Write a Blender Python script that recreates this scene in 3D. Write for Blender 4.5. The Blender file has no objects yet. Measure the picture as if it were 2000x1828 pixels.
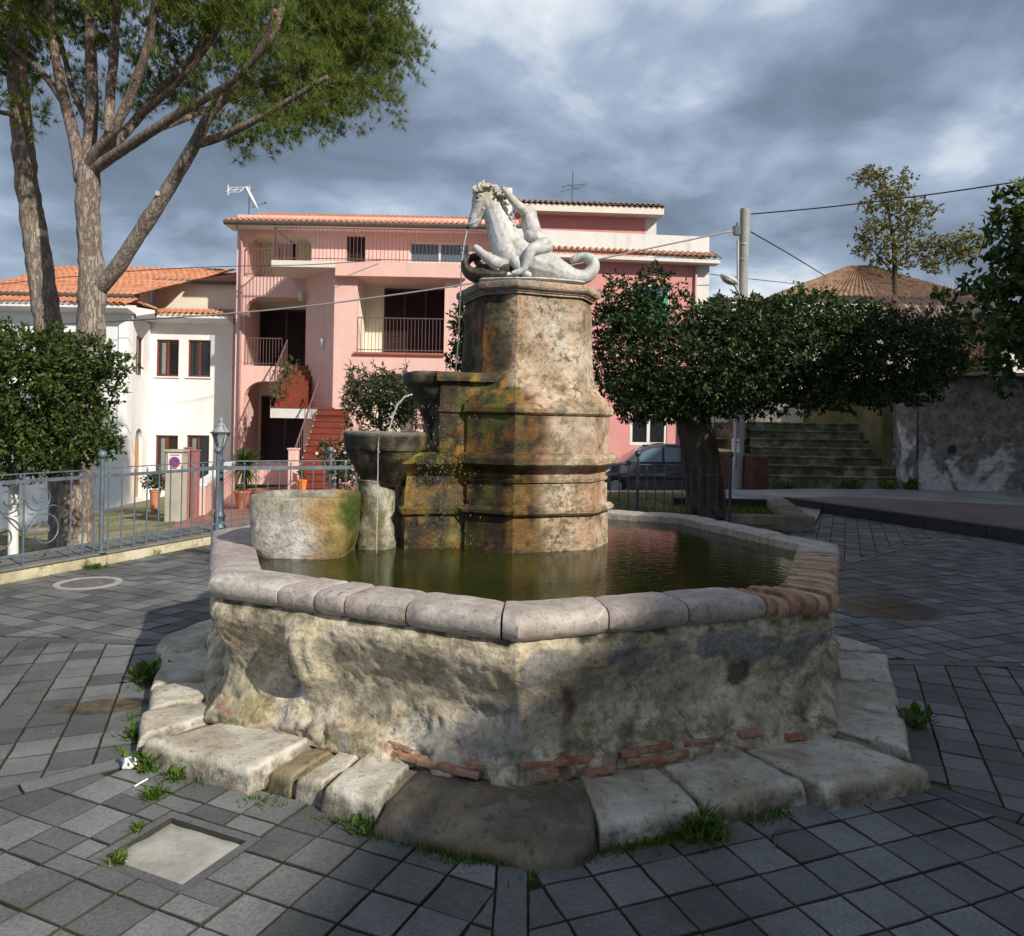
import bpy, bmesh, math, random
from mathutils import Vector, Matrix, noise, geometry
R = math.radians
rnd = random.Random(7)
scn = bpy.context.scene
col = scn.collection

# ------------------------------------------------------------------ camera
F, Y0, ROLL, EYE = 1479.0, 824.0, 0.019, 1.65      # focal length and horizon in photo pixels (2000 x 1828)
cam_d = bpy.data.cameras.new('Camera'); cam = bpy.data.objects.new('Camera', cam_d); col.objects.link(cam)
cam_d.sensor_width = 36; cam_d.sensor_fit = 'HORIZONTAL'; cam_d.lens = 36 * F / 2000
cam_d.shift_y = (Y0 - 914) / 2000
cam_d.clip_start = 0.05; cam_d.clip_end = 3000
cam.location = (0, 0, EYE)
cam.rotation_euler = (Matrix.Rotation(R(90), 4, 'X') @ Matrix.Rotation(ROLL, 4, 'Z')).to_euler()
scn.camera = cam

# ------------------------------------------------------------------ light
SUN_AZ, SUN_EL = R(135), R(33)     # azimuth clockwise from +Y, so the sun stands right behind the camera
to_sun = Vector((math.sin(SUN_AZ) * math.cos(SUN_EL), math.cos(SUN_AZ) * math.cos(SUN_EL), math.sin(SUN_EL)))
sd = bpy.data.lights.new('Sun', 'SUN'); sd.energy = 5.0; sd.angle = R(0.9); sd.color = (1, .93, .82)
so = bpy.data.objects.new('Sun', sd); col.objects.link(so)
so.rotation_euler = to_sun.to_track_quat('Z', 'Y').to_euler(); so.location = (30, -20, 40)
scn.view_settings.view_transform = 'Standard'; scn.view_settings.look = 'None'
scn.view_settings.exposure = 0.10; scn.view_settings.gamma = 1
world = bpy.data.worlds.new('World'); scn.world = world; world.use_nodes = True
def build_world():
    nt = world.node_tree; nt.nodes.clear(); N = nt.nodes.new; L = nt.links.new
    out = N('ShaderNodeOutputWorld'); bg = N('ShaderNodeBackground'); L(bg.outputs[0], out.inputs[0])
    bg.inputs[1].default_value = 0.096
    sky = N('ShaderNodeTexSky'); sky.sky_type = 'NISHITA'; sky.sun_disc = False
    sky.sun_elevation = SUN_EL; sky.sun_rotation = SUN_AZ; sky.air_density = 1.2; sky.dust_density = 1.5
    tc = N('ShaderNodeTexCoord'); sep = N('ShaderNodeSeparateXYZ'); L(tc.outputs['Generated'], sep.inputs[0])
    def M(op, a, b=None, c=None):
        n = N('ShaderNodeMath'); n.operation = op
        for i, v in enumerate((a, b, c)):
            if v is None: continue
            if isinstance(v, (int, float)): n.inputs[i].default_value = v
            else: L(v, n.inputs[i])
        return n.outputs[0]
    den = M('ADD', M('MAXIMUM', sep.outputs[2], 0.0), 0.27)
    cmb = N('ShaderNodeCombineXYZ'); L(M('DIVIDE', sep.outputs[0], den), cmb.inputs[0]); L(M('DIVIDE', sep.outputs[1], den), cmb.inputs[1])
    cmb.inputs[2].default_value = 3.7
    def noi(scale, det, rough, dist, off):
        mp = N('ShaderNodeMapping'); L(cmb.outputs[0], mp.inputs[0]); mp.inputs['Location'].default_value = off
        n = N('ShaderNodeTexNoise'); L(mp.outputs[0], n.inputs['Vector'])
        n.inputs['Scale'].default_value = scale; n.inputs['Detail'].default_value = det
        n.inputs['Roughness'].default_value = rough; n.inputs['Distortion'].default_value = dist
        return n.outputs['Fac']
    big = noi(1.15, 4, .5, .25, SKYOFF)
    med = noi(2.4, 6, .55, .5, (SKYOFF[0] * 2 + 4.1, 1.7, 0))
    fine = noi(6.5, 6, .6, .3, (1.3, 5.2, 0))
    v = M('ADD', M('ADD', M('MULTIPLY', big, .60), M('MULTIPLY', med, .30)), M('MULTIPLY', fine, .10))
    rp = N('ShaderNodeValToRGB'); L(v, rp.inputs[0]); e = rp.color_ramp.elements
    e[0].position = .39; e[0].color = (9.0, 9.5, 10.0, 1)
    e[1].position = .62; e[1].color = (1.5, 1.9, 2.6, 1)
    k = e.new(.435); k.color = (6.2, 7.0, 8.0, 1)
    k = e.new(.465); k.color = (4.2, 5.1, 6.5, 1)
    k = e.new(.50); k.color = (3.2, 4.0, 5.3, 1)
    k = e.new(.55); k.color = (2.1, 2.65, 3.6, 1)
    mx = N('ShaderNodeMix'); mx.data_type = 'RGBA'; mx.inputs[0].default_value = .86
    L(sky.outputs[0], mx.inputs[6]); L(rp.outputs[0], mx.inputs[7]); L(mx.outputs[2], bg.inputs[0])
SKYOFF = (6.7, 1.6, 0)
build_world()

# ------------------------------------------------------------------ pixel helpers
CR, SR = math.cos(ROLL), math.sin(ROLL)
def uv(x, y):
    a, b = x - 1000, y - Y0
    return (CR * a + SR * b) / F, (-SR * a + CR * b) / F
def at(x, y, Y):
    u, v = uv(x, y); return Vector((u * Y, Y, EYE - v * Y))
def gr(x, y, z=0.0):
    u, v = uv(x, y); Y = (EYE - z) / v; return Vector((u * Y, Y, z))
class VP:
    """vertical plane through (x0,y0) running along angle a from +X"""
    def __init__(s, x0, y0, a=0.0):
        s.o = Vector((x0, y0)); s.d = Vector((math.cos(a), math.sin(a))); s.n = Vector((math.sin(a), -math.cos(a)))
    def hit(s, x, y):
        u, v = uv(x, y); Y = s.n.dot(s.o) / (s.n.x * u + s.n.y)
        p = Vector((u * Y, Y)); return (p - s.o).dot(s.d), EYE - v * Y
    def P(s, a, z, out=0.0):
        q = s.o + s.d * a + s.n * out; return Vector((q.x, q.y, z))

# ------------------------------------------------------------------ mesh helpers
class MB:
    def __init__(s): s.v = []; s.f = []
    def add(s, vs, fs):
        n = len(s.v); s.v += [tuple(v) for v in vs]; s.f += [tuple(i + n for i in f) for f in fs]; return s
    def box(s, x0, x1, y0, y1, z0, z1, M=None):
        vs = [Vector((x, y, z)) for x in (x0, x1) for y in (y0, y1) for z in (z0, z1)]
        if M is not None: vs = [M @ v for v in vs]
        return s.add(vs, [(0, 1, 3, 2), (4, 6, 7, 5), (0, 4, 5, 1), (2, 3, 7, 6), (0, 2, 6, 4), (1, 5, 7, 3)])
    def wbox(s, W, a0, a1, z0, z1, o0, o1):
        vs = [W.P(a, z, o) for a in (a0, a1) for o in (o1, o0) for z in (z0, z1)]
        return s.add(vs, [(0, 1, 3, 2), (4, 6, 7, 5), (0, 4, 5, 1), (2, 3, 7, 6), (0, 2, 6, 4), (1, 5, 7, 3)])
    def tube(s, pts, rad, n=8, cap=True, up=None):
        pts = [Vector(p) for p in pts]; k = len(pts)
        if not isinstance(rad, (list, tuple)): rad = [rad] * k
        vs = []; fs = []; px = None
        for i, p in enumerate(pts):
            d = (pts[min(i + 1, k - 1)] - pts[max(i - 1, 0)])
            d = d.normalized() if d.length > 1e-9 else Vector((0, 0, 1))
            if px is None:
                a = up or (Vector((0, 0, 1)) if abs(d.z) < .9 else Vector((1, 0, 0)))
                px = (a - d * a.dot(d)).normalized()
            else:
                px = px - d * px.dot(d); px = px.normalized() if px.length > 1e-6 else d.orthogonal().normalized()
            py = d.cross(px); r = rad[i]
            rx, ry = r if isinstance(r, tuple) else (r, r)
            for j in range(n):
                t = 2 * math.pi * j / n; vs.append(p + px * (math.cos(t) * rx) + py * (math.sin(t) * ry))
        for i in range(k - 1):
            for j in range(n):
                j2 = (j + 1) % n; fs.append((i * n + j, i * n + j2, (i + 1) * n + j2, (i + 1) * n + j))
        if cap: fs += [tuple(range(n - 1, -1, -1)), tuple((k - 1) * n + j for j in range(n))]
        return s.add(vs, fs)
    def lathe(s, c, prof, n=24, a0=0, a1=2 * math.pi, cap=True):
        full = abs(a1 - a0 - 2 * math.pi) < 1e-6; m = n if full else n + 1
        vs = []; fs = []
        for r, z in prof:
            for j in range(m):
                t = a0 + (a1 - a0) * j / n; vs.append((c[0] + r * math.cos(t), c[1] + r * math.sin(t), c[2] + z))
        for i in range(len(prof) - 1):
            for j in range(n):
                j2 = (j + 1) % m if full else j + 1
                fs.append((i * m + j, i * m + j2, (i + 1) * m + j2, (i + 1) * m + j))
        if cap and full:
            if prof[0][0] > 1e-4: fs.append(tuple(range(m - 1, -1, -1)))
            if prof[-1][0] > 1e-4: fs.append(tuple((len(prof) - 1) * m + j for j in range(m)))
        return s.add(vs, fs)
    def ell(s, c, r, M=None, n=16, m=10):
        vs = []; fs = []; c = Vector(c)
        for i in range(m + 1):
            a = math.pi * i / m
            for j in range(n):
                t = 2 * math.pi * j / n
                v = Vector((r[0] * math.sin(a) * math.cos(t), r[1] * math.sin(a) * math.sin(t), r[2] * math.cos(a)))
                if M is not None: v = M @ v
                vs.append(c + v)
        for i in range(m):
            for j in range(n):
                j2 = (j + 1) % n; fs.append((i * n + j, (i + 1) * n + j, (i + 1) * n + j2, i * n + j2))
        return s.add(vs, fs)
    def prism(s, poly, z0, z1):
        n = len(poly)
        vs = [(p[0], p[1], z0) for p in poly] + [(p[0], p[1], z1) for p in poly]
        fs = [tuple(range(n - 1, -1, -1)), tuple(range(n, 2 * n))] + [(i, (i + 1) % n, n + (i + 1) % n, n + i) for i in range(n)]
        return s.add(vs, fs)
    def panel(s, W, outer, holes, o0, o1):
        """wall slab in plane W between offsets o0 (front) and o1 (back), outer/holes as (a,z) loops"""
        loops = [outer] + holes
        flat = [p for l in loops for p in l]
        tris = geometry.tessellate_polygon([[Vector((p[0], p[1], 0)) for p in l] for l in loops])
        n = len(flat)
        vs = [W.P(a, z, o0) for a, z in flat] + [W.P(a, z, o1) for a, z in flat]
        fs = []
        for t in tris:
            a, b, c = t
            ar = (flat[b][0] - flat[a][0]) * (flat[c][1] - flat[a][1]) - (flat[c][0] - flat[a][0]) * (flat[b][1] - flat[a][1])
            if ar < 0: a, b, c = a, c, b
            fs.append((a, b, c)); fs.append((n + a, n + c, n + b))
        i0 = 0
        for k, l in enumerate(loops):
            area = sum(l[i][0] * l[(i + 1) % len(l)][1] - l[(i + 1) % len(l)][0] * l[i][1] for i in range(len(l)))
            for i in range(len(l)):
                a, b = i0 + i, i0 + (i + 1) % len(l)
                if (area > 0) != (k == 0): a, b = b, a
                fs.append((a, n + a, n + b, b))
            i0 += len(l)
        return s.add(vs, fs)
    def build(s, name, mat, parent=None, smooth=False, cols=None, loc=None):
        me = bpy.data.meshes.new(name)
        off = Vector((0, 0, 0))
        if parent is not None: off = parent_off(parent)
        elif loc is not None: off = Vector(loc)
        me.from_pydata([(v[0] - off.x, v[1] - off.y, v[2] - off.z) for v in s.v], [], s.f)
        if smooth is True: me.polygons.foreach_set('use_smooth', [True] * len(me.polygons))
        me.materials.append(mat)
        if cols is not None:
            at_ = me.color_attributes.new('Col', 'FLOAT_COLOR', 'POINT')
            at_.data.foreach_set('color', [c for q in cols for c in q])
        me.update()
        o = bpy.data.objects.new(name, me); col.objects.link(o)
        if parent is not None: o.parent = parent
        elif loc is not None: o.location = off
        if isinstance(smooth, (int, float)) and not isinstance(smooth, bool):
            me.polygons.foreach_set('use_smooth', [True] * len(me.polygons))
            try: me.set_sharp_from_angle(angle=R(smooth))
            except Exception: pass
        return o
def parent_off(p):
    o = Vector((0, 0, 0))
    while p is not None:
        o += Vector(p.location); p = p.parent
    return o
def tag(o, label=None, cat=None, group=None, kind=None):
    if label: o['label'] = label
    if cat: o['category'] = cat
    if group: o['group'] = group
    if kind: o['kind'] = kind
    return o
def thing(name, label, cat, loc=(0, 0, 0), group=None):
    o = bpy.data.objects.new(name, None); col.objects.link(o); o.location = loc; o.empty_display_size = .1
    return tag(o, label, cat, group)
def share(o, name, parent, M):
    """another object with o's mesh data; M is a world matrix"""
    c = bpy.data.objects.new(name, o.data); col.objects.link(c); c.parent = parent
    c.matrix_local = Matrix.Translation(-parent_off(parent)) @ M
    return c
def bevel(o, w, seg=2):
    m = o.modifiers.new('bevel', 'BEVEL'); m.width = w; m.segments = seg; m.limit_method = 'ANGLE'; m.angle_limit = R(35); return o
def nz(p, s=1.0, o=0.0): return noise.noise(Vector((p[0] * s + o, p[1] * s + o * .7, p[2] * s - o)))
def fbm(p, s=1.0, o=0.0, k=4):
    return noise.fractal(Vector((p[0] * s + o, p[1] * s + o * .7, p[2] * s - o)), .9, 2.1, k)
def sstep(a, b, x):
    t = max(0., min(1., (x - a) / (b - a))); return t * t * (3 - 2 * t)
def mixc(a, b, t): return tuple(a[i] + (b[i] - a[i]) * t for i in range(3))
def clip(poly, nx, ny, d):
    """keep nx*x+ny*y<=d"""
    out = []
    for i in range(len(poly)):
        p, q = poly[i], poly[(i + 1) % len(poly)]
        a = nx * p[0] + ny * p[1] - d; b = nx * q[0] + ny * q[1] - d
        if a <= 0: out.append(p)
        if a * b < 0:
            t = a / (a - b); out.append((p[0] + (q[0] - p[0]) * t, p[1] + (q[1] - p[1]) * t))
    return out

# ------------------------------------------------------------------ materials
class NT:
    def __init__(s, name):
        s.m = bpy.data.materials.new(name); s.m.use_nodes = True; s.t = s.m.node_tree
        s.b = s.t.nodes['Principled BSDF']; s.out = s.t.nodes['Material Output']
        s.tc = s.t.nodes.new('ShaderNodeTexCoord'); s.vec = s.tc.outputs['Object']
    def N(s, t): return s.t.nodes.new(t)
    def L(s, a, b): s.t.links.new(a, b)
    def val(s, sock, v):
        if isinstance(v, (int, float)): sock.default_value = v
        elif isinstance(v, tuple): sock.default_value = v if len(v) == 4 or len(v) == 3 and sock.type == 'VECTOR' else (*v, 1)
        else: s.L(v, sock)
    def math(s, op, a, b=None, c=None, clamp=False):
        n = s.N('ShaderNodeMath'); n.operation = op; n.use_clamp = clamp
        for i, v in enumerate((a, b, c)):
            if v is not None: s.val(n.inputs[i], v)
        return n.outputs[0]
    def noise(s, scale, detail=6, rough=.6, dist=0.0, vec=None, off=None, stretch=None):
        v = vec or s.vec
        if off or stretch:
            mp = s.N('ShaderNodeMapping'); s.L(v, mp.inputs[0])
            if off: mp.inputs['Location'].default_value = off
            if stretch: mp.inputs['Scale'].default_value = stretch
            v = mp.outputs[0]
        n = s.N('ShaderNodeTexNoise'); s.L(v, n.inputs['Vector'])
        n.inputs['Scale'].default_value = scale; n.inputs['Detail'].default_value = detail
        n.inputs['Roughness'].default_value = rough; n.inputs['Distortion'].default_value = dist
        return n.outputs['Fac']
    def vor(s, scale, feat='F1', vec=None, out='Distance'):
        n = s.N('ShaderNodeTexVoronoi'); n.feature = feat; s.L(vec or s.vec, n.inputs['Vector']); n.inputs['Scale'].default_value = scale
        return n.outputs[out]
    def ramp(s, fac, *stops):
        n = s.N('ShaderNodeValToRGB'); s.val(n.inputs[0], fac); e = n.color_ramp.elements
        while len(e) < len(stops): e.new(.5)
        for i, (p, c) in enumerate(stops):
            e[i].position = p; c = (c, c, c) if isinstance(c, (int, float)) else c; e[i].color = (*c[:3], 1)
        return n.outputs[0]
    def mix(s, f, a, b, mode='MIX'):
        n = s.N('ShaderNodeMix'); n.data_type = 'RGBA'; n.blend_type = mode
        s.val(n.inputs[0], f); s.val(n.inputs[6], a); s.val(n.inputs[7], b); return n.outputs[2]
    def bump(s, h, strength=.4, dist=.02, normal=None):
        n = s.N('ShaderNodeBump'); n.inputs['Strength'].default_value = strength; n.inputs['Distance'].default_value = dist
        s.L(h, n.inputs['Height'])
        if normal is not None: s.L(normal, n.inputs['Normal'])
        return n.outputs[0]
    def objrand(s): return s.N('ShaderNodeObjectInfo').outputs['Random']
    def island(s): return s.N('ShaderNodeNewGeometry').outputs['Random Per Island']
    def fin(s, colr, rough=.8, normal=None, spec=.4, metal=0.0, **kw):
        s.val(s.b.inputs['Base Color'], colr); s.val(s.b.inputs['Roughness'], rough)
        s.b.inputs['Specular IOR Level'].default_value = spec; s.b.inputs['Metallic'].default_value = metal
        if normal is not None: s.L(normal, s.b.inputs['Normal'])
        for k, v in kw.items(): s.val(s.b.inputs[k], v)
        return s.m
def plain(name, c, rough=.6, var=.12, scale=6, bump=.0, metal=0.0, spec=.4, dirt=None, dirtscale=1.3, bscale=60, streak=0.0):
    t = NT(name); n = t.noise(scale, 5)
    c2 = t.ramp(n, (.3, tuple(x * (1 - var) for x in c)), (.7, tuple(min(1, x * (1 + var)) for x in c)))
    if dirt:
        d = t.noise(dirtscale, 7, .62, .4, off=(3, 5, 1)); c2 = t.mix(t.ramp(d, (.5, 0), (.72, .75)), c2, dirt)
    if streak:
        sk = t.math('MULTIPLY', t.ramp(t.noise(2.6, 6, .6, .2, stretch=(1, 1, .09)), (.50, 0), (.68, 1)), t.ramp(t.noise(.9, 5, .6, .3, off=(8, 3, 1)), (.40, 0), (.62, streak)))
        c2 = t.mix(sk, c2, tuple(x * .62 for x in c)); c2 = t.mix(t.ramp(t.noise(.45, 8, .7, .6, off=(2, 4, 9)), (.46, 0), (.64, .35)), c2, tuple(x * .80 for x in c))
    nm = t.bump(t.noise(bscale, 4), bump, .006) if bump else None
    return t.fin(c2, t.ramp(n, (.3, max(0, rough - .08)), (.7, min(1, rough + .08))), nm, spec, metal)
M = {}; LICHEN = {True: .9, False: .5}
def mk_materials():
    # vertex-coloured old stone
    def vcol(name, bscale=1.0, rough=.85, wet=False):
        t = NT(name); a = t.N('ShaderNodeAttribute'); a.attribute_name = 'Col'
        c = a.outputs['Color']
        n1 = t.noise(9 * bscale, 8, .65); n2 = t.noise(45 * bscale, 6, .7, off=(2, 1, 7)); n3 = t.noise(150 * bscale, 3, .6)
        c = t.mix(1.0, c, t.ramp(n1, (.28, .58), (.5, 1.0), (.75, 1.28)), 'MULTIPLY')
        c = t.mix(1.0, c, t.ramp(n2, (.3, .55), (.47, .98), (.72, 1.22)), 'MULTIPLY')
        pits = t.ramp(t.vor(38 * bscale), (.05, 0), (.17, 1)); pm = t.ramp(t.noise(5, 3, off=(9, 2, 1)), (.48, 0), (.62, 1))
        c = t.mix(t.math('MULTIPLY', t.math('SUBTRACT', 1, pits), pm), c, (.04, .037, .02))
        lm = t.math('MULTIPLY', t.ramp(t.noise(30 * bscale, 10, .78, .2, off=(6, 1, 3)), (.50, 0), (.56, 1)), t.ramp(t.noise(3.6, 6, .6, .4, off=(1, 9, 4)), (.42, 0), (.58, LICHEN[wet])))
        lm = t.math('MULTIPLY', lm, t.ramp(a.outputs['Alpha'], (.3, .15), (.9, 1)))
        c = t.mix(lm, c, t.ramp(t.noise(8, 4, .6, off=(7, 7, 2)), (.4, (.055, .050, .022)), (.62, (.15, .115, .045))))
        h = t.math('ADD', t.math('MULTIPLY', n1, .5), t.math('ADD', t.math('MULTIPLY', n2, .4), t.math('MULTIPLY', n3, .14)))
        h = t.math('ADD', h, t.math('MULTIPLY', t.math('MULTIPLY', pits, pm), .18))
        rr = t.math('SUBTRACT', rough, t.math('MULTIPLY', a.outputs['Alpha'], -.0))
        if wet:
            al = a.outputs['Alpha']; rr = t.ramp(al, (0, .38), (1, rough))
        return t.fin(c, rr, t.bump(h, .8, .025), .25)
    M['old_stone'] = vcol('old_plastered_stone'); M['wet_shaded_stone'] = vcol('algae_shaded_stone', 1.0, .85, True)
    # marble coping
    t = NT('marble_coping'); r = t.objrand(); v = t.N('ShaderNodeVectorMath'); v.operation = 'ADD'
    t.L(t.vec, v.inputs[0]); cb = t.N('ShaderNodeCombineXYZ'); t.L(t.math('MULTIPLY', r, 31), cb.inputs[0]); t.L(cb.outputs[0], v.inputs[1]); V = v.outputs[0]
    b = t.ramp(t.noise(5.5, 9, .68, .6, V), (.3, (.23, .20, .178)), (.5, (.42, .37, .325)), (.7, (.58, .535, .475)))
    b = t.mix(t.ramp(r, (.0, .0), (1, .75)), b, t.ramp(t.noise(7, 6, .6, 0, V), (.35, (.30, .215, .195)), (.65, (.44, .37, .34))))
    vein = t.ramp(t.vor(7, 'DISTANCE_TO_EDGE', V), (0, 1), (.03, 0))
    b = t.mix(t.math('MULTIPLY', vein, t.ramp(t.noise(3, 3, .5, 0, V), (.40, 0), (.58, .7))), b, (.66, .63, .60))
    b = t.mix(t.ramp(t.noise(30, 9, .75, 0, V), (.52, 0), (.66, .8)), b, (.13, .12, .095))
    b = t.mix(t.ramp(t.noise(2.4, 6, .65, .5, V), (.56, 0), (.7, .6)), b, (.17, .16, .09))
    h = t.math('ADD', t.noise(22, 7, .65, 0, V), t.math('MULTIPLY', t.noise(110, 4), .35))
    M['marble'] = t.fin(b, t.ramp(t.noise(12, 5), (.3, .45), (.7, .75)), t.bump(h, .5, .012), .4)
    # statue marble
    t = NT('white_statue_marble'); sp = t.N('ShaderNodeSeparateXYZ'); t.L(t.vec, sp.inputs[0])
    b = t.ramp(t.noise(7, 6, .6), (.3, (.40, .40, .385)), (.65, (.60, .60, .585)))
    b = t.mix(t.ramp(t.noise(26, 8, .7), (.48, 0), (.70, .8)), b, (.22, .20, .155))
    b = t.mix(t.ramp(t.noise(20, 6, .65, .2, off=(3, 3, 3), stretch=(1, 1, .14)), (.52, 0), (.68, .6)), b, (.20, .19, .16))
    hi = t.math('MULTIPLY', t.ramp(sp.outputs[2], (.55, 0), (.72, 1)), t.ramp(t.noise(16, 6, .6, off=(1, 4, 2)), (.38, 0), (.6, .75)))
    b = t.mix(hi, b, (.47, .37, .20))
    M['statue'] = t.fin(b, .62, t.bump(t.math('ADD', t.noise(30, 6), t.math('MULTIPLY', t.noise(120, 3), .4)), .35, .008), .35)
    t = NT('dark_mossy_stone'); b = t.ramp(t.noise(14, 7, .65), (.35, (.018, .017, .012)), (.55, (.06, .052, .03)), (.72, (.14, .14, .10)))
    M['dark_stone'] = t.fin(b, .6, t.bump(t.noise(40, 6), .6, .012), .4)
    # step stones
    def step(name, c0, c1, c2, dark):
        t = NT(name); r = t.objrand(); v = t.N('ShaderNodeVectorMath'); v.operation = 'ADD'
        cb = t.N('ShaderNodeCombineXYZ'); t.L(t.math('MULTIPLY', r, 17), cb.inputs[1]); t.L(t.vec, v.inputs[0]); t.L(cb.outputs[0], v.inputs[1]); V = v.outputs[0]
        b = t.ramp(t.noise(5, 8, .65, .3, V), (.3, c0), (.5, c1), (.7, c2))
        b = t.mix(t.ramp(t.noise(2.6, 5, .6, .3, V), (.5, 0), (.64, .65)), b, (.26, .19, .10))
        b = t.mix(t.ramp(t.noise(28, 8, .72, 0, V), (.54, 0), (.7, .85)), b, dark)
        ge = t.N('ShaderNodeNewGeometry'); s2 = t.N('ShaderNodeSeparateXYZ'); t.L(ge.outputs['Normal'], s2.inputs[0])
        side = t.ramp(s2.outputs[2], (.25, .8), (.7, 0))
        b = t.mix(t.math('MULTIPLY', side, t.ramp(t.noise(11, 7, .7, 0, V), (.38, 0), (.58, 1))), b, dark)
        h = t.math('ADD', t.noise(8, 8, .65, 0, V), t.math('ADD', t.math('MULTIPLY', t.noise(60, 6, .7), .4), t.math('MULTIPLY', t.ramp(t.vor(45), (.05, 0), (.2, 1)), .25)))
        return t.fin(b, t.ramp(t.noise(3, 4, .5, 0, V), (.4, .55), (.6, .9)), t.bump(h, .7, .022), .35)
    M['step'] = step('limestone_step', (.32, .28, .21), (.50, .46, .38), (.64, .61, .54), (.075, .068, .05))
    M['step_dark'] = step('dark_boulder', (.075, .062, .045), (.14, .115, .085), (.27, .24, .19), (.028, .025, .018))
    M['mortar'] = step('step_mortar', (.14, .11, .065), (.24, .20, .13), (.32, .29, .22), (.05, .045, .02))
    # bricks
    def brick(name, lo, hi):
        t = NT(name); r = t.math('FRACT', t.math('ADD', t.objrand(), t.island()))
        b = t.mix(r, lo, hi); b = t.mix(t.ramp(t.noise(25, 6, .7), (.42, 0), (.65, .8)), b, (.42, .35, .25))
        b = t.mix(t.ramp(t.noise(9, 6, .7, off=(4, 4, 4)), (.52, 0), (.7, .85)), b, (.06, .055, .03))
        return t.fin(b, .85, t.bump(t.noise(60, 6, .7), .7, .012), .3)
    M['brick'] = brick('old_red_brick', (.30, .095, .055), (.40, .20, .12))
    M['brick_rim'] = brick('rim_brick', (.36, .12, .07), (.52, .40, .24))
    # pavers
    t = NT('lava_stone_paver'); r = t.math('FRACT', t.math('ADD', t.objrand(), t.island()))
    ge = t.N('ShaderNodeNewGeometry'); W = ge.outputs['Position']
    b = t.ramp(r, (0, (.082, .084, .084)), (.5, (.125, .127, .126)), (1, (.190, .191, .188)))
    b = t.mix(1.0, b, t.ramp(t.noise(1.1, 8, .68, .5, W), (.3, .55), (.7, 1.35)), 'MULTIPLY')
    b = t.mix(1.0, b, t.ramp(t.noise(70, 6, .75, 0, W), (.32, .6), (.5, 1.0), (.7, 1.35)), 'MULTIPLY')
    b = t.mix(t.ramp(t.vor(24, vec=W), (.035, .85), (.075, 0)), b, (.035, .036, .036))
    sp = t.noise(8, 4, .6, 0, W); b = t.mix(t.math('MULTIPLY', t.ramp(t.vor(6.3, vec=W), (.02, 1), (.05, 0)), t.ramp(sp, (.55, 0), (.6, .8))), b, (.38, .38, .36))
    moss = t.math('MULTIPLY', t.ramp(t.noise(1.7, 6, .65, .6, W, off=(5, 2, 0)), (.56, 0), (.7, .7)), t.ramp(t.noise(18, 5, .6, 0, W), (.45, 0), (.62, 1)))
    b = t.mix(moss, b, (.045, .052, .016))
    def blob(cx, cy, sx, sy, ang):
        mp = t.N('ShaderNodeMapping'); mp.vector_type = 'TEXTURE'; t.L(W, mp.inputs[0]); mp.inputs['Location'].default_value = (cx, cy, 0); mp.inputs['Rotation'].default_value = (0, 0, ang); mp.inputs['Scale'].default_value = (sx, sy, 100)
        l = t.N('ShaderNodeVectorMath'); l.operation = 'LENGTH'; t.L(mp.outputs[0], l.inputs[0])
        d = t.math('ADD', l.outputs['Value'], t.math('MULTIPLY', t.math('SUBTRACT', t.noise(5, 6, .6, 0, W), .5), .7))
        return t.ramp(d, (.75, 1), (1.02, 0))
    g1 = gr(205, 1378); w1 = blob(g1.x, g1.y, .30, .13, .25); g2 = gr(1730, 1185); w2 = blob(g2.x, g2.y, .55, .55, 0)
    b = t.mix(w1, b, t.ramp(t.noise(9, 4, .5, 0, W), (.4, (.03, .03, .028)), (.62, (.15, .09, .03))))
    b = t.mix(w2, b, t.ramp(t.noise(5, 4, .5, 0, W), (.45, (.025, .025, .024)), (.7, (.07, .042, .02))))
    rough = t.mix(t.math('MAXIMUM', w1, w2), t.ramp(t.noise(2.2, 5, .6, 0, W), (.35, .48), (.65, .78)), (.16, .16, .16))
    h = t.math('ADD', t.noise(28, 7, .7, 0, W), t.math('MULTIPLY', t.noise(190, 3, .6, 0, W), .5))
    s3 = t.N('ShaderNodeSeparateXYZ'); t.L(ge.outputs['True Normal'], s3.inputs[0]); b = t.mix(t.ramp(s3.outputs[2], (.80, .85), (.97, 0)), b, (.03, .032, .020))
    M['paver'] = t.fin(b, rough, t.bump(h, .45, .008), .4)
    t = NT('paver_joint'); b = t.ramp(t.noise(1.3, 6, .65, .4), (.40, (.018, .017, .013)), (.52, (.035, .045, .010)), (.66, (.085, .125, .014)))
    M['joint'] = t.fin(b, .95, t.bump(t.noise(80, 5), .8, .02), .2)
    t = NT('kerb_limestone'); b = t.ramp(t.noise(2.2, 7, .65, .4), (.35, (.24, .21, .11)), (.55, (.50, .45, .30)), (.7, (.58, .54, .42)))
    b = t.mix(t.ramp(t.noise(5, 7, .7, .3, off=(3, 3, 3)), (.54, 0), (.68, .9)), b, (.07, .08, .025)); M['kerb'] = t.fin(b, .85, t.bump(t.noise(30, 6), .5, .015), .3)
    t = NT('kerb_top_slate'); b = t.ramp(t.noise(3, 7, .65, .4), (.35, (.10, .105, .105)), (.65, (.19, .19, .18)))
    b = t.mix(t.ramp(t.noise(1.8, 6, .65, .4, off=(1, 7, 2)), (.52, 0), (.66, .7)), b, (.17, .15, .085)); M['kerb_top'] = t.fin(b, .8, t.bump(t.noise(40, 6), .4, .01), .3)
    # water
    t = NT('fountain_water'); n = t.noise(16, 4, .55, .6, stretch=(1, 1.8, 1)); n2 = t.noise(55, 3, .5)
    M['water'] = t.fin(t.ramp(t.noise(1.4, 4), (.35, (.018, .022, .004)), (.7, (.032, .036, .006))), .06, t.bump(t.math('ADD', n, t.math('MULTIPLY', n2, .15)), .12, .012), .28, IOR=1.33, **{'Specular Tint': (.5, .55, .42)})
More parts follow.
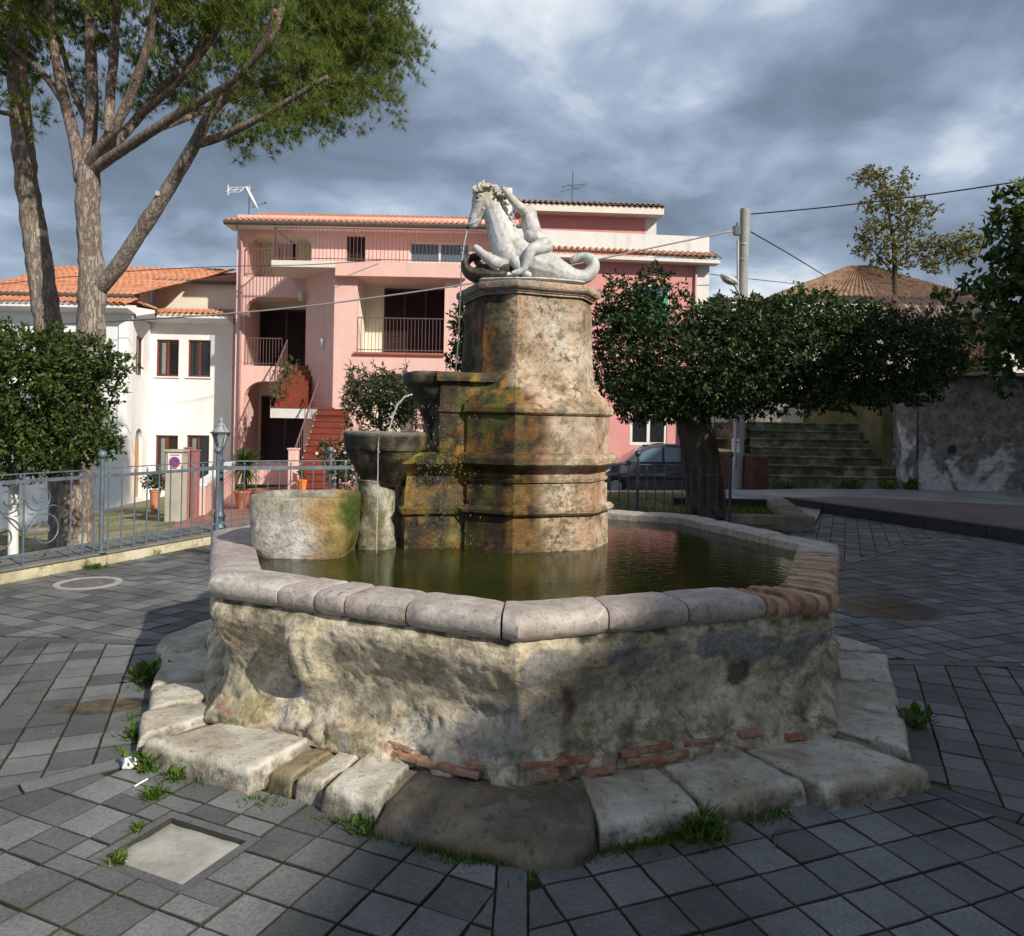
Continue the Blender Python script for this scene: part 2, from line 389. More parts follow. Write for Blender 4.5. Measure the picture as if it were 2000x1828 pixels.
    t = NT('falling_water'); M['jet'] = t.fin((.9, .93, .95), .05, t.bump(t.noise(60, 3), .5, .01), .5, IOR=1.33, **{'Transmission Weight': .75})
    # houses
    M['pink'] = plain('pink_render', (.78, .495, .435), .85, .04, .7, .12, dirt=(.69, .43, .375), bscale=90, streak=.5)
    M['pink2'] = plain('salmon_render', (.66, .29, .27), .85, .07, 1.2, .12, dirt=(.56, .27, .25), bscale=90, streak=.7)
    M['white'] = plain('white_render', (.80, .80, .79), .85, .03, .7, .1, dirt=(.72, .71, .68), dirtscale=.7, bscale=90, streak=.35)
    M['cream'] = plain('cream_render', (.74, .68, .56), .85, .05, .8, .1, bscale=90)
    M['offwhite'] = plain('parapet_render', (.70, .68, .64), .85, .05, .6, .1, dirt=(.56, .53, .48), dirtscale=.6, bscale=80, streak=.7)
    M['soffit'] = plain('painted_concrete', (.70, .65, .58), .8, .06, 1.5)
    t = NT('roof_tile_clay'); r = t.math('FRACT', t.math('ADD', t.objrand(), t.island()))
    b = t.ramp(t.noise(2.6, 6, .65), (.32, (.30, .105, .055)), (.5, (.45, .165, .08)), (.68, (.56, .27, .15)))
    b = t.mix(t.ramp(r, (0, .0), (1, .5)), b, (.52, .30, .19)); b = t.mix(t.ramp(t.noise(7, 6, .7, off=(1, 1, 4)), (.55, 0), (.72, .7)), b, (.14, .075, .05))
    M['tile'] = t.fin(b, .85, t.bump(t.noise(30, 5), .5, .01), .3)
    t = NT('old_roof_tile'); b = t.ramp(t.noise(3.2, 7, .65), (.32, (.11, .065, .04)), (.5, (.22, .135, .08)), (.68, (.32, .23, .145)))
    M['tile_old'] = t.fin(b, .9, t.bump(t.noise(30, 5), .5, .01), .3)
    M['gutter'] = plain('brown_gutter', (.10, .075, .065), .5, .15)
    M['pipe_pink'] = plain('pink_drainpipe', (.55, .33, .31), .5, .08)
    M['shutter'] = plain('dark_brown_shutter', (.040, .022, .020), .45, .2, 4)
    M['wood'] = plain('red_brown_window_wood', (.15, .045, .028), .45, .2, 4)
    M['yellow_door'] = plain('orange_wood_door', (.55, .27, .09), .5, .12, 5)
    t = NT('window_glass'); M['glass'] = t.fin((.018, .02, .022), .05, None, .6)
    t = NT('bluish_window_glass'); M['glass_blue'] = t.fin((.10, .15, .19), .08, None, .6)
    M['curtain'] = plain('grey_curtain', (.22, .22, .21), .9, .2, 8)
    M['iron_brown'] = plain('brown_iron_railing', (.15, .085, .085), .5, .15)
    M['iron'] = plain('blue_grey_iron', (.125, .165, .20), .45, .22, 14, .15, .2, .5, dirt=(.10, .06, .035), dirtscale=6)
    M['iron_dark'] = plain('dark_blue_grey_iron', (.05, .062, .075), .45, .22, 14, .1, .2)
    M['lamp_iron'] = plain('lamp_post_paint', (.075, .105, .135), .42, .2, 12, .15, .2)
    t = NT('lantern_glass'); M['lantern'] = t.fin((.75, .78, .78), .12, None, .5, IOR=1.1, **{'Transmission Weight': .8})
    M['terracotta'] = plain('terracotta', (.38, .12, .065), .7, .15, 4)
    M['stair_red'] = plain('red_stair_tile', (.20, .045, .026), .5, .15, 3)
    M['pot'] = plain('terracotta_pot', (.50, .20, .12), .75, .15, 9)
    t = NT('courtyard_paving'); b = t.ramp(t.noise(1.4, 6), (.35, (.24, .11, .09)), (.65, (.36, .19, .16)))
    M['court'] = t.fin(b, .75, t.bump(t.noise(30, 5), .3, .01), .3)
    t = NT('mossy_path'); b = t.ramp(t.noise(1.1, 7, .65, .5), (.34, (.10, .09, .03)), (.5, (.22, .20, .11)), (.68, (.34, .32, .24)))
    M['path'] = t.fin(b, .9, t.bump(t.noise(20, 6), .5, .02), .2)
    t = NT('earth'); b = t.ramp(t.noise(.6, 7, .65, .5), (.34, (.07, .075, .02)), (.5, (.12, .11, .05)), (.68, (.20, .17, .10)))
    M['earth'] = t.fin(b, .95, t.bump(t.noise(12, 6), .6, .03), .2)
    t = NT('asphalt'); b = t.ramp(t.noise(.8, 7, .6, .4), (.34, (.15, .15, .15)), (.66, (.27, .27, .265)))
    b = t.mix(1.0, b, t.ramp(t.noise(60, 3), (.3, .75), (.7, 1.25)), 'MULTIPLY'); M['asphalt'] = t.fin(b, t.ramp(t.noise(.5, 4, off=(3, 1, 2)), (.42, .35), (.6, .75)), t.bump(t.noise(90, 4), .4, .008), .4)
    t = NT('sidewalk_brown'); b = t.ramp(t.noise(1.6, 6, .6), (.35, (.085, .065, .058)), (.65, (.14, .105, .092))); M['sidewalk'] = t.fin(b, .7, t.bump(t.noise(40, 5), .4, .008), .4)
    M['lava_kerb'] = plain('dark_lava_kerb', (.040, .040, .038), .85, .3, 5, .5, bscale=40)
    t = NT('planter_concrete'); b = t.ramp(t.noise(2.5, 7, .65), (.35, (.15, .135, .10)), (.65, (.29, .265, .21))); b = t.mix(t.ramp(t.noise(6, 6, .7), (.55, 0), (.7, .6)), b, (.06, .06, .03)); M['concrete'] = t.fin(b, .9, t.bump(t.noise(50, 5), .4, .01), .2)
    M['pole'] = plain('pole_concrete', (.30, .30, .27), .85, .12, 5, .3, dirt=(.20, .20, .17))
    t = NT('old_rubble_wall')
    b = t.ramp(t.noise(3.5, 8, .7, .4), (.32, (.085, .078, .065)), (.5, (.19, .175, .15)), (.7, (.33, .32, .29)))
    sp = t.N('ShaderNodeSeparateXYZ'); t.L(t.vec, sp.inputs[0])
    wh = t.math('ADD', t.noise(1.1, 7, .65, .5, off=(2, 2, 8)), t.math('MULTIPLY', sp.outputs[2], -.10))
    b = t.mix(t.ramp(wh, (.44, 0), (.52, .9)), b, (.56, .57, .56)); b = t.mix(t.ramp(t.noise(9, 7, .7, off=(3, 8, 8)), (.55, 0), (.68, .8)), b, (.045, .045, .03))
    M['rubble'] = t.fin(b, .9, t.bump(t.math('ADD', t.noise(5, 7, .7), t.math('MULTIPLY', t.vor(7), .5)), .7, .06), .2)
    t = NT('mossy_step'); b = t.ramp(t.noise(2.5, 7, .65, .4), (.34, (.05, .055, .022)), (.52, (.13, .12, .075)), (.68, (.30, .285, .23))); M['stair_stone'] = t.fin(b, .9, t.bump(t.noise(20, 6), .5, .02), .2)
    t = NT('brown_brick_wall'); b = t.ramp(t.noise(4, 7, .65), (.35, (.05, .03, .024)), (.65, (.13, .06, .042))); M['old_brick_wall'] = t.fin(b, .9, t.bump(t.noise(20, 6), .6, .02), .2)
    # bark
    t = NT('pine_bark'); n = t.noise(7, 7, .65, .3, stretch=(1, 1, .35)); rg = t.noise(15, 5, .6, .4, off=(4, 2, 6), stretch=(1, 1, .28)); vo = t.ramp(t.math('ABSOLUTE', t.math('SUBTRACT', rg, .5)), (0, 0), (.07, 1))
    ge2 = t.N('ShaderNodeNewGeometry'); sp = t.N('ShaderNodeSeparateXYZ'); t.L(ge2.outputs['Position'], sp.inputs[0])
    b = t.ramp(n, (.3, (.15, .12, .10)), (.5, (.27, .22, .18)), (.7, (.37, .32, .27)))
    b = t.mix(t.ramp(t.math('MULTIPLY', sp.outputs[2], .1), (.48, 0), (.72, .75)), b, t.ramp(n, (.3, (.10, .047, .028)), (.7, (.24, .125, .075))))
    b = t.mix(t.ramp(t.noise(3, 5, .6, off=(3, 6, 1)), (.5, 0), (.68, .6)), b, (.26, .135, .085))
    b = t.mix(t.math('MULTIPLY', t.math('SUBTRACT', 1, vo), .42), b, (.06, .045, .036))
    M['bark'] = t.fin(t.mix(.22, b, (.42, .37, .32)), .9, t.bump(t.math('ADD', t.math('MULTIPLY', vo, .8), n), .9, .03), .2)
    t = NT('dark_bark'); b = t.ramp(t.noise(9, 6, .6, stretch=(1, 1, .3)), (.35, (.045, .035, .026)), (.65, (.10, .078, .058))); M['bark2'] = t.fin(b, .9, t.bump(t.noise(25, 6, stretch=(1, 1, .3)), .7, .02), .2)
    M['whitewash'] = plain('whitewashed_bark', (.70, .70, .66), .9, .15, 9, .4)
    M['cutwood'] = plain('sawn_limb_wood', (.45, .38, .28), .85, .2, 20)
    # leaves
    def leaf(name, lo, mid, hi, rough=.4, trans=.25):
        t = NT(name); r = t.island(); b = t.ramp(r, (0, lo), (.6, mid), (1, hi))
        t.fin(b, rough, None, .3)
        tr = t.N('ShaderNodeBsdfTranslucent'); t.L(t.mix(1.0, b, (1.5, 1.7, .6), 'MULTIPLY'), tr.inputs[0])
        ms = t.N('ShaderNodeMixShader'); ms.inputs[0].default_value = trans
        t.L(t.b.outputs[0], ms.inputs[1]); t.L(tr.outputs[0], ms.inputs[2]); t.L(ms.outputs[0], t.out.inputs[0]); return t.m
    M['needle'] = leaf('pine_needles', (.035, .068, .011), (.090, .130, .017), (.205, .225, .035), .55, .33)
    M['leaf_dark'] = leaf('laurel_leaf', (.012, .028, .008), (.025, .050, .012), (.060, .088, .020), .48, .15)
    M['leaf_mid'] = leaf('citrus_leaf', (.018, .040, .009), (.040, .072, .013), (.105, .13, .024), .45, .2)
    M['leaf_yel'] = leaf('autumn_leaf', (.07, .085, .03), (.14, .125, .04), (.22, .155, .06), .5, .3)
    M['leaf_ole'] = leaf('oleander_leaf', (.022, .040, .018), (.045, .065, .026), (.13, .12, .07), .4, .2)
    M['twig'] = plain('brown_twigs', (.16, .095, .085), .9, .25, 5)
    M['palm'] = leaf('palm_leaf', (.03, .06, .012), (.065, .10, .02), (.12, .15, .035), .4, .3)
    M['grass'] = leaf('grass_blade', (.035, .075, .010), (.075, .14, .016), (.14, .20, .03), .5, .3)
    M['flower'] = plain('pale_flower', (.7, .45, .42), .6, .2)
    # car
    t = NT('car_paint'); M['car'] = t.fin((.085, .082, .10), .28, None, .5, .3, **{'Coat Weight': .6})
    M['plastic'] = plain('black_plastic', (.02, .02, .021), .55, .2); M['rubber'] = plain('tyre_rubber', (.015, .015, .015), .8, .2)
    M['alloy'] = plain('wheel_alloy', (.42, .43, .44), .35, .1, metal=.7); M['headlight'] = plain('headlight_lens', (.6, .62, .64), .1, .1)
    M['paper'] = plain('white_paper', (.74, .76, .80), .7, .05); M['ink'] = plain('dark_blue_ink', (.06, .07, .16), .7, .1)
    M['sign_white'] = plain('enamel_white', (.76, .77, .77), .35, .04); M['sign_blue'] = plain('enamel_blue', (.03, .10, .42), .35, .05); M['sign_red'] = plain('enamel_red', (.55, .04, .04), .35, .05)
    M['aerial'] = plain('galvanised_aerial', (.42, .43, .44), .4, .1, metal=.4); M['aerial_dark'] = plain('dark_aerial', (.10, .11, .12), .5, .1)
    M['cable'] = plain('grey_cable', (.30, .30, .29), .6, .1); M['cable_dark'] = plain('black_cable', (.035, .036, .04), .6, .1)
    M['pillar'] = plain('stained_pillar_render', (.42, .40, .32), .9, .15, 3, .2, dirt=(.22, .20, .12)); M['gate_pink'] = plain('faded_red_gate_post', (.30, .14, .13), .8, .2, 5, .2)
    M['green'] = plain('green_awning', (.01, .30, .13), .7, .1); M['manhole'] = plain('pale_concrete_slab', (.36, .34, .30), .85, .22, 9, .5, dirt=(.15, .14, .10), dirtscale=5, streak=.5)
    M['castiron'] = plain('cast_iron', (.13, .125, .115), .7, .25, 12, .4); M['white_pvc'] = plain('white_frame', (.68, .68, .67), .5, .05)
    M['tissue'] = plain('white_tissue', (.82, .82, .82), .9, .03); M['orange'] = plain('orange_plastic', (.75, .22, .03), .5, .1)
    M['beige'] = plain('beige_render', (.50, .44, .35), .85, .08, .8)
    M['lamp_grey'] = plain('lamp_head_grey', (.45, .45, .44), .45, .1); M['lamp_lens'] = plain('lamp_lens', (.25, .24, .22), .3, .2)
mk_materials()

# ================================================================== terrain
def clampf(x, a, b): return max(a, min(b, x))
def h_left(X, Y): return -.35 - .106 * max(0, -X - 4) - .18 * max(0, -X - 12.3)
def h_right(X, Y): return clampf(2.367 + .038 * X - .131 * Y, -.6, .06)
def H(X, Y):
    t = sstep(-4, 0.5, X); z = h_left(X, Y) * (1 - t) + h_right(X, Y) * t
    return z
# fountain frame (regular octagon, one corner towards the camera)
FC = Vector((0.093, 5.444)); FROT = .0225; RIN, ROUT = 2.005, 2.25
def vdir(k):
    a = FROT + k * math.pi / 4; return Vector((-math.sin(a), -math.cos(a)))
def octp(t, r):
    """point at perimeter parameter t (0 = front corner, + to the left), circumradius r"""
    k = math.floor(t); f = t - k; return FC + (vdir(k) * (1 - f) + vdir(k + 1) * f) * r
def outn(t):
    k = math.floor(t); return (vdir(k) + vdir(k + 1)).normalized()
C8 = math.cos(math.pi / 8)
KL0, KL1 = gr(0, 1140).xy, gr(410, 1062).xy            # foot of the left kerb
kd = (KL1 - KL0).normalized(); kn = Vector((-kd.y, kd.x))   # away from the plaza
KA = KL0 - kd * 9; KB = KL0 + kd * ((10.15 - KL0.y) / kd.y)
SR0, SR1 = gr(1600, 1000).xy, gr(2000, 1062).xy        # foot of the raised pavement on the right
sdv = (SR1 - SR0).normalized(); sn = Vector((-sdv.y, sdv.x))
if sn.x < 0: sn = -sn
BACKY = 11.0
def plaza_planes():
    pl = [(kn.x, kn.y, kn.dot(KL0)), (sn.x, sn.y, sn.dot(SR0) ), (0, 1, 15.2), (0, -1, 4.0), (1, 0, 11), (-1, 0, 10)]
    # back-left edge behind the fence
    return pl
PL = plaza_planes()

def terrain():
    m = MB(); xs = [-60, -40, -28] + [-22 + i for i in range(0, 45)] + [28, 40, 60]; ys = [-30, -15] + [-6 + i for i in range(0, 42)] + [45, 60, 100, 200, 400]
    for y in ys:
        for x in xs: m.v.append((x * (1 if y < 60 else y / 40), y, H(x, y) - (.45 if (PLIN(x, y)) else .16)))
    n = len(xs)
    for j in range(len(ys) - 1):
        for i in range(n - 1): m.f.append((j * n + i, j * n + i + 1, (j + 1) * n + i + 1, (j + 1) * n + i))
    tag(m.build('ground', M['earth']), kind='structure')
def PLIN(x, y): return all(a * x + b * y <= d + 1.6 for a, b, d in PL)
terrain()
def drape(name, polys, mat, dz=.0, step=.7, kind='structure'):
    """sheet following the terrain over a convex polygon"""
    m = MB()
    for poly in (polys if isinstance(polys[0], list) else [polys]): drape_one(m, poly, dz, step)
    return tag(m.build(name, mat), kind=kind)
def drape_one(m, poly, dz, step):
    x0 = min(p[0] for p in poly); x1 = max(p[0] for p in poly); y0 = min(p[1] for p in poly); y1 = max(p[1] for p in poly)
    i = 0; nx = max(1, int((x1 - x0) / step)); ny = max(1, int((y1 - y0) / step)); sx, sy = (x1 - x0) / nx, (y1 - y0) / ny
    area = sum(poly[i][0] * poly[(i + 1) % len(poly)][1] - poly[(i + 1) % len(poly)][0] * poly[i][1] for i in range(len(poly)))
    pp = poly if area > 0 else poly[::-1]
    for a in range(nx):
        for b in range(ny):
            c = [(x0 + a * sx, y0 + b * sy), (x0 + (a + 1) * sx, y0 + b * sy), (x0 + (a + 1) * sx, y0 + (b + 1) * sy), (x0 + a * sx, y0 + (b + 1) * sy)]
            for k in range(len(pp)):
                p, q = pp[k], pp[(k + 1) % len(pp)]; ex, ey = q[0] - p[0], q[1] - p[1]
                c = clip(c, ey, -ex, ey * p[0] - ex * p[1])
                if len(c) < 3: break
            if len(c) >= 3: m.add([(x, y, H(x, y) + dz) for x, y in c], [tuple(range(len(c)))])
# road: passes behind the square from right to left
drape('road', [[(-3.8, 12.6), (5.2, 12.9), (6.4, 15.5), (6.3, 20.65), (2.0, 26.5), (-3.8, 26.5)], [(6.4, 15.5), (14, 12.4), (14.5, 20.65), (6.3, 20.65)]], M['asphalt'], .0)
drape('courtyard', [(-9.6, 10.9), (-3.4, 10.9), (-3.4, 28), (-11, 28), (-10.6, 21)], M['court'], .012)
drape('path', [(-13.5, 10.5), (-4.9, 10.5), (-12, 28.2), (-18, 28.2), (-18, 14)], M['path'], .03)
drape('verge', [(1.1, 11.6), (4.3, 11.6), (4.3, 17.5), (1.1, 17.5)], M['earth'], .03)

# ------------------------------------------------------------------ plaza and pavers
plaza_poly = [(-10, -4), (11, -4), (11, 15.2), (-10, 15.2)]
BK0, BK1 = KB, Vector((3.6, BACKY + .15)); bkd = (BK1 - BK0).normalized(); bkn = Vector((-bkd.y, bkd.x)); BKD = bkn.dot(BK0)
for a, b, d in PL: plaza_poly = clip(plaza_poly, a, b, d)
plaza_back = clip(clip(plaza_poly, -bkn.x, -bkn.y, -BKD), -1, 0, -3.6); plaza_poly = clip(plaza_poly, bkn.x, bkn.y, BKD)
CELL = .196; JO = .008; STRIP = .058; SLX, SLY = .155, .20
slab_c = gr(345, 1655).xy                    # concrete cover sunk into the paving
def around_slab(poly, pad):
    n0 = outn(.5); t0 = Vector((-n0.y, n0.x)); hx, hy = SLX + pad, SLY + pad; o0, o1 = n0.dot(slab_c), t0.dot(slab_c); rest = poly; out = []
    for (vx, vy, lo) in ((n0.x, n0.y, o0 + hx), (-n0.x, -n0.y, -o0 + hx), (t0.x, t0.y, o1 + hy), (-t0.x, -t0.y, -o1 + hy)):
        if len(rest) < 3: break
        q = clip(rest, -vx, -vy, -lo); rest = clip(rest, vx, vy, lo)
        if len(q) > 2: out.append(q)
    return out, rest
pz = MB(); pcs, hole = around_slab(plaza_poly, .03)
for q in pcs: pz.prism(q, -.45, -.009)
pz.prism(hole, -.45, -.06).prism(plaza_back, -.45, -.0095); plaza = tag(pz.build('plaza', M['joint']), kind='structure')
AST = 2.58 * C8      # apothem at which paving starts
def paver_mesh(poly, z=0.0, jit=None):
    c = Vector((sum(p[0] for p in poly) / len(poly), sum(p[1] for p in poly) / len(poly)))
    ins = .003
    if jit:
        q = []
        for i in range(len(poly)):
            a, b = Vector(poly[i]), Vector(poly[(i + 1) % len(poly)]); k = max(1, int((b - a).length / .05))
            for s_ in range(k):
                w = a.lerp(b, s_ / k); q.append((w.x + .005 * nz((w.x, w.y, 1), 27), w.y + .005 * nz((w.x, w.y, 5), 27)))
        poly = q
    n = len(poly)
    def sh(p, d):
        v = Vector(p) - c; l = v.length; return c + v * max(.2, (l - d) / l) if l > 1e-6 else Vector(p)
    tx, ty = (rnd.uniform(-.014, .014), rnd.uniform(-.014, .014)); dz = rnd.uniform(-.0025, .0025) + z
    def zz(p, b): return b + dz + tx * (p[0] - c.x) + ty * (p[1] - c.y)
    vs = [(p[0], p[1], -.05) for p in poly] + [(p[0], p[1], zz(p, -.003)) for p in poly]
    for p in poly:
        q = sh(p, ins); vs.append((q.x, q.y, zz(q, 0)))
    fs = [(i, (i + 1) % n, n + (i + 1) % n, n + i) for i in range(n)] + [(n + i, n + (i + 1) % n, 2 * n + (i + 1) % n, 2 * n + i) for i in range(n)] + [tuple(range(2 * n, 3 * n))]
    return vs, fs
def area2(p): return abs(sum(p[i][0] * p[(i + 1) % len(p)][1] - p[(i + 1) % len(p)][0] * p[i][1] for i in range(len(p)))) / 2
def make_pavers():
    cells = []
    n0 = (vdir(0) + vdir(1)).normalized(); t0 = Vector((-n0.y, n0.x))      # front-left sector frame holds the slab
    for k in range(8):
        n = (vdir(k) + vdir(k + 1)).normalized(); t = Vector((-n.y, n.x))
        da, db = vdir(k), vdir(k + 1)
        sa = Vector((da.y, -da.x)); sa = sa if sa.dot(n) < 0 else -sa       # outward (away from the sector)
        sb = Vector((db.y, -db.x)); sb = sb if sb.dot(n) < 0 else -sb
        nr = 50; off = rnd.uniform(0, CELL)
        for j in range(nr):
            r0 = AST + j * CELL; half = (r0 + CELL) * math.tan(math.pi / 8) + CELL
            i0 = -int(half / CELL) - 1
            for i in range(i0, -i0 + 1):
                a0 = i * CELL + .03
                q = [FC + n * (r0 + JO / 2) + t * (a0 + JO / 2), FC + n * (r0 + CELL - JO / 2) + t * (a0 + JO / 2), FC + n * (r0 + CELL - JO / 2) + t * (a0 + CELL - JO / 2), FC + n * (r0 + JO / 2) + t * (a0 + CELL - JO / 2)]
                cells.append((q, [(sa.x, sa.y, sa.dot(FC) - STRIP - JO / 2), (sb.x, sb.y, sb.dot(FC) - STRIP - JO / 2)]))
        # the strip along the corner direction
        tt = Vector((-da.y, da.x)); r = 2.58
        while r < 13:
            l = rnd.uniform(.46, .56)
            q = [FC + da * (r + JO / 2) + tt * (STRIP - JO / 2), FC + da * (r + l - JO / 2) + tt * (STRIP - JO / 2), FC + da * (r + l - JO / 2) - tt * (STRIP - JO / 2), FC + da * (r + JO / 2) - tt * (STRIP - JO / 2)]
            cells.append((q, [])); r += l
    res = []
    def finish(p):
        c = sum((Vector(v) for v in p), Vector((0, 0))) / len(p)
        ar = sum(p[i][0] * p[(i + 1) % len(p)][1] - p[(i + 1) % len(p)][0] * p[i][1] for i in range(len(p)))
        if ar < 0: p = p[::-1]
        vis = c.y > 1.9 and abs(c.x / c.y) < .74
        hid = (c - FC).length < 4.2 and c.y > FC.y - .5 and abs(c.x) < 2.0
        res.append((c.length if vis and not hid else 99, p))
    for q, cl in cells:
        p = [(v.x, v.y) for v in q]
        c = sum((Vector(v) for v in p), Vector((0, 0))) / 4
        if not (-3.2 < c.y < 15.3) or abs(c.x) > 11: continue
        if bkn.dot(c) > BKD - .05 and c.x < 3.75: continue
        for a, b, d in cl + PL:
            p = clip(p, a, b, d - (.01 if cl == [] or (a, b, d) in PL else 0))
            if len(p) < 3: break
        if len(p) < 3 or area2(p) < .004: continue
        c = sum((Vector(v) for v in p), Vector((0, 0))) / len(p)
        rel = c - slab_c; l = (rel.dot(n0), rel.dot(t0))
        if abs(l[0]) < .5 and abs(l[1]) < .5:
            pieces = [q for q in around_slab(p, .045)[0] if area2(q) > .003]
        else: pieces = [p]
        for p in pieces: finish(p)
    res.sort(key=lambda e: e[0])
    for d, p in res[:300]:
        vs, fs = paver_mesh(p, 0.0, True); MB().add(vs, fs).build('paver', M['paver'], plaza)
    m = MB()
    for d, p in res[300:]:
        vs, fs = paver_mesh(p, 0.0, d < 6); m.add(vs, fs)
    tag(m.build('paving', M['paver'], plaza), kind='stuff')
make_pavers()
# recessed concrete slab cover
def slab():
    n = outn(0.5); t = Vector((-n.y, n.x)); c = slab_c
    q = lambda a, b: c + n * a + t * b
    ring = [q(-SLX - .04, -SLY - .04), q(SLX + .04, -SLY - .04), q(SLX + .04, SLY + .04), q(-SLX - .04, SLY + .04)]; inn = [q(-SLX, -SLY), q(SLX, -SLY), q(SLX, SLY), q(-SLX, SLY)]
    root = thing('inspection_cover', 'pale square concrete cover sunk into the dark paving before the fountain', 'cover', (c.x, c.y, 0))
    m = MB(); m.add([(p.x, p.y, -.03) for p in ring] + [(p.x, p.y, -.003) for p in ring] + [(p.x, p.y, -.003) for p in inn] + [(p.x, p.y, -.06) for p in inn], [(i + o, (i + 1) % 4 + o, (i + 1) % 4 + o + 4, i + o + 4) for o in (0, 4, 8) for i in range(4)])
    m.build('frame', M['paver'], root)
    m = MB(); g = 14
    vs = []; 
    for i in range(g + 1):
        for j in range(g + 1):
            p = q((SLX - .004) * (2 * i / g - 1), (SLY - .004) * (2 * j / g - 1)); e = min(i, j, g - i, g - j)
            vs.append((p.x + .004 * nz((p.x, p.y, 0), 9), p.y + .004 * nz((p.x, p.y, 3), 9), -.017 + .006 * fbm((p.x, p.y, 0), 9) - (.008 if e == 0 else 0)))
    m.add(vs, [(i * (g + 1) + j, (i + 1) * (g + 1) + j, (i + 1) * (g + 1) + j + 1, i * (g + 1) + j + 1) for i in range(g) for j in range(g)])
    m.build('slab', M['manhole'], root, True)
slab()
def round_cover():
    p = gr(172, 1138); root = thing('manhole_cover', 'round iron manhole cover in the paving near the left kerb', 'manhole', (p.x, p.y, 0))
    MB().lathe((p.x, p.y, 0), [(.30, -.03), (.30, .006), (.24, .007), (.235, -.004), (.235, -.03)], 40, cap=False).build('ring', M['manhole'], root, 40)
    m = MB().lathe((p.x, p.y, 0), [(.228, -.03), (.228, .003), (.2, .004), (.0, .004)], 40, cap=False)
    for a in range(6): m.lathe((p.x + .12 * math.cos(a * 1.047), p.y + .12 * math.sin(a * 1.047), .004), [(.03, 0), (.026, .004), (0, .004)], 10, cap=False)
    m.build('lid', M['castiron'], root, 40)
round_cover()

# ------------------------------------------------------------------ kerb and planting wall on the left, raised pavement on the right
def left_kerb():
    root = thing('kerb', 'mossy cream stone kerb with grey slab top under the scrollwork fence', 'kerb', (KL0.x, KL0.y, 0))
    L = (KB - KA).length; s = 0.0
    while s < L:
        l = min(rnd.uniform(.85, 1.25), L - s); 
        if l < .2: break
        m = MB(); p0 = KA + kd * (s + .004); 
        vs = []; fs = []; nseg = 8
        prof = [(.0, -.06), (.0, .06), (.004, .098), (.02, .105), (.10, .106), (.10, -.06)]
        for i in range(nseg + 1):
            q = p0 + kd * ((l - .008) * i / nseg)
            for o, z in prof:
                w = .010 * nz((q.x, q.y, z), 6) if z > -.05 else 0
                vs.append((q.x + kn.x * (o + w), q.y + kn.y * (o + w), z + w * .5))
        k = len(prof)
        fs = [(i * k + j, i * k + j + 1, (i + 1) * k + j + 1, (i + 1) * k + j) for i in range(nseg) for j in range(k - 1)] + [tuple(range(k)), tuple(range(nseg * k + k - 1, nseg * k - 1, -1))]
        m.add(vs, fs); m.build('kerb_stone', M['kerb'], root, 40); s += l
    s = 0.0
    while s < L:
        l = min(rnd.uniform(.9, 1.1), L - s)
        if l < .2: break
        a = KA + kd * (s + .003); b = KA + kd * (s + l - .003)
        m = MB(); w0, w1 = -.012, .62
        q = [a + kn * w0, b + kn * w0, b + kn * w1, a + kn * w1]; m.prism([(p.x, p.y) for p in q][::-1], .107, .135); bevel(m.build('top_slab', M['kerb_top'], root), .006, 1); s += l
    m = MB(); q = [KA + kn * .1, KB + kn * .1, KB + kn * .6, KA + kn * .6]; m.prism([(p.x, p.y) for p in q][::-1], -1.2, .1065); m.build('footing', M['kerb'], root)
    # the back stretch, running across behind the basin
    root2 = thing('kerb', 'low stone kerb carrying the plain fence behind the fountain', 'kerb', (-1, 10.5, 0))
    m = MB(); a, b = KB, Vector((3.6, BACKY + .15)); d = (b - a).normalized(); nn = Vector((-d.y, d.x)); Lb = (b - a).length; s = 0
    while s < Lb:
        l = min(1.05, Lb - s); p, q2 = a + d * (s + .004), a + d * (s + l - .004)
        m = MB(); m.prism([(p.x, p.y), (q2.x, q2.y), (q2.x + nn.x * .6, q2.y + nn.y * .6), (p.x + nn.x * .6, p.y + nn.y * .6)], -.9, .13); bevel(m.build('kerb_stone', M['kerb_top'], root2), .008, 1); s += l
left_kerb()
def right_pavement():
    # raised sidewalk with dark lava kerb
    a = SR0 - sdv * 1.0; b = SR1 + sdv * 9
    root = thing('kerb', 'long dark lava-stone kerb of the raised pavement beside the road', 'kerb', (SR0.x, SR0.y, 0))
    L = (b - a).length; s = 0
    while s < L:
        l = min(1.1, L - s); p, q = a + sdv * (s + .004), a + sdv * (s + l - .004)
        m = MB(); m.prism([(v.x, v.y) for v in (p, q, q + sn * .16, p + sn * .16)][::-1], -.2, .205 + rnd.uniform(-.003, .003)); bevel(m.build('kerb_stone', M['lava_kerb'], root), .012, 2); s += l
    m = MB(); w = 1.6
    q = [a + sn * .165, b + sn * .165, b + sn * (w + 14), a + sn * w]
    q = [(v.x, v.y) for v in q]; m.prism(q[::-1], -.2, .19)
    tag(m.build('sidewalk', M['sidewalk']), kind='structure')
right_pavement()
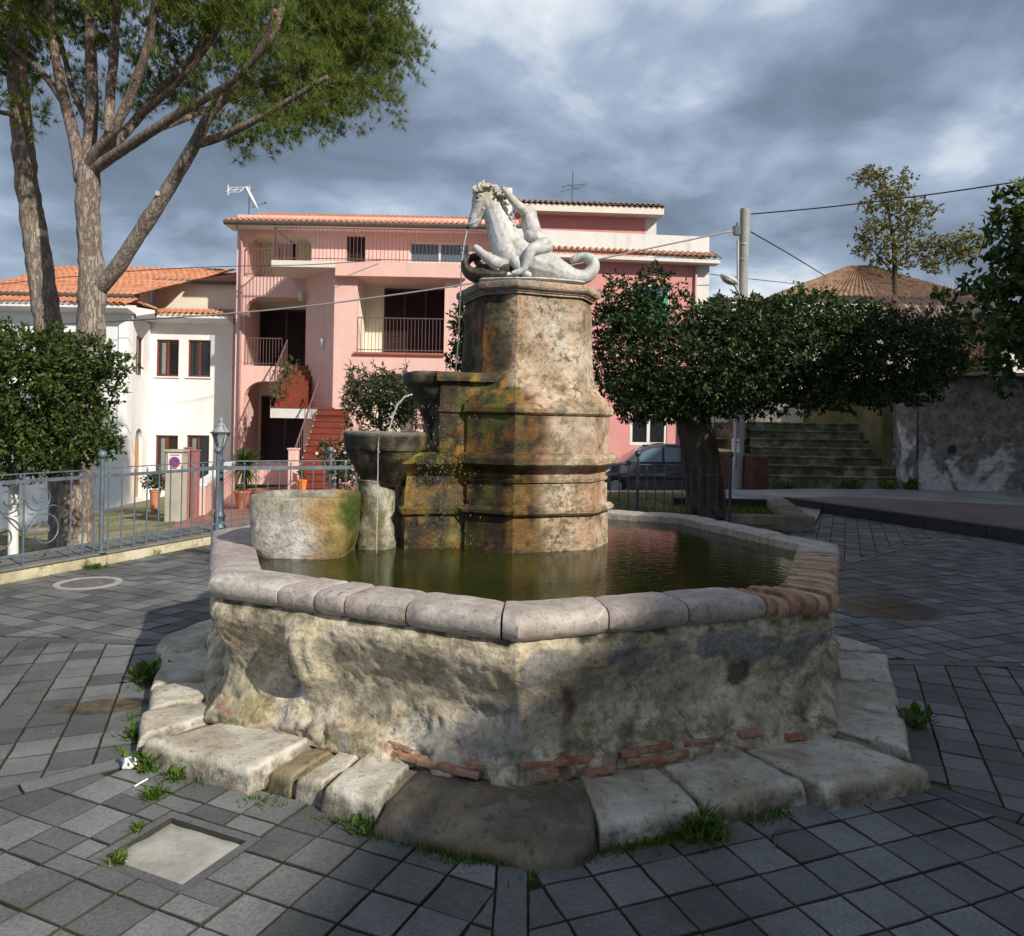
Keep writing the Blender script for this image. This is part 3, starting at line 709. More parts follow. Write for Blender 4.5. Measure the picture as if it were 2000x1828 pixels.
def planter():
    A = gr(1592, 1037).xy
    x0, y0 = 3.2, A.y; x1 = A.x
    root = thing('planter_wall', 'low concrete planter wall with grass behind the fountain on the right', 'planter', (x1, y0, 0))
    z = .235
    m = MB(); m.prism([(x0, y0), (x1, y0), (x1, y0 + .22), (x0, y0 + .22)], -.2, z); bevel(m.build('front_wall', M['concrete'], root), .01)
    m = MB(); m.prism([(x1 - .42, y0 + .223), (x1, y0 + .223), (x1 + .62, y0 + 3.0), (x1 + .2, y0 + 3.0)], -.2, z - .003); bevel(m.build('side_wall', M['concrete'], root), .01)
    m = MB(); m.prism([(x0, y0 + 2.75), (x1 + .17, y0 + 2.75), (x1 + .2, y0 + 2.95), (x0, y0 + 2.95)], -.2, z - .006); m.build('back_wall', M['lava_kerb'], root)
    bed = MB(); bed.prism([(x0, y0 + .221), (x1 - .421, y0 + .221), (x1 + .16, y0 + 2.74), (x0, y0 + 2.74)], -.2, .04); tag(bed.build('planting_bed', M['earth']), kind='structure')
    return x0, x1, y0
PX0, PX1, PY0 = planter()

# ================================================================== fountain
ZC = .83                                # top of the coping
fountain = thing('fountain', 'old octagonal stone basin with marble rim, stepped base and tall central pedestal', 'fountain', (FC.x, FC.y, 0))
def stone_color(p, face_t, z):
    """old plaster: cream, grey cement patches, moss, brick dust"""
    n1 = fbm(p, 2.2, 3.1); n2 = fbm(p, 6.5, 8.7); n3 = fbm(p, 14, 1.7)
    c = mixc((.44, .375, .265), (.66, .585, .445), sstep(-.5, .6, n1))
    c = mixc(c, (.23, .21, .165), sstep(.1, .6, n2) * .75)
    c = mixc(c, (.40, .34, .20), sstep(.15, .55, fbm(p, 3.3, 12.)) * .5)
    low = sstep(.52, .2, z)
    c = mixc(c, (.27, .245, .195), low * .45 * sstep(-.3, .4, n2))
    # moss below the rim and in hollows
    c = mixc(c, (.055, .060, .018), sstep(.16, .42, n3 + .5 * fbm(p, 4, 5.)) * (sstep(.58, .74, z) * .75 + low * .55))
    return c
def basin_wall():
    prof = [(.075, .085), (.078, .10), (.070, .14), (.045, .175), (.0, .21), (-.028, .26), (-.045, .32), (-.045, .38), (-.028, .44), (.0, .50), (.028, .555), (.046, .60), (.054, .64), (.048, .675), (.030, .70), (.018, .712), (.012, .735)]
    # resample the profile
    P = []
    for i in range(len(prof) - 1):
        for k in range(4): f = k / 4; P.append((prof[i][0] + (prof[i + 1][0] - prof[i][0]) * f, prof[i][1] + (prof[i + 1][1] - prof[i][1]) * f))
    P.append(prof[-1])
    m = MB(); cols = []; np_ = len(P)
    ts = []
    for k in range(-4, 4):
        seg = 110 if k in (-1, 0) else 26
        ts += [k + i / seg for i in range(seg)]
    for t in ts:
        n = outn(t); f = t - math.floor(t); k = math.floor(t); ed = min(f, 1 - f)
        for o, z in P:
            oo = o + .0
            zz = z
            if k == -1: oo = o * .62 + .004            # right front face is flatter
            # volute bracket in the middle of the left front face
            if k == 0:
                d = abs(f - .66) / .055
                if z > .27 and d < 1.6:
                    g = math.exp(-d * d * 1.6); oo = oo + g * (.085 * sstep(.27, .40, z) * sstep(.72, .5, z) + .02)
                    oo += .022 * (1 if d > .55 and d < .9 else 0) * sstep(.3, .45, z) * sstep(.70, .55, z)
                oo -= .05 * math.exp(-((f - .76) / .04) ** 2) * sstep(.2, .3, z) * sstep(.55, .42, z)
            r = ROUT + (-.058 + oo) / C8
            q = octp(t, r); p = (q.x, q.y, zz)
            w = .012 * fbm(p, 3.5, 2.2) + .007 * fbm(p, 11, 4.4) + .004 * fbm(p, 30, 6.6, 3)
            # broken lower courses
            if z < .28: w -= .030 * sstep(.05, .5, fbm(p, 5.5, 9.3)) * sstep(.28, .17, z)
            if k == 0 and z < .42: w -= .026 * sstep(.15, .55, fbm(p, 4.2, 17.)) * sstep(.44, .34, z)
            sm = sstep(0, .02, ed); w *= .35 + .65 * sm
            m.v.append((q.x + n.x * w, q.y + n.y * w, zz + .008 * nz(p, 7, 3.)))
            c = stone_color(p, t, z)
            g = fbm(p, 2.6, 21.)
            if k == -1:
                s_ = f          # f: 1 at front corner .. 0 at right corner
                gp = sstep(.02, .12, .5 * nz(p, 3.1, 4.) + .35 * nz(p, 8, 2.) + .30 - abs(z - .585) * 4.2 + (.12 if f < .55 else -.1)) 
                c = mixc(c, (.225, .22, .21), gp * .9)
                c = mixc(c, (.20, .15, .045), gp * sstep(.25, .5, nz(p, 5, 8.)) * .6)
                c = mixc(c, (.075, .06, .03), .85 * sstep(.35, .6, 1 - ((f - .30) / .075) ** 2 - ((z - .46) / .075) ** 2 + .9 * fbm(p, 9, 3.)))
                dr = abs(f - .855 + .02 * nz((z, 0, 0), 9)); c = mixc(c, (.10, .06, .025), .8 * sstep(.028, .006, dr) * sstep(.52, .46, z) * (.5 + .5 * sstep(.2, .42, z)))
                c = mixc(c, (.30, .11, .07), .7 * sstep(.2, .5, fbm((p[0], p[1], p[2] * 4), 6, 13.)) * sstep(.23, .17, z))
                c = mixc(c, (.30, .11, .07), .8 * sstep(.2, .6, 1 - ((f - .80) / .07) ** 2 - ((z - .565) / .014) ** 2))
            if k == 0:
                c = mixc(c, (.25, .25, .255), .6 * sstep(.15, .4, fbm(p, 3.4, 33.)) * sstep(.56, .42, z))
                c = mixc(c, (.30, .11, .07), .55 * sstep(.3, .55, fbm((p[0], p[1], p[2] * 3), 7, 13.)) * sstep(.24, .16, z))
                c = mixc(c, (.40, .32, .15), .6 * sstep(.3, .6, 1 - ((f - .83) / .09) ** 2 - ((z - .18) / .06) ** 2 + .4 * n_(p)))
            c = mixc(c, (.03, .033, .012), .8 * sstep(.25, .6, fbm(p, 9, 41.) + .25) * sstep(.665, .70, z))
            cols.append((*c, 1))
    nt = len(ts)
    for i in range(nt):
        i2 = (i + 1) % nt
        for j in range(np_ - 1): m.f.append((i * np_ + j, i * np_ + j + 1, i2 * np_ + j + 1, i2 * np_ + j))
    m.build('basin_wall', M['old_stone'], fountain, True, cols)
    # inner lining
    m = MB(); pr = [(RIN + .02, .76), (RIN + .01, .5), (RIN - .02, .18)]
    vs = []
    for r, z in pr:
        for k in range(8): q = octp(k, r); vs.append((q.x, q.y, z))
    fs = [(i * 8 + k, i * 8 + (k + 1) % 8, (i + 1) * 8 + (k + 1) % 8, (i + 1) * 8 + k) for i in range(2) for k in range(8)] + [tuple(range(16, 24))]
    m.add(vs, fs); m.build('basin_lining', M['dark_stone'], fountain)
def n_(p): return nz(p, 6, 2.)
basin_wall()
def cop_profile(w_in=0.0, th=.118):
    o0, o1 = -.03, (ROUT - RIN) * C8 + .012
    pts = [(o0, -th * .8), (o0, -.012), (o0 + .012, 0), (o1 * .35, .003), (o1 - .05, .0), (o1 - .022, -.008), (o1 - .006, -.024), (o1, -.05), (o1 - .004, -.078), (o1 - .018, -.100), (o1 - .045, -th), (o1 * .4, -th - .002)]
    return pts
def coping(name, mat, t0, t1, seg, gap=.004, amp=.006, dz=0.0, seed=0.0, curve=0.0, label=None):
    pts = cop_profile(); k = len(pts); m = MB(); ts = []
    g = gap / 1.7
    a, b = t0 + g, t1 - g
    ts = sorted(set([a + (b - a) * i / seg for i in range(seg + 1)] + [x for x in range(-9, 9) if a < x < b]))
    nt = len(ts)
    for i, t in enumerate(ts):
        e = min(i, nt - 1 - i); end = .006 if e == 0 else 0
        for o, z in pts:
            q = octp(t, RIN + o / C8)
            p = (q.x, q.y, ZC + z + seed); n = outn(t if abs(t - round(t)) > 1e-6 else t)
            w = amp * fbm(p, 5, 1.3) + .3 * amp * fbm(p, 18, 2.) - end
            d = (q - FC).normalized()
            cz = -.010 * curve * 0
            m.v.append((q.x + d.x * w * (1 if o > .12 else 0), q.y + d.y * w * (1 if o > .12 else 0), ZC + z + dz + (w if z > -.09 else -w * .4)))
    for i in range(nt - 1):
        for j in range(k): j2 = (j + 1) % k; m.f.append((i * k + j, (i + 1) * k + j, (i + 1) * k + j2, i * k + j2))
    m.f += [tuple(range(k)), tuple(range((nt - 1) * k + k - 1, (nt - 1) * k - 1, -1))]
    o = m.build(name, mat, fountain, 32)
    if label: o['label'] = label
    return o
# marble rim stones, joints as in the photo
J = [-.251, .045, .32, .515, .616, .745, 1.16, 1.62, 2.25, 2.8, 3.2, 3.7, 4.2, 4.75, 5.2, 5.72, 6.16, 6.26]
for i in range(len(J) - 1): coping('coping_stone', M['marble'], J[i], J[i + 1], 10, .005, .004, rnd.uniform(-.003, .003), i * .37)
for a, b in ((-.493, -.251), (-.748, -.493)): coping('coping_stone', M['marble'], a, b, 8, .005, .004, rnd.uniform(-.003, .003), a)
t = -.748
while t > -1.735:
    w = rnd.uniform(.040, .054); coping('coping_brick', M['brick_rim'], t - w, t, 2, .011, .008, rnd.uniform(-.012, .003), t * 3); t -= w
# filler under the rim
m = MB(); pr = [(ROUT - .085, .715), (ROUT - .07, .722), (RIN + .0, .722)]
vs = []
for r, z in pr:
    for k in range(8): q = octp(k, r); vs.append((q.x, q.y, z))
m.add(vs, [(i * 8 + k, i * 8 + (k + 1) % 8, (i + 1) * 8 + (k + 1) % 8, (i + 1) * 8 + k) for i in range(2) for k in range(8)]); m.build('bedding', M['mortar'], fountain)
# bricks showing through the broken plaster at the foot
for i in range(24):
    t = rnd.choice([rnd.uniform(-.86, -.05), rnd.uniform(-.62, -.1), rnd.uniform(.03, .40)]); zz = .125 + .042 * rnd.randrange(0, 2) + rnd.uniform(-.006, .006)
    n = outn(t); tt = Vector((-n.y, n.x)); q = octp(t, ROUT + .024 - .55 * (zz - .125)); l = rnd.uniform(.04, .10)
    Mx = Matrix(((tt.x, n.x, 0, q.x), (tt.y, n.y, 0, q.y), (0, 0, 1, zz), (0, 0, 0, 1))) @ Matrix.Rotation(rnd.uniform(-.08, .08), 4, 'Y')
    m = MB(); vs = []
    m.box(-l, l, -.06, rnd.uniform(-.022, -.004), -.014, .014, Mx)
    bevel(m.build('brick', M['brick'], fountain), .006, 2)
# stepped base of irregular stones
def rock(name, mat, quad, z1, rr=.05, amp=.018, nu=16, nv=12, z0=-.05, seed=0.0, label=None, rb=.02, crown=0.0, flat=1.0):
    """rounded block over a plan quad: inner-left, inner-right, outer-right, outer-left"""
    a, b, c, d = [Vector(p) for p in quad]; m = MB()
    us = [0, .02, .05, .1] + [.1 + .8 * i / (nu - 6) for i in range(1, nu - 6)] + [.9, .95, .98, 1]
    vs_ = [0, .04, .1] + [.1 + .72 * i / (nv - 5) for i in range(1, nv - 5)] + [.82, .88, .93, .97, 1]
    lu = ((b - a).length + (c - d).length) / 2; lv = ((d - a).length + (c - b).length) / 2
    def rnd_drop(e, r): 
        return 0 if e >= r else r - math.sqrt(max(0, r * r - (r - e) ** 2))
    rows = len(us); cols_ = len(vs_)
    for u in us:
        for v in vs_:
            p = (a * (1 - u) + b * u) * (1 - v) + (d * (1 - u) + c * u) * v
            du = min(u, 1 - u) * lu; dv = (1 - v) * lv / flat
            drop = max(rnd_drop(du, rb), rnd_drop(dv, rr)) + .3 * min(rnd_drop(du, rb), rnd_drop(dv, rr))
            pp = (p.x, p.y, seed)
            w = amp * fbm(pp, 4.5, seed) + .35 * amp * fbm(pp, 15, seed)
            ex = .03 * nz((p.x, p.y, seed), 3.0, seed)
            m.v.append((p.x + ex * (1 if v > .5 else 0) * .8 * (c - b).normalized().x, p.y + ex * (1 if v > .5 else 0) * .8 * (c - b).normalized().y, z1 - drop + w + crown * math.sin(math.pi * u) * math.sin(math.pi * min(1, v * 1.2))))
    for i in range(rows - 1):
        for j in range(cols_ - 1): m.f.append((i * cols_ + j, i * cols_ + j + 1, (i + 1) * cols_ + j + 1, (i + 1) * cols_ + j))
    border = [i * cols_ for i in range(rows)] + [(rows - 1) * cols_ + j for j in range(1, cols_)] + [i * cols_ + cols_ - 1 for i in range(rows - 2, -1, -1)] + [j for j in range(cols_ - 2, 0, -1)]
    n0 = len(m.v); nb = len(border)
    for lev in (.45, 1.0):
        for ib in border:
            v = m.v[ib]; pp = (v[0], v[1], lev + seed); w = amp * .9 * fbm(pp, 8, seed + 3)
            cc = (a + b + c + d) / 4; dr = (Vector((v[0], v[1])) - cc).normalized()
            m.v.append((v[0] + dr.x * (w + .006), v[1] + dr.y * (w + .006), v[2] + (z0 - v[2]) * lev))
    lv0 = border
    for li in range(2):
        cur = [n0 + li * nb + q for q in range(nb)]
        for q in range(nb): q2 = (q + 1) % nb; m.f.append((lv0[q2], lv0[q], cur[q], cur[q2]))
        lv0 = cur
    o = m.build(name, mat, fountain, True)
    bmn = bmesh.new(); bmn.from_mesh(o.data); bmesh.ops.recalc_face_normals(bmn, faces=bmn.faces); bmn.to_mesh(o.data); bmn.free()
    if label: o['label'] = label
    return o
def step_quad(t0, t1, r0, r1, sk0=0.0, sk1=0.0):
    return [octp(t0, r0), octp(t1, r0), octp(t1 + sk1, r1), octp(t0 + sk0, r1)]
RS0, RS1 = 2.17, 2.66
g = .006
steps = [  # t0, t1, outer radius, top height, rounding, material
    (-2.6, -1.95, 2.58, .09, .04, 'step'), (-1.95, -1.62, 2.60, .095, .04, 'step'), (-1.62, -1.33, 2.62, .085, .04, 'step'), (-1.33, -1.08, 2.63, .095, .045, 'step'),
    (-1.08, -.70, 2.70, .105, .05, 'step'), (-.69, -.42, 2.63, .10, .045, 'step'), (-.41, -.175, 2.65, .098, .045, 'step'), (-.17, .295, 2.67, .10, .09, 'step_dark'),
    (.30, .44, 2.61, .105, .03, 'step'), (.45, .53, 2.56, .095, .03, 'step'), (.54, .61, 2.55, .08, .04, 'mortar'), (.62, .955, 2.63, .108, .035, 'step'), (.97, 1.17, 2.60, .105, .035, 'step'),
    (1.18, 1.36, 2.58, .11, .035, 'step'), (1.37, 1.72, 2.58, .10, .035, 'step'), (1.73, 2.4, 2.56, .095, .035, 'step')]
for i, (a, b, ro, z, rr, mt) in enumerate(steps):
    # split at octagon corners so the plan bends with the basin
    if math.floor(a + 1e-6) != math.floor(b - 1e-6) and mt != 'step_dark':
        kk = math.floor(b - 1e-6)
        if kk - a < .12: a = kk
        elif b - kk < .12: b = kk
    lab = None
    if mt == 'step_dark': lab = 'dark brown worn boulder set at the front corner of the step'
    if math.floor(a + 1e-6) != math.floor(b - 1e-6):
        kk = math.floor(b - 1e-6)
        # corner stone: bend the quad by building it over a polar patch
        qa = [octp(a, RS0), octp(b, RS0), octp(b, ro), octp(a, ro)]
        o = rock('step_stone', M[mt], qa, z, rr, .020, 22, 13, seed=i * 2.3 + 1, label=lab, crown=.010, flat=2.3, rb=.04)
        cv = octp(kk, ro); mid = (octp(a, ro) + octp(b, ro)) / 2; push = (cv - mid) * .82
        for v in o.data.vertices:
            wv = Vector((v.co.x, v.co.y)) + FC; ax = octp(b, ro) - octp(a, ro); s_ = (wv - octp(a, ro)).dot(ax) / ax.length_squared
            kf = (kk - a) / (b - a); tri = (s_ / kf if s_ < kf else (1 - s_) / (1 - kf)); tri = max(0, min(1, tri)); tri = tri * (2 - tri)
            v.co.x += push.x * tri; v.co.y += push.y * tri
    else:
        sk = rnd.uniform(-.02, .02)
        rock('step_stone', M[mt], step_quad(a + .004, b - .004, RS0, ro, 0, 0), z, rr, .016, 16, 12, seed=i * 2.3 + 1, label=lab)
m = MB(); vs = []
for r, z in ((2.55, -.05), (2.545, .03), (2.48, .06), (2.12, .085)):
    for k in range(64): q = octp(k / 8, r); w = .015 * fbm((q.x, q.y, z), 5); vs.append((q.x, q.y, z + w))
m.add(vs, [(i * 64 + k, i * 64 + (k + 1) % 64, (i + 1) * 64 + (k + 1) % 64, (i + 1) * 64 + k) for i in range(3) for k in range(64)]); m.build('step_bedding', M['mortar'], fountain, True)
# water sheet
m = MB(); m.add([(*octp(k, RIN + .015), .765) for k in range(8)], [tuple(range(7, -1, -1))]); tag(m.build('water', M['water']), kind='structure')

# ------------------------------------------------------------------ pedestal
PC = Vector((.10, 5.75)); PHI = R(21); PA, PLN = .435, .25
def ped_poly(o, a=PA, l=PLN, c=PC, phi=PHI):
    aa = a + o; ll = l + .414 * o; out = []
    for k in range(4):
        an = phi + k * math.pi / 2                      # face normal, k=0 towards the camera
        n = Vector((math.sin(an), -math.cos(an))); t = Vector((math.cos(an), math.sin(an)))
        out += [c + n * aa - t * ll, c + n * aa + t * ll]
    return out
def ped_color(p):
    x, y, z = p
    n1 = fbm(p, 3, 1.); n2 = fbm(p, 9, 5.); n3 = fbm(p, 22, 9.)
    st = fbm((x, y, z * .18), 7, 3.)                     # vertical streaks
    c = mixc((.36, .265, .185), (.56, .455, .345), sstep(-.5, .6, n1))
    c = mixc(c, (.47, .265, .165), .55 * sstep(.0, .6, fbm((x, y, z * .4), 4, 7.)))
    c = mixc(c, (.60, .58, .53), .35 * sstep(.2, .6, fbm((x, y, z * .5), 3.2, 17.)) * sstep(1.95, 2.2, z))
    # lichen and moss blotches
    c = mixc(c, (.16, .13, .06), .45 * sstep(.05, .45, n2 * .6 + .55 * fbm(p, 3.4, 23.) + .4 * n3))
    c = mixc(c, (.07, .065, .025), .45 * sstep(.28, .5, n2 * .7 + .4 * n3 + .25 * st - .02 + .14 * sstep(1.75, 1.0, z)))
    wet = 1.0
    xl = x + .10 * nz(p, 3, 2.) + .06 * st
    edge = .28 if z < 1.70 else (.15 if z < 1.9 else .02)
    w = sstep(edge, edge - .14, xl)  # dark left side: shade painted into the colour along with wet stains and algae
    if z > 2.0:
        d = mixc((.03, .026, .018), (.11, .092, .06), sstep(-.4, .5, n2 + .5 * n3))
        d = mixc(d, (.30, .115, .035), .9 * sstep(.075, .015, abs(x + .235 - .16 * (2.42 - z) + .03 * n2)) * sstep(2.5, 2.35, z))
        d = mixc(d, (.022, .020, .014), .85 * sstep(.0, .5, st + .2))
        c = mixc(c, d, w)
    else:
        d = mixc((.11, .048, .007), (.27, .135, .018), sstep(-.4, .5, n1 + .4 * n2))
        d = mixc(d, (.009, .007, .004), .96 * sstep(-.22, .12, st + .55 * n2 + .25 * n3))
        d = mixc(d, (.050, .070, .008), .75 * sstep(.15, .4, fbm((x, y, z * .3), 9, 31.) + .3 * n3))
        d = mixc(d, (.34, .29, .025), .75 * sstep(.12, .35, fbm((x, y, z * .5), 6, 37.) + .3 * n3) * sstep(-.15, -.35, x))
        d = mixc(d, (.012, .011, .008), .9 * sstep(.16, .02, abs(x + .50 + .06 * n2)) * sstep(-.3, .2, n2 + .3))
        d = mixc(d, (.010, .008, .004), .40 * sstep(1.43, 1.40, z))  # painted shade: lower blocks darkened further below the ledge
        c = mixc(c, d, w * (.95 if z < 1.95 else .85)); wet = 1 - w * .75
    return (*c, wet)
def loft(name, levels, mat, parent, colf, seg=(22, 11), polyf=ped_poly, amp=.004, zs=.02):
    L = []
    for i in range(len(levels) - 1):
        (z0, o0), (z1, o1) = levels[i], levels[i + 1]
        n = max(1, int(max(abs(z1 - z0), abs(o1 - o0)) / zs))
        for k in range(n): L.append((z0 + (z1 - z0) * k / n, o0 + (o1 - o0) * k / n))
    L.append(levels[-1]); m = MB(); cols = []; per = 0
    for z, o in L:
        poly = polyf(o); ring = []
        for i in range(len(poly)):
            p, q = poly[i], poly[(i + 1) % len(poly)]; sg = seg[i % 2]
            ring += [p + (q - p) * k / sg for k in range(sg)]
        per = len(ring); cc = sum(poly, Vector((0, 0))) / len(poly)
        for q in ring:
            p = (q.x, q.y, z); d = (q - cc).normalized(); w = amp * (fbm(p, 6, 3.) + .6 * fbm(p, 20, 5.)) - amp * .6
            m.v.append((q.x + d.x * w, q.y + d.y * w, z + w * .5)); cols.append(colf(p))
    for i in range(len(L) - 1):
        for j in range(per): j2 = (j + 1) % per; m.f.append((i * per + j, i * per + j2, (i + 1) * per + j2, (i + 1) * per + j))
    m.f += [tuple((len(L) - 1) * per + j for j in range(per))]
    return m.build(name, mat, parent, 26, cols)
pedestal = bpy.data.objects.new('pedestal', None); col.objects.link(pedestal); pedestal.parent = fountain; pedestal.location = (PC.x - FC.x, PC.y - FC.y, .4); pedestal.empty_display_size = .1
WS = M['wet_shaded_stone']  # pedestal vertex colours carry painted shade as well as algae
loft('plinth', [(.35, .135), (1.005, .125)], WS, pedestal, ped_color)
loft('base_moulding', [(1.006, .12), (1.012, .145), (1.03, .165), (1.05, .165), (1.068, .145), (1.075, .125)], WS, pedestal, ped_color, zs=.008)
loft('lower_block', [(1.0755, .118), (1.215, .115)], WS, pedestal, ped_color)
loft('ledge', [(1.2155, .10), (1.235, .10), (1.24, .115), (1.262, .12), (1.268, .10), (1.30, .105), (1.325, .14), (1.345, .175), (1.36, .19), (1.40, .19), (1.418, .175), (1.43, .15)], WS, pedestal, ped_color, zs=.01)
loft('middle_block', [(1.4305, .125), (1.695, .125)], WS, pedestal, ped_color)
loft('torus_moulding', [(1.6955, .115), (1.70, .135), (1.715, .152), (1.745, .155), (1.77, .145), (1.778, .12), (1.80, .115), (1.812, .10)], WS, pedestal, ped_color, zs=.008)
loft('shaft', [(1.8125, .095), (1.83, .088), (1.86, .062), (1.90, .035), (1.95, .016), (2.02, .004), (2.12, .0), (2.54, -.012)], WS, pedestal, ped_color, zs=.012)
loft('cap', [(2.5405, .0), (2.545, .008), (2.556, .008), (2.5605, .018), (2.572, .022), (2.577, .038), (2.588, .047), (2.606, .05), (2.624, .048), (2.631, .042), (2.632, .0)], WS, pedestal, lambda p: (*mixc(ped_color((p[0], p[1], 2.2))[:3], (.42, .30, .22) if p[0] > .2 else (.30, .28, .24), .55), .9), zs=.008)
# water-worn pier and bowls on the left
PD = Vector((math.sin(PHI - math.pi / 2), -math.cos(PHI - math.pi / 2)))    # outward on the left
PT = Vector((-PD.y, PD.x))
def pier_poly(o, ln=.96, w0=.30):
    a = PC + PD * .30; b = PC + PD * (ln + o * .9); w = w0 + o
    return [a + PT * w, a - PT * w, b - PT * (w - .1), b + PT * (w - .1)][::1]
def pier_poly8(o, ln=.96, w0=.30):
    p = pier_poly(o, ln, w0)
    q = [p[3], p[0], p[1], p[2]]
    ar = sum(q[i].x * q[(i + 1) % 4].y - q[(i + 1) % 4].x * q[i].y for i in range(4))
    return q if ar > 0 else q[::-1]
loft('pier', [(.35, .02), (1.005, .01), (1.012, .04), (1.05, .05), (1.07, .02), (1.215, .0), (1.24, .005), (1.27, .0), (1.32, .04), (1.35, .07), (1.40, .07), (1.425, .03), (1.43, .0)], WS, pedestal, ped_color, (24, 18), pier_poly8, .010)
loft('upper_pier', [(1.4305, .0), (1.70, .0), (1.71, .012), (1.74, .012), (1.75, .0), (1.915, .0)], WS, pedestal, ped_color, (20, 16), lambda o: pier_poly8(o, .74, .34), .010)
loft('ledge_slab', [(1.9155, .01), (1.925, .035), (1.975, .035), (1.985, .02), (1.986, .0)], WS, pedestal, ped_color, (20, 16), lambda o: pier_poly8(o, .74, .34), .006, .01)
def bowl_mesh(name, c, prof, parent, colf, n=56, amp=.007, squash=1.0):
    m = MB(); cols = []; P = []
    for i in range(len(prof) - 1):
        k = max(1, int(math.hypot(prof[i + 1][0] - prof[i][0], prof[i + 1][1] - prof[i][1]) / .018))
        for q in range(k): f = q / k; P.append((prof[i][0] + (prof[i + 1][0] - prof[i][0]) * f, prof[i][1] + (prof[i + 1][1] - prof[i][1]) * f))
    P.append(prof[-1])
    for r, z in P:
        for j in range(n):
            a = 2 * math.pi * j / n; p = (c[0] + r * math.cos(a), c[1] + r * math.sin(a), z)
            w = amp * (fbm(p, 7, 2.) + .5 * fbm(p, 24, 3.)); m.v.append((p[0] + math.cos(a) * w, p[1] + math.sin(a) * w, z + w * .6)); cols.append(colf(p))
    for i in range(len(P) - 1):
        for j in range(n): j2 = (j + 1) % n; m.f.append((i * n + j, i * n + j2, (i + 1) * n + j2, (i + 1) * n + j))
    m.f.append(tuple((len(P) - 1) * n + j for j in range(n)))
    return m.build(name, WS, parent, 60, cols)
def dark_bowl(p):
    x, y, z = p; n2 = fbm(p, 9, 5.); st = fbm((x, y, z * .2), 6, 3.)
    c = mixc((.016, .014, .010), (.10, .085, .05), sstep(-.2, .5, n2 + .3 * st)); c = mixc(c, (.16, .15, .12), .7 * sstep(1.955, 1.985, z) * sstep(-.4, .3, n2))
    c = mixc(c, (.13, .07, .015), .8 * sstep(-.42, -.2, x) * sstep(-.3, .3, n2 + .3)); c = mixc(c, (.03, .045, .008), .5 * sstep(.3, .6, fbm(p, 5, 31.)))
    return (*c, .25)
UB = PC + PD * .68
bowl_mesh('upper_bowl', UB, [(.05, 1.50), (.09, 1.60), (.14, 1.71), (.19, 1.80), (.225, 1.86), (.24, 1.895), (.258, 1.905), (.262, 1.975), (.245, 1.990), (.205, 1.988), (.18, 1.93), (.0, 1.91)], pedestal, dark_bowl)
def mid_bowl(p):
    x, y, z = p; n2 = fbm(p, 9, 5.); st = fbm((x, y, z * .2), 8, 3.)
    c = mixc((.03, .026, .018), (.12, .10, .06), sstep(-.4, .5, n2 + .4 * st)); c = mixc(c, (.18, .12, .018), .8 * sstep(.1, .45, st)); c = mixc(c, (.012, .010, .008), .9 * sstep(-.1, .3, fbm((x, y, z * .3), 7, 12.)))
    c = mixc(c, (.26, .25, .21), .7 * sstep(1.535, 1.56, z)); return (*c, .35)
LB = at(752, 880, 5.32)
bowl_mesh('lower_bowl', LB, [(.13, 1.19), (.165, 1.235), (.20, 1.29), (.235, 1.35), (.262, 1.395), (.268, 1.43), (.283, 1.437), (.288, 1.545), (.275, 1.562), (.235, 1.56), (.215, 1.50), (.0, 1.48)], pedestal, mid_bowl)
def col_col(p):
    x, y, z = p; n2 = fbm(p, 9, 5.); st = fbm((x, y, z * .25), 9, 3.)
    c = mixc((.20, .17, .11), (.44, .42, .34), sstep(-.3, .5, n2 + .3)); c = mixc(c, (.10, .085, .03), .8 * sstep(.0, .4, st)); c = mixc(c, (.05, .055, .015), .8 * sstep(.95, .8, z) * sstep(-.3, .2, n2)); return (*c, .8)
LC = at(735, 1000, 5.30)
bowl_mesh('column', LC, [(.15, .40), (.145, .80), (.132, .84), (.125, 1.1), (.125, 1.2), (.145, 1.235), (.10, 1.245)], pedestal, col_col, 32, .008)
MB().lathe((LB.x, LB.y, 1.535), [(.232, 0), (0, .001)], 32, cap=False).build('bowl_water', M['water'], pedestal)
MB().lathe((UB.x, UB.y, 1.965), [(.20, 0), (0, .001)], 32, cap=False).build('bowl_water', M['water'], pedestal)
# hanging moss and drips down the pier
def moss():
    m = MB()
    for i in range(220):
        z = rnd.choice([1.33, 1.04, 1.38, 1.42]) + rnd.uniform(-.05, .03); a = rnd.uniform(.45, .95)
        q = PC + PD * a + PT * rnd.uniform(.31, .37)
        l = rnd.uniform(.006, .018); w = rnd.uniform(.003, .007); an = rnd.uniform(0, 6.28); dx, dy = math.cos(an) * w, math.sin(an) * w
        m.add([(q.x - dx, q.y - dy, z), (q.x + dx, q.y + dy, z), (q.x + dx * .3 + rnd.uniform(-.02, .02), q.y + dy * .3 - .01, z - l)], [(0, 1, 2)])
    tag(m.build('moss', M['grass'], pedestal), kind='stuff')
moss()
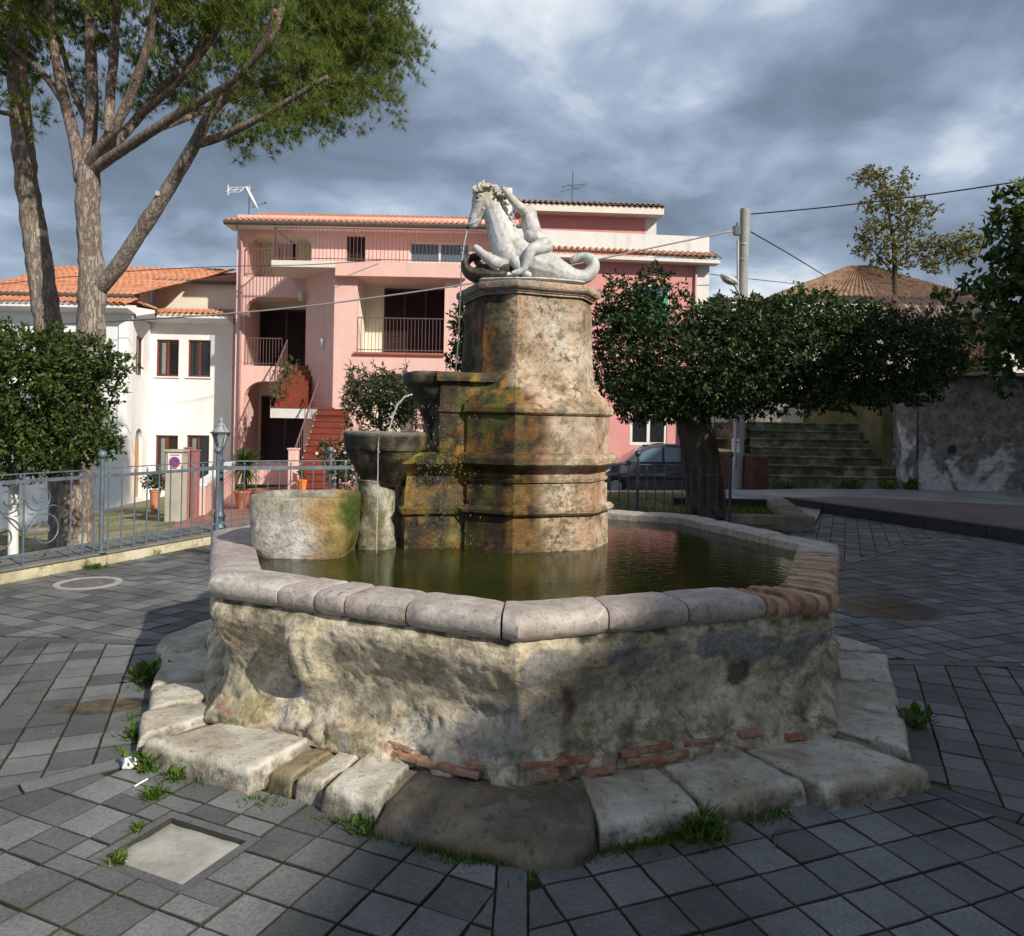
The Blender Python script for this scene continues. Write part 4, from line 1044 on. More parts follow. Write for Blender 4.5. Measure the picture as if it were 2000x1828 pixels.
# ------------------------------------------------------------------ stone trough beside the column
def trough():
    c = at(600, 1010, 5.02); Lx, Ly, z0, z1 = .325, .30, .70, 1.155
    root = thing('stone_trough', 'rounded whitish stone trough stained orange and green, standing in the basin', 'trough', (c.x, c.y, z0))
    m = MB(); cols = []; nr = 72; levels = []
    prof = [(.66, 0), (.76, .02), (.86, .06), (.935, .12), (.98, .19), (1.0, .25), (1.005, .36), (1.0, .425), (.985, .447), (.96, .455), (.84, .455), (.80, .44), (.78, .40), (.76, .34)]
    P = []
    for i in range(len(prof) - 1):
        k = max(1, int(math.hypot((prof[i + 1][0] - prof[i][0]) * .35, prof[i + 1][1] - prof[i][1]) / .016))
        for q in range(k): f = q / k; P.append((prof[i][0] + (prof[i + 1][0] - prof[i][0]) * f, prof[i][1] + (prof[i + 1][1] - prof[i][1]) * f))
    P.append(prof[-1])
    for s_, dz in P:
        for j in range(nr):
            a = 2 * math.pi * j / nr; ca, sa = math.cos(a), math.sin(a); e = 2 / 4.6
            x = c.x + Lx * s_ * math.copysign(abs(ca) ** e, ca); y = c.y + Ly * s_ * math.copysign(abs(sa) ** e, sa); p = (x, y, z0 + dz)
            w = .012 * fbm(p, 5, 7.) + .006 * fbm(p, 18, 8.); m.v.append((x + ca * w, y + sa * w, z0 + dz + w * .5))
            n1 = fbm(p, 5, 3.); n2 = fbm(p, 14, 4.); u = (x - c.x) / Lx
            q = mixc((.44, .42, .37), (.72, .71, .67), sstep(-.3, .4, n1 + .3 * n2 + .25 - dz * .5)); q = mixc(q, (.22, .19, .13), .75 * sstep(.22, .42, dz + .12 * n1))
            q = mixc(q, (.40, .24, .09), .85 * sstep(.15, .5, u + .3 * n1)); q = mixc(q, (.20, .17, .045), .7 * sstep(.45, .75, u + .25 * n2))
            q = mixc(q, (.045, .075, .010), .95 * sstep(.80, .98, u + .2 * n1)); q = mixc(q, (.03, .028, .012), .9 * sstep(.06, .0, dz)); cols.append((*q, 1))
    for i in range(len(P) - 1):
        for j in range(nr): j2 = (j + 1) % nr; m.f.append((i * nr + j, i * nr + j2, (i + 1) * nr + j2, (i + 1) * nr + j))
    m.f += [tuple((len(P) - 1) * nr + j for j in range(nr)), tuple(range(nr - 1, -1, -1))]
    m.build('basin', M['old_stone'], root, 55, cols)
    m = MB().ell((c.x, c.y, 1.11), (Lx * .78, Ly * .78, .004), n=32, m=4); m.build('water_fill', M['water'], root)
    # flat stone wedge it rests on, at the basin's edge
    w = gr(540, 1082, .77)
    m = MB(); n = 14; vs = [(w.x, w.y, .795)]
    for j in range(n): a = 2 * math.pi * j / n; r = 1 + .18 * nz((math.cos(a), math.sin(a), 3), 1.5); vs.append((w.x + .16 * r * math.cos(a), w.y + .10 * r * math.sin(a), .782))
    for j in range(n): v = vs[1 + j]; vs.append((w.x + (v[0] - w.x) * 1.12, w.y + (v[1] - w.y) * 1.12, .70))
    m.add(vs, [(0, 1 + j, 1 + (j + 1) % n) for j in range(n)] + [(1 + j, 1 + n + j, 1 + n + (j + 1) % n, 1 + (j + 1) % n) for j in range(n)]); m.build('bedding_stone', M['step'], root, 40)
trough()
# ------------------------------------------------------------------ statue: sea-horse ridden by a headless child
YS = 5.68
def S(x, y, d=0.0): v = at(x, y, YS); v.y += d; return v
def remesh(name, m, mat, parent, vox=.007, sm=4):
    me = bpy.data.meshes.new(name + '_raw'); off = parent_off(parent)
    me.from_pydata([(v[0] - off.x, v[1] - off.y, v[2] - off.z) for v in m.v], [], m.f)
    o = bpy.data.objects.new(name + '_raw', me); col.objects.link(o)
    r = o.modifiers.new('r', 'REMESH'); r.mode = 'VOXEL'; r.voxel_size = vox; r.use_smooth_shade = True
    s_ = o.modifiers.new('s', 'SMOOTH'); s_.iterations = sm; s_.factor = .5
    dg = bpy.context.evaluated_depsgraph_get(); dg.update()
    me2 = bpy.data.meshes.new_from_object(o.evaluated_get(dg)); me2.name = name; me2.materials.clear(); me2.materials.append(mat)
    bpy.data.objects.remove(o); bpy.data.meshes.remove(me)
    me2.polygons.foreach_set('use_smooth', [True] * len(me2.polygons))
    o2 = bpy.data.objects.new(name, me2); col.objects.link(o2); o2.parent = parent; return o2
PXM = YS / F
def chain(m, pts, n=14):
    """pts: (x,y,depth,rx_px_in_view,ry_depth_m)"""
    P = [S(p[0], p[1], p[2]) for p in pts]
    # refine with Catmull-Rom
    Q = []; RR = []
    for i in range(len(P) - 1):
        p0, p1, p2, p3 = P[max(i - 1, 0)], P[i], P[i + 1], P[min(i + 2, len(P) - 1)]
        for k in range(5):
            f = k / 5; q = .5 * ((2 * p1) + (-p0 + p2) * f + (2 * p0 - 5 * p1 + 4 * p2 - p3) * f * f + (-p0 + 3 * p1 - 3 * p2 + p3) * f ** 3)
            Q.append(q); a, b = pts[i], pts[i + 1]; RR.append(((a[3] + (b[3] - a[3]) * f) * PXM, a[4] + (b[4] - a[4]) * f))
    Q.append(P[-1]); RR.append((pts[-1][3] * PXM, pts[-1][4]))
    m.tube(Q, [(b, a) for a, b in RR], n, True, Vector((0, 1, 0)))
    m.ell(Q[0], (RR[0][0], RR[0][1], RR[0][0]), n=12, m=8); m.ell(Q[-1], (RR[-1][0], RR[-1][1], RR[-1][0]), n=12, m=8)
def statue():
    base = S(1040, 553); base.z = 2.631
    root = thing('statue', 'weathered white marble sea-horse with a headless child rider on the pedestal', 'statue', base)
    m = MB()
    # fish body and curled tail
    chain(m, [(1000, 500, 0, 26, .13), (1020, 508, 0, 32, .15), (1045, 517, 0, 35, .16), (1070, 524, 0, 31, .145), (1095, 533, .01, 23, .11), (1120, 541, .02, 17, .088), (1143, 540, .03, 14, .072), (1157, 528, .04, 13, .066), (1160, 513, .05, 12, .058), (1150, 502, .055, 10, .05), (1135, 500, .055, 8, .042), (1120, 506, .05, 7, .035)])
    # rump of the horse merging into the body
    m.ell(S(1022, 505), (.10, .145, .12), n=18, m=12)
    # chest and barrel
    m.ell(S(988, 500, -.02), (.105, .145, .115), n=18, m=12); m.ell(S(1008, 490), (.11, .13, .105), Matrix.Rotation(R(25), 3, 'Y'), n=18, m=12)
    # neck
    chain(m, [(996, 496, 0, 36, .125), (984, 464, 0, 31, .108), (973, 436, 0, 26, .092), (964, 410, 0, 22, .078), (956, 388, 0, 18, .066)])
    # head
    chain(m, [(957, 382, 0, 19, .070), (944, 392, 0, 23, .072), (938, 408, 0, 18, .062), (931, 422, 0, 13.5, .05), (926, 432, 0, 12.5, .048), (923, 439, 0, 10, .042)])
    m.ell(S(954, 404, 0), (.066, .074, .062), n=14, m=10)                       # cheek
    for sgn in (-1, 1):
        m.tube([S(927, 391, sgn * .050), S(932, 386, sgn * .064), S(939, 386, sgn * .070), S(945, 390, sgn * .068)], [.006, .010, .010, .006], 8); m.tube([S(929, 396, sgn * .056), S(935, 398, sgn * .064), S(942, 396, sgn * .068)], [.005, .007, .005], 8); m.ell(S(935, 392, sgn * .056), (.014, .016, .011), n=10, m=8)            # brow, lids and eyeball
        m.tube([S(946, 412, sgn * .066), S(938, 422, sgn * .052), S(931, 430, sgn * .044)], [.010, .007, .005], 8); m.tube([S(914, 441, sgn * .03), S(926, 440, sgn * .046), S(934, 434, sgn * .046)], .004, 6)
        m.ell(S(922, 430, sgn * .026), (.012, .014, .010), n=10, m=8)            # nostril
        chain(m, [(948, 372, sgn * .04, 5, .014), (944, 362, sgn * .045, 4, .012), (946, 356, sgn * .045, 1.5, .005)], 8)   # ear
    m.ell(S(926, 443, 0), (.026, .032, .014), n=12, m=8)                         # lower lip
    # fore legs: near one folded under, far one pawing forward
    chain(m, [(995, 510, -.07, 18, .066), (975, 521, -.10, 14, .055), (955, 512, -.11, 11, .044), (942, 502, -.11, 8, .034), (936, 497, -.11, 8.5, .036), (931, 492, -.11, 7, .034)])
    chain(m, [(985, 508, .08, 14, .055), (965, 525, .10, 11, .045), (945, 520, .11, 8, .034), (930, 506, .11, 7, .03)])
    chain(m, [(1003, 512, -.10, 14, .05), (1012, 528, -.13, 10, .04), (1022, 540, -.14, 7, .03), (1032, 545, -.14, 6, .026)])
    chain(m, [(960, 520, -.10, 8, .03), (980, 536, -.10, 8, .03), (1003, 548, -.10, 7, .03)])
    # scales on the tail
    for k in range(6):
        x = 1038 + k * 11; y = 520 + k * 3.2; r = (31 - 2.6 * k)
        pts = []
        for a in range(13):
            an = R(-75 + 150 * a / 12); pts.append(S(x + 4 * math.cos(an) - .35 * r * math.sin(an) * .2, y - r * PXM * 0 - 0, 0) + Vector((math.cos(an) * .012, -math.cos(an) * (.145 - .011 * k), math.sin(an) * r * PXM * .98)))
        m.tube(pts, .009, 6)
    for k in range(7):
        x = 1030 + k * 10; y = 512 + k * 3.4; pts = []
        for a in range(11): an = R(-60 + 150 * a / 10); pts.append(S(x + 9 * math.sin(an) - 3, y, 0) + Vector((0, -math.cos(an) * (.160 - .011 * k), math.sin(an) * (33 - 2.4 * k) * PXM)))
        m.tube(pts, .011, 6)
    remesh('horse', m, M['statue'], root, .006, 2)
    # mane
    m = MB()
    for i in range(80):
        f = i / 79; x = 928 + 58 * f + rnd.uniform(-3, 3); y = 372 - 12 * math.sin(f * 3.1) + 16 * f * f + rnd.uniform(-3, 3); d = rnd.uniform(-.06, .06)
        p = S(x, y + 4 * abs(d) / .06, d); a = rnd.uniform(0, 6.28)
        pts = [p + Vector((math.cos(a + k * .9) * .012 * (1 + .1 * k), -.012 * k * (1 if d < 0 else -1), math.sin(a + k * .9) * .013 - .007 * k)) for k in range(5)]
        m.tube(pts, [.013, .014, .013, .010, .004], 6)
    for i in range(34):
        f = rnd.random(); x = 955 + 36 * f; y = 378 + 70 * f; p = S(x + 14, y, rnd.uniform(-.05, .07)); pts = [p, p + Vector((.02, rnd.uniform(-.02, .02), -.02)), p + Vector((.025, rnd.uniform(-.03, .03), -.05))]
        m.tube(pts, [.010, .011, .004], 6)
    m.build('mane', M['statue'], root, True)
    # rider
    m = MB()
    chain(m, [(1033, 416, 0, 15, .070), (1034, 430, 0, 17, .086), (1038, 447, 0, 18, .088), (1045, 464, 0, 16, .082), (1056, 478, 0, 18, .088), (1063, 486, 0, 17, .088)])
    m.ell(S(1036, 462, -.035), (.055, .05, .055), n=14, m=10)                     # belly
    m.ell(S(1034, 407, 0), (.030, .034, .022), n=12, m=8)                         # broken neck
    chain(m, [(1026, 418, -.05, 11, .042), (1012, 409, -.08, 9.5, .036), (1001, 398, -.09, 8, .031), (992, 386, -.08, 7, .028), (985, 377, -.065, 6, .026)])   # raised arm
    for i in range(4): chain(m, [(986 - i, 377 + i * 2.2, -.065 + .012 * i, 2.4, .009), (979 - i, 374 + i * 2.4, -.055 + .014 * i, 2.2, .0085), (975 - i, 378 + i * 2.4, -.045 + .014 * i, 1.8, .007)], 7)
    chain(m, [(987, 375, -.06, 2.4, .009), (983, 369, -.045, 2.0, .008), (979, 369, -.035, 1.7, .007)], 7)
    for s_ in (-1, 1):
        chain(m, [(1062, 487, s_ * .09, 17, .065), (1048, 494, s_ * .135, 14, .056), (1036, 500, s_ * .16, 11, .046), (1030, 514, s_ * .165, 9.5, .040), (1025, 528, s_ * .165, 7.5, .032), (1021, 536, s_ * .165, 6.5, .028), (1010, 541, s_ * .165, 6, .026), (1003, 542, s_ * .17, 4.5, .022)])
        for q in range(5): m.ell(S(999 + q * .6, 541 + q * .8, s_ * (.15 + .01 * q)), (.011, .006, .007), n=8, m=6)
    remesh('rider', m, M['statue'], root, .0055, 3)
    # dark wave scroll under the fore legs, and the rock the beast lies on
    m = MB()
    chain(m, [(985, 542, 0, 12, .15), (960, 543, 0, 13, .16), (935, 541, 0, 14, .15), (916, 533, 0, 12, .13), (909, 519, 0, 9, .12), (916, 508, 0, 6, .10), (928, 502, 0, 5, .09), (938, 504, 0, 4, .08)])
    m.ell(S(966, 533, .03), (.12, .14, .085), n=14, m=10); m.ell(S(985, 530, -.02), (.08, .13, .08), n=14, m=10); m.ell(S(946, 534, .02), (.09, .13, .07), n=14, m=10)
    remesh('wave_scroll', m, M['dark_stone'], root, .008, 2)
    m = MB()
    vs = []; nn = 40
    chain(m, [(940, 553, 0, 4, .17), (990, 553, 0, 5, .20), (1050, 553, 0, 5, .20), (1110, 554, .02, 4, .15), (1140, 555, .03, 3, .11)])
    remesh('rock_base', m, M['statue'], root, .01, 2)
    for sgn in (-1, 1):
        MB().ell(S(934, 392, sgn * .067), (.013, .008, .008), n=10, m=8).build('eye', M['dark_stone'], root, True); MB().ell(S(921, 430, sgn * .036), (.007, .010, .009), n=10, m=8).build('nostril', M['dark_stone'], root, True)
    # iron spout in the mouth
    m = MB(); m.tube([S(925, 440), S(917, 441), S(913, 447)], [.013, .012, .014], 10); m.build('spout', M['plastic'], root, True)
statue()
def jet(name, label, pts, r, drops=10):
    m = MB(); P = [Vector(p) for p in pts]
    Q = []
    for i in range(len(P) - 1):
        for k in range(8): Q.append(P[i].lerp(P[i + 1], k / 8))
    Q.append(P[-1]); m.tube(Q, [r * (1 + .35 * nz((i * .7, 0, 0), 1.3)) for i in range(len(Q))], 8)
    for i in range(drops):
        q = rnd.choice(Q); m.ell((q.x + rnd.uniform(-.02, .02), q.y + rnd.uniform(-.02, .02), q.z + rnd.uniform(-.02, .02)), (.004, .004, .006), n=6, m=4)
    return tag(m.build(name, M['jet'], None, True, loc=P[-1]), label, 'water jet')
jet('water_jet', 'thin stream of water falling from the mouth of the horse statue', [S(913, 448), S(910, 462), S(906, 480), S(903, 505), S(901, 530)] + [Vector((S(899, 560).x, 5.62, 2.3)), Vector((S(897, 560).x - .01, 5.60, 1.99))], .0045)
a0 = at(790, 776, 5.30); jet('water_jet', 'curved stream of water arching from the upper bowl into the lower bowl', [a0 + Vector((.05, .03, .02)), a0, at(776, 792, 5.30), at(767, 815, 5.30), at(761, 838, 5.30), Vector((at(760, 846, 5.3).x, 5.30, 1.535))], .006)
l0 = LB + Vector((.0, -.285, 0)); jet('water_jet', 'thread of water dripping from the lower bowl down past its column', [(l0.x + .005, l0.y + .0, 1.55), (l0.x + .004, l0.y - .012, 1.45), (l0.x + .006, l0.y - .015, 1.1), (l0.x + .006, l0.y - .016, .765)], .004, 6)
def drips():
    m = MB()
    for i in range(150):
        a = rnd.gauss(.72, .12); q = PC + PD * a + PT * rnd.uniform(.36, .42)
        z = rnd.uniform(.80, 1.75); m.ell((q.x, q.y - .02, z), (.002, .002, rnd.uniform(.003, .008)), n=5, m=4)
    tag(m.build('water_drops', M['jet'], None, True), kind='stuff')
drips()

# ================================================================== houses
def rect(W, x0, y0, x1, y1, arch=None, ra=None):
    """hole loop in plane W from photo rectangle; arch: 'both','left','right' rounded top corners with radius ra (m)"""
    xm, ym = (x0 + x1) / 2, (y0 + y1) / 2
    a0, _ = W.hit(x0, ym); a1, _ = W.hit(x1, ym); _, z1 = W.hit(xm, y0); _, z0 = W.hit(xm, y1)
    l = [(a0, z0), (a1, z0)]
    r = ra or .4
    if arch in ('both', 'right'): l += [(a1 - r + r * math.cos(t), z1 - r + r * math.sin(t)) for t in [R(q) for q in range(0, 91, 15)]]
    else: l.append((a1, z1))
    if arch in ('both', 'left'): l += [(a0 + r + r * math.cos(t), z1 - r + r * math.sin(t)) for t in [R(q) for q in range(90, 181, 15)]]
    else: l.append((a0, z1))
    return l
def bounds(l): return min(p[0] for p in l), max(p[0] for p in l), min(p[1] for p in l), max(p[1] for p in l)
def tiled(name, parent, mat, A, B, C, D, pitch=.20, rows=.33, amp=.045):
    """corrugated clay roof over quad: eave A->B, ridge D->C (world points)"""
    A, B, C, D = map(Vector, (A, B, C, D)); n = max(2, int((B - A).length / pitch)); nr = max(1, int((D - A).length / rows)); m = MB()
    up = (B - A).cross(D - A).normalized()
    if up.z < 0: up = -up
    per = 6
    for r in range(nr):
        f0, f1 = r / nr, (r + 1) / nr + .012
        base = len(m.v); W = n * per + 1
        for f, lift in ((f0, .028), (f1, .0)):
            for i in range(W):
                u = i / (W - 1); p = (A.lerp(B, u)).lerp(D.lerp(C, u), min(f, 1)); ph = (i % per) / per
                h = amp * (math.sin(math.pi * min(1, ph / .6)) if ph < .6 else -.45 * math.sin(math.pi * (ph - .6) / .4))
                m.v.append(tuple(p + up * (h + lift + .006 * nz((i // per, r, 3), 1.7))))
        for i in range(W): p = m.v[base + i]; m.v.append(tuple(Vector(p) - up * .03))
        for i in range(W - 1): m.f.append((base + i, base + i + 1, base + W + i + 1, base + W + i)); m.f.append((base + 2 * W + i, base + 2 * W + i + 1, base + i + 1, base + i))
    o = m.build(name, mat, parent); o['kind'] = 'stuff'; return o
def eave_row(parent, mat, A, B, back, up=Vector((0, 0, 1)), pitch=.2, r=.085, ln=.42):
    """one clay tile after another along the eave, sharing one mesh"""
    A, B = Vector(A), Vector(B); d = (B - A).normalized(); n = int((B - A).length / pitch); back = Vector(back).normalized(); u = d.cross(back); u = u if u.z > 0 else -u
    mb = MB(); k = 7; vs = []
    for rr, s0 in ((r, 0.0), (r * .82, ln)):
        for j in range(k): a = math.pi * j / (k - 1); vs.append((rr * math.cos(a), s0, rr * .85 * math.sin(a)))
    for j in range(k): a = math.pi * j / (k - 1); vs.append((r * .82 * math.cos(a), 0, r * .68 * math.sin(a)))
    mb.add(vs, [(j, j + 1, k + j + 1, k + j) for j in range(k - 1)] + [(2 * k + j, 2 * k + j + 1, j + 1, j) for j in range(k - 1)])
    first = None
    for i in range(n):
        p = A + d * ((i + .5) * pitch); Mx = Matrix(((d.x, back.x, u.x, p.x), (d.y, back.y, u.y, p.y), (d.z, back.z, u.z, p.z), (0, 0, 0, 1)))
        if first is None:
            me = bpy.data.meshes.new('roof_tile'); me.from_pydata(mb.v, [], mb.f); me.materials.append(mat); first = bpy.data.objects.new('roof_tile', me); col.objects.link(first); first.parent = parent; first.matrix_local = Matrix.Translation(-parent_off(parent)) @ Mx
        else: share(first, 'roof_tile', parent, Mx)
def railing(parent, W, a0, a1, z0, z1, out, mat, sp=.115, r=.008, name='railing', belly=False):
    rl = bpy.data.objects.new(name, None); col.objects.link(rl); rl.parent = parent; rl.location = W.P(a0, z0, out) - parent_off(parent); rl.empty_display_size = .1
    m = MB(); m.wbox(W, a0, a1, z1 - .015, z1 + .015, out - .02, out + .02); m.build('top_rail', mat, rl)
    m = MB(); m.wbox(W, a0, a1, z0 + .08, z0 + .105, out - .012, out + .012); m.build('bottom_rail', mat, rl)
    n = int((a1 - a0) / sp); first = None
    for i in range(n + 1):
        a = a0 + (a1 - a0) * i / n; p = W.P(a, 0, out)
        if first is None:
            mb = MB(); mb.box(p.x - r, p.x + r, p.y - r, p.y + r, z0 + .02, z1 - .016); first = mb.build('bar', mat, rl); fx = p
        else:
            c = bpy.data.objects.new('bar', first.data); col.objects.link(c); c.parent = rl; c.location = (p.x - fx.x, p.y - fx.y, 0)
    return rl
def window(parent, W, loop, depth, frame, glass, name='window', leaves=2, curtain=False, fw=.07, sill=None, shutter=False):
    a0, a1, z0, z1 = bounds(loop); w = bpy.data.objects.new(name, None); col.objects.link(w); w.parent = parent; w.location = W.P(a0, z0, 0) - parent_off(parent); w.empty_display_size = .1
    m = MB(); o = -depth
    m.wbox(W, a0, a0 + fw, z0, z1, o - .05, o + .03); m.wbox(W, a1 - fw, a1, z0, z1, o - .05, o + .03); m.wbox(W, a0 + fw + .001, a1 - fw - .001, z1 - fw, z1, o - .05, o + .03); m.wbox(W, a0 + fw + .001, a1 - fw - .001, z0, z0 + fw, o - .05, o + .03)
    for k in range(1, leaves):
        a = a0 + (a1 - a0) * k / leaves; m.wbox(W, a - fw * .6, a + fw * .6, z0 + fw + .001, z1 - fw - .001, o - .045, o + .035)
    m.build('frame', frame, w)
    for k in range(leaves):
        b0 = a0 + (a1 - a0) * k / leaves + fw * (1 if k == 0 else .6) + .002; b1 = a0 + (a1 - a0) * (k + 1) / leaves - fw * (1 if k == leaves - 1 else .6) - .002
        if shutter:
            m = MB(); n = int((z1 - z0 - 2 * fw) / .075)
            for i in range(n):
                za = z0 + fw + i * (z1 - z0 - 2 * fw) / n; m.add([W.P(b0, za, o + .02), W.P(b1, za, o + .02), W.P(b1, za + .07, o - .02), W.P(b0, za + .07, o - .02)], [(0, 1, 2, 3)])
            m.wbox(W, b0, b1, z0 + fw, z1 - fw, o - .05, o - .03); m.build('shutter_leaf', frame, w)
        else:
            m = MB(); m.wbox(W, b0, b1, z0 + fw + .002, z1 - fw - .002, o - .02, o - .008); m.build('pane', glass, w)
            if curtain and k == 0:
                m = MB(); m.wbox(W, b0 + .1, b1 - .06, z0 + fw + .03, z1 - fw - .05, o - .0075, o - .006); m.build('curtain', M['curtain'], w)
    if sill:
        m = MB(); m.wbox(W, a0 - .06, a1 + .06, z0 - .05, z0, -.12, .06); m.build('sill', sill, w)
    return w
def pink_house():
    W = VP(0, 27.2, 0); V = VP(0, 25.3, 0)
    g = -.75
    base = W.P(W.hit(700, 900)[0], g)
    root = thing('pink_house', 'pink two-storey house with arched loggias, balconies and red outside stairs', 'house', base)
    xl = W.hit(460, 650)[0]; xr = W.hit(1010, 600)[0]; _, ze = W.hit(700, 438)
    ze += .25
    holes = [rect(W, 483, 457, 608, 542, 'both', .55), rect(W, 677, 462, 714, 515), rect(W, 800, 474, 917, 515), rect(W, 477, 581, 597, 716, 'left', .6), rect(W, 474, 746, 600, 905, 'left', .7)]
    m = MB(); m.panel(W, [(xl, g), (xr, g), (xr, ze), (xl, ze)], holes, 0, -.3); m.build('rear_wall', M['pink'], root)
    # left flank
    m = MB(); m.wbox(W, xl, xl + .3, g, ze, -6, -.301); m.build('side_wall', M['pink'], root)
    # loggia boxes: cream back walls, ceilings, floors
    for i, l in enumerate((holes[0], holes[3], holes[4])):
        a0, a1, z0, z1 = bounds(l); m = MB()
        m.wbox(W, a0 - .35, a1 + .5, z0 - .2, z1 + .2, -1.9, -1.75); m.wbox(W, a0 - .3, a0 - .12, z0 - .2, z1 + .2, -1.749, -.302); m.wbox(W, a1 + .12, a1 + .3, z0 - .2, z1 + .2, -1.749, -.302); m.wbox(W, a0 - .119, a1 + .119, z1 + .02, z1 + .18, -1.749, -.302); m.wbox(W, a0 - .119, a1 + .119, z0 - .18, z0 - .02, -1.749, -.302)
        m.build('loggia', M['cream'], root)
    VB = VP(0, 27.2 + 1.74, 0)
    for (x0, y0, x1, y1) in ((547, 465, 578, 520), (508, 606, 612, 722), (510, 775, 605, 925)):
        window(root, VB, rect(VB, x0, y0, x1, y1), -.03, M['shutter'], M['glass'], 'door', 2 if x1 - x0 > 40 else 1, shutter=True)
    window(root, W, holes[1], .12, M['shutter'], M['glass'], 'door', 2, shutter=True); window(root, W, holes[2], .10, M['white_pvc'], M['glass_blue'], 'window', 2, fw=.06)
    # front block with balcony recess
    fl = V.hit(652, 650)[0]; fr = V.hit(945, 650)[0]; zt = 6.62
    hb = rect(V, 697, 532, 868, 690, 'left', .45); ha = rect(V, 712, 733, 808, 850, 'both', .5)
    m = MB(); m.panel(V, [(fl, g), (fr, g), (fr, zt), (fl, zt)], [hb, ha], 0, -.3); m.build('front_wall', M['pink'], root)
    a0, a1, z0, z1 = bounds(hb); m = MB(); m.wbox(V, a0 - .3, a1 + .3, z0 - .15, z1 + .15, -1.65, -1.5); m.wbox(V, a0 - .25, a0 - .0, z0 - .15, z1 + .15, -1.499, -.302); m.wbox(V, a1 + .0, a1 + .25, z0 - .15, z1 + .15, -1.499, -.302); m.wbox(V, a0 + .001, a1 - .001, z1 + .01, z1 + .14, -1.499, -.302); m.wbox(V, a0 + .001, a1 - .001, z0 - .14, z0 - .0, -1.499, -.302); m.build('loggia', M['cream'], root)
    VR = VP(0, 25.3 + 1.49, 0); window(root, VR, rect(VR, 750, 566, 872, 705), -.03, M['shutter'], M['glass'], 'door', 3, shutter=True)
    a0, a1, z0, z1 = bounds(ha); m = MB(); m.wbox(V, a0 - .2, a1 + .2, z0 - .2, z1 + .2, -.6, -.5); m.build('arched_recess', M['cream'], root)
    m = MB(); a0, a1, z0, z1 = bounds(hb); m.wbox(V, a0 - .06, a1 + .06, z0 - .07, z0 + .0, -.28, .10); m.build('balcony_sill', M['terracotta'], root)
    railing(root, V, a0 + .02, a1 - .02, z0, V.hit(780, 622)[1], -.06, M['iron_brown'], .12)
    # chamfered wall between the two planes
    cl = W.hit(597, 650)[0]; m = MB(); m.add([(cl, 27.199, g), (fl, 25.3, g), (fl, 25.3, zt), (cl, 27.199, zt)], [(0, 1, 2, 3)]); m.add([(cl + .02, 27.199, 1.99), (fl + .02, 25.32, 1.99)], []); m.build('splayed_wall', M['pink'], root)
    for x, y, d in ((631, 672, .62), (588, 581, -.2)):
        p = at(x, y, 25.3 + (652 - x) / 55 * 1.9 - .12) if x > 600 else at(x, y, 27.0)
        l = MB(); l.lathe((p.x, p.y, p.z), [(.02, .22), (.06, .2), (.10, .12), (.10, .10), (.07, -.12), (.03, -.16), (.0, -.17)], 10); l.tube([(p.x, p.y + .14, p.z + .05), (p.x, p.y, p.z + .24)], .015, 6); l.build('wall_lamp', M['white_pvc'], root, 40)
    # terrace slab and pink fascia
    sl = V.hit(530, 510)[0] * 25.0 / 25.3
    T = VP(0, 25.0, 0); s0, _ = T.hit(530, 512); s1, _ = T.hit(655, 520); s2, _ = T.hit(909, 530)
    m = MB(); m.box(s0, s1 - .002, 25.0, 27.198, 6.62, 6.83); m.build('terrace_slab', M['soffit'], root)
    m = MB(); m.box(s1, s2, 25.0, 27.198, 6.36, 6.832); m.build('terrace_fascia', M['pink'], root)
    railing(root, T, s0 + .03, s2 + .6, 6.83, 7.93, -.06, M['iron_brown'], .125)
    Ws = VP(s0 + .05, 25.06, math.pi / 2); railing(root, Ws, 0, 2.1, 6.83, 7.93, 0, M['iron_brown'], .12)
    a0, a1, z0, z1 = bounds(holes[0]); railing(root, W, a0 - .05, a0 + 1.0, z0 + .0, z0 + 1.0, .05, M['iron_brown'], .11)
    a0, a1, z0, z1 = bounds(holes[3]); railing(root, W, a0 + .02, a0 + 1.35, z0, z0 + 1.0, -.05, M['iron_brown'], .11)
    # roof with gutter
    E0, E1 = W.hit(457, 430)[0] - .1, xr + .2; ey, ry = 26.55, 30.2; ezz = W.hit(700, 431)[1]
    ez = EYE - uv(700, 441)[1] * ey; rz = EYE - uv(700, 422)[1] * ry
    tiled('roof', root, M['tile'], (E0, ey, ez + .1), (E1, ey, ez + .1), (E1, ry, rz), (E0 + .5, ry, rz)); m = MB(); m.box(E0, E1, ey + .02, 27.5, ez - .06, ez + .03); m.build('soffit', M['soffit'], root)
    m = MB(); m.tube([(E0, ey - .03, ez + .03), (E1, ey - .03, ez + .03)], .085, 8); m.build('gutter', M['gutter'], root)
    m = MB(); m.tube([(xl + .18, 26.62, ez - .02), (xl + .2, 27.0, ez - .45), (xl + .2, 27.12, ez - .7), (xl + .2, 27.12, g)], .05, 8); m.build('drainpipe', M['pipe_pink'], root, True)
    # outside stairs
    st = bpy.data.objects.new('staircase', None); col.objects.link(st); st.parent = root; st.location = at(620, 950, 22.5) - base; st.empty_display_size = .1
    n = 13; zb, zt2 = -.56, 1.95; yb, yt = 22.3, 25.25
    for i in range(n):
        z0 = zb + (zt2 - zb) * i / n; z1 = zb + (zt2 - zb) * (i + 1) / n; y0 = yb + (yt - yb) * i / n; y1 = yt
        m = MB(); xa = at(588, 900, 23.2).x; xb = at(652, 900, 23.2).x; m.box(xa, xb, y0, y0 + (yt - yb) / n + .03, z0 - .14, z1 - .032); m.box(xa, xb, y0 - .025, y0 + (yt - yb) / n, z1 - .03, z1); m.build('step', M['stair_red'], st)
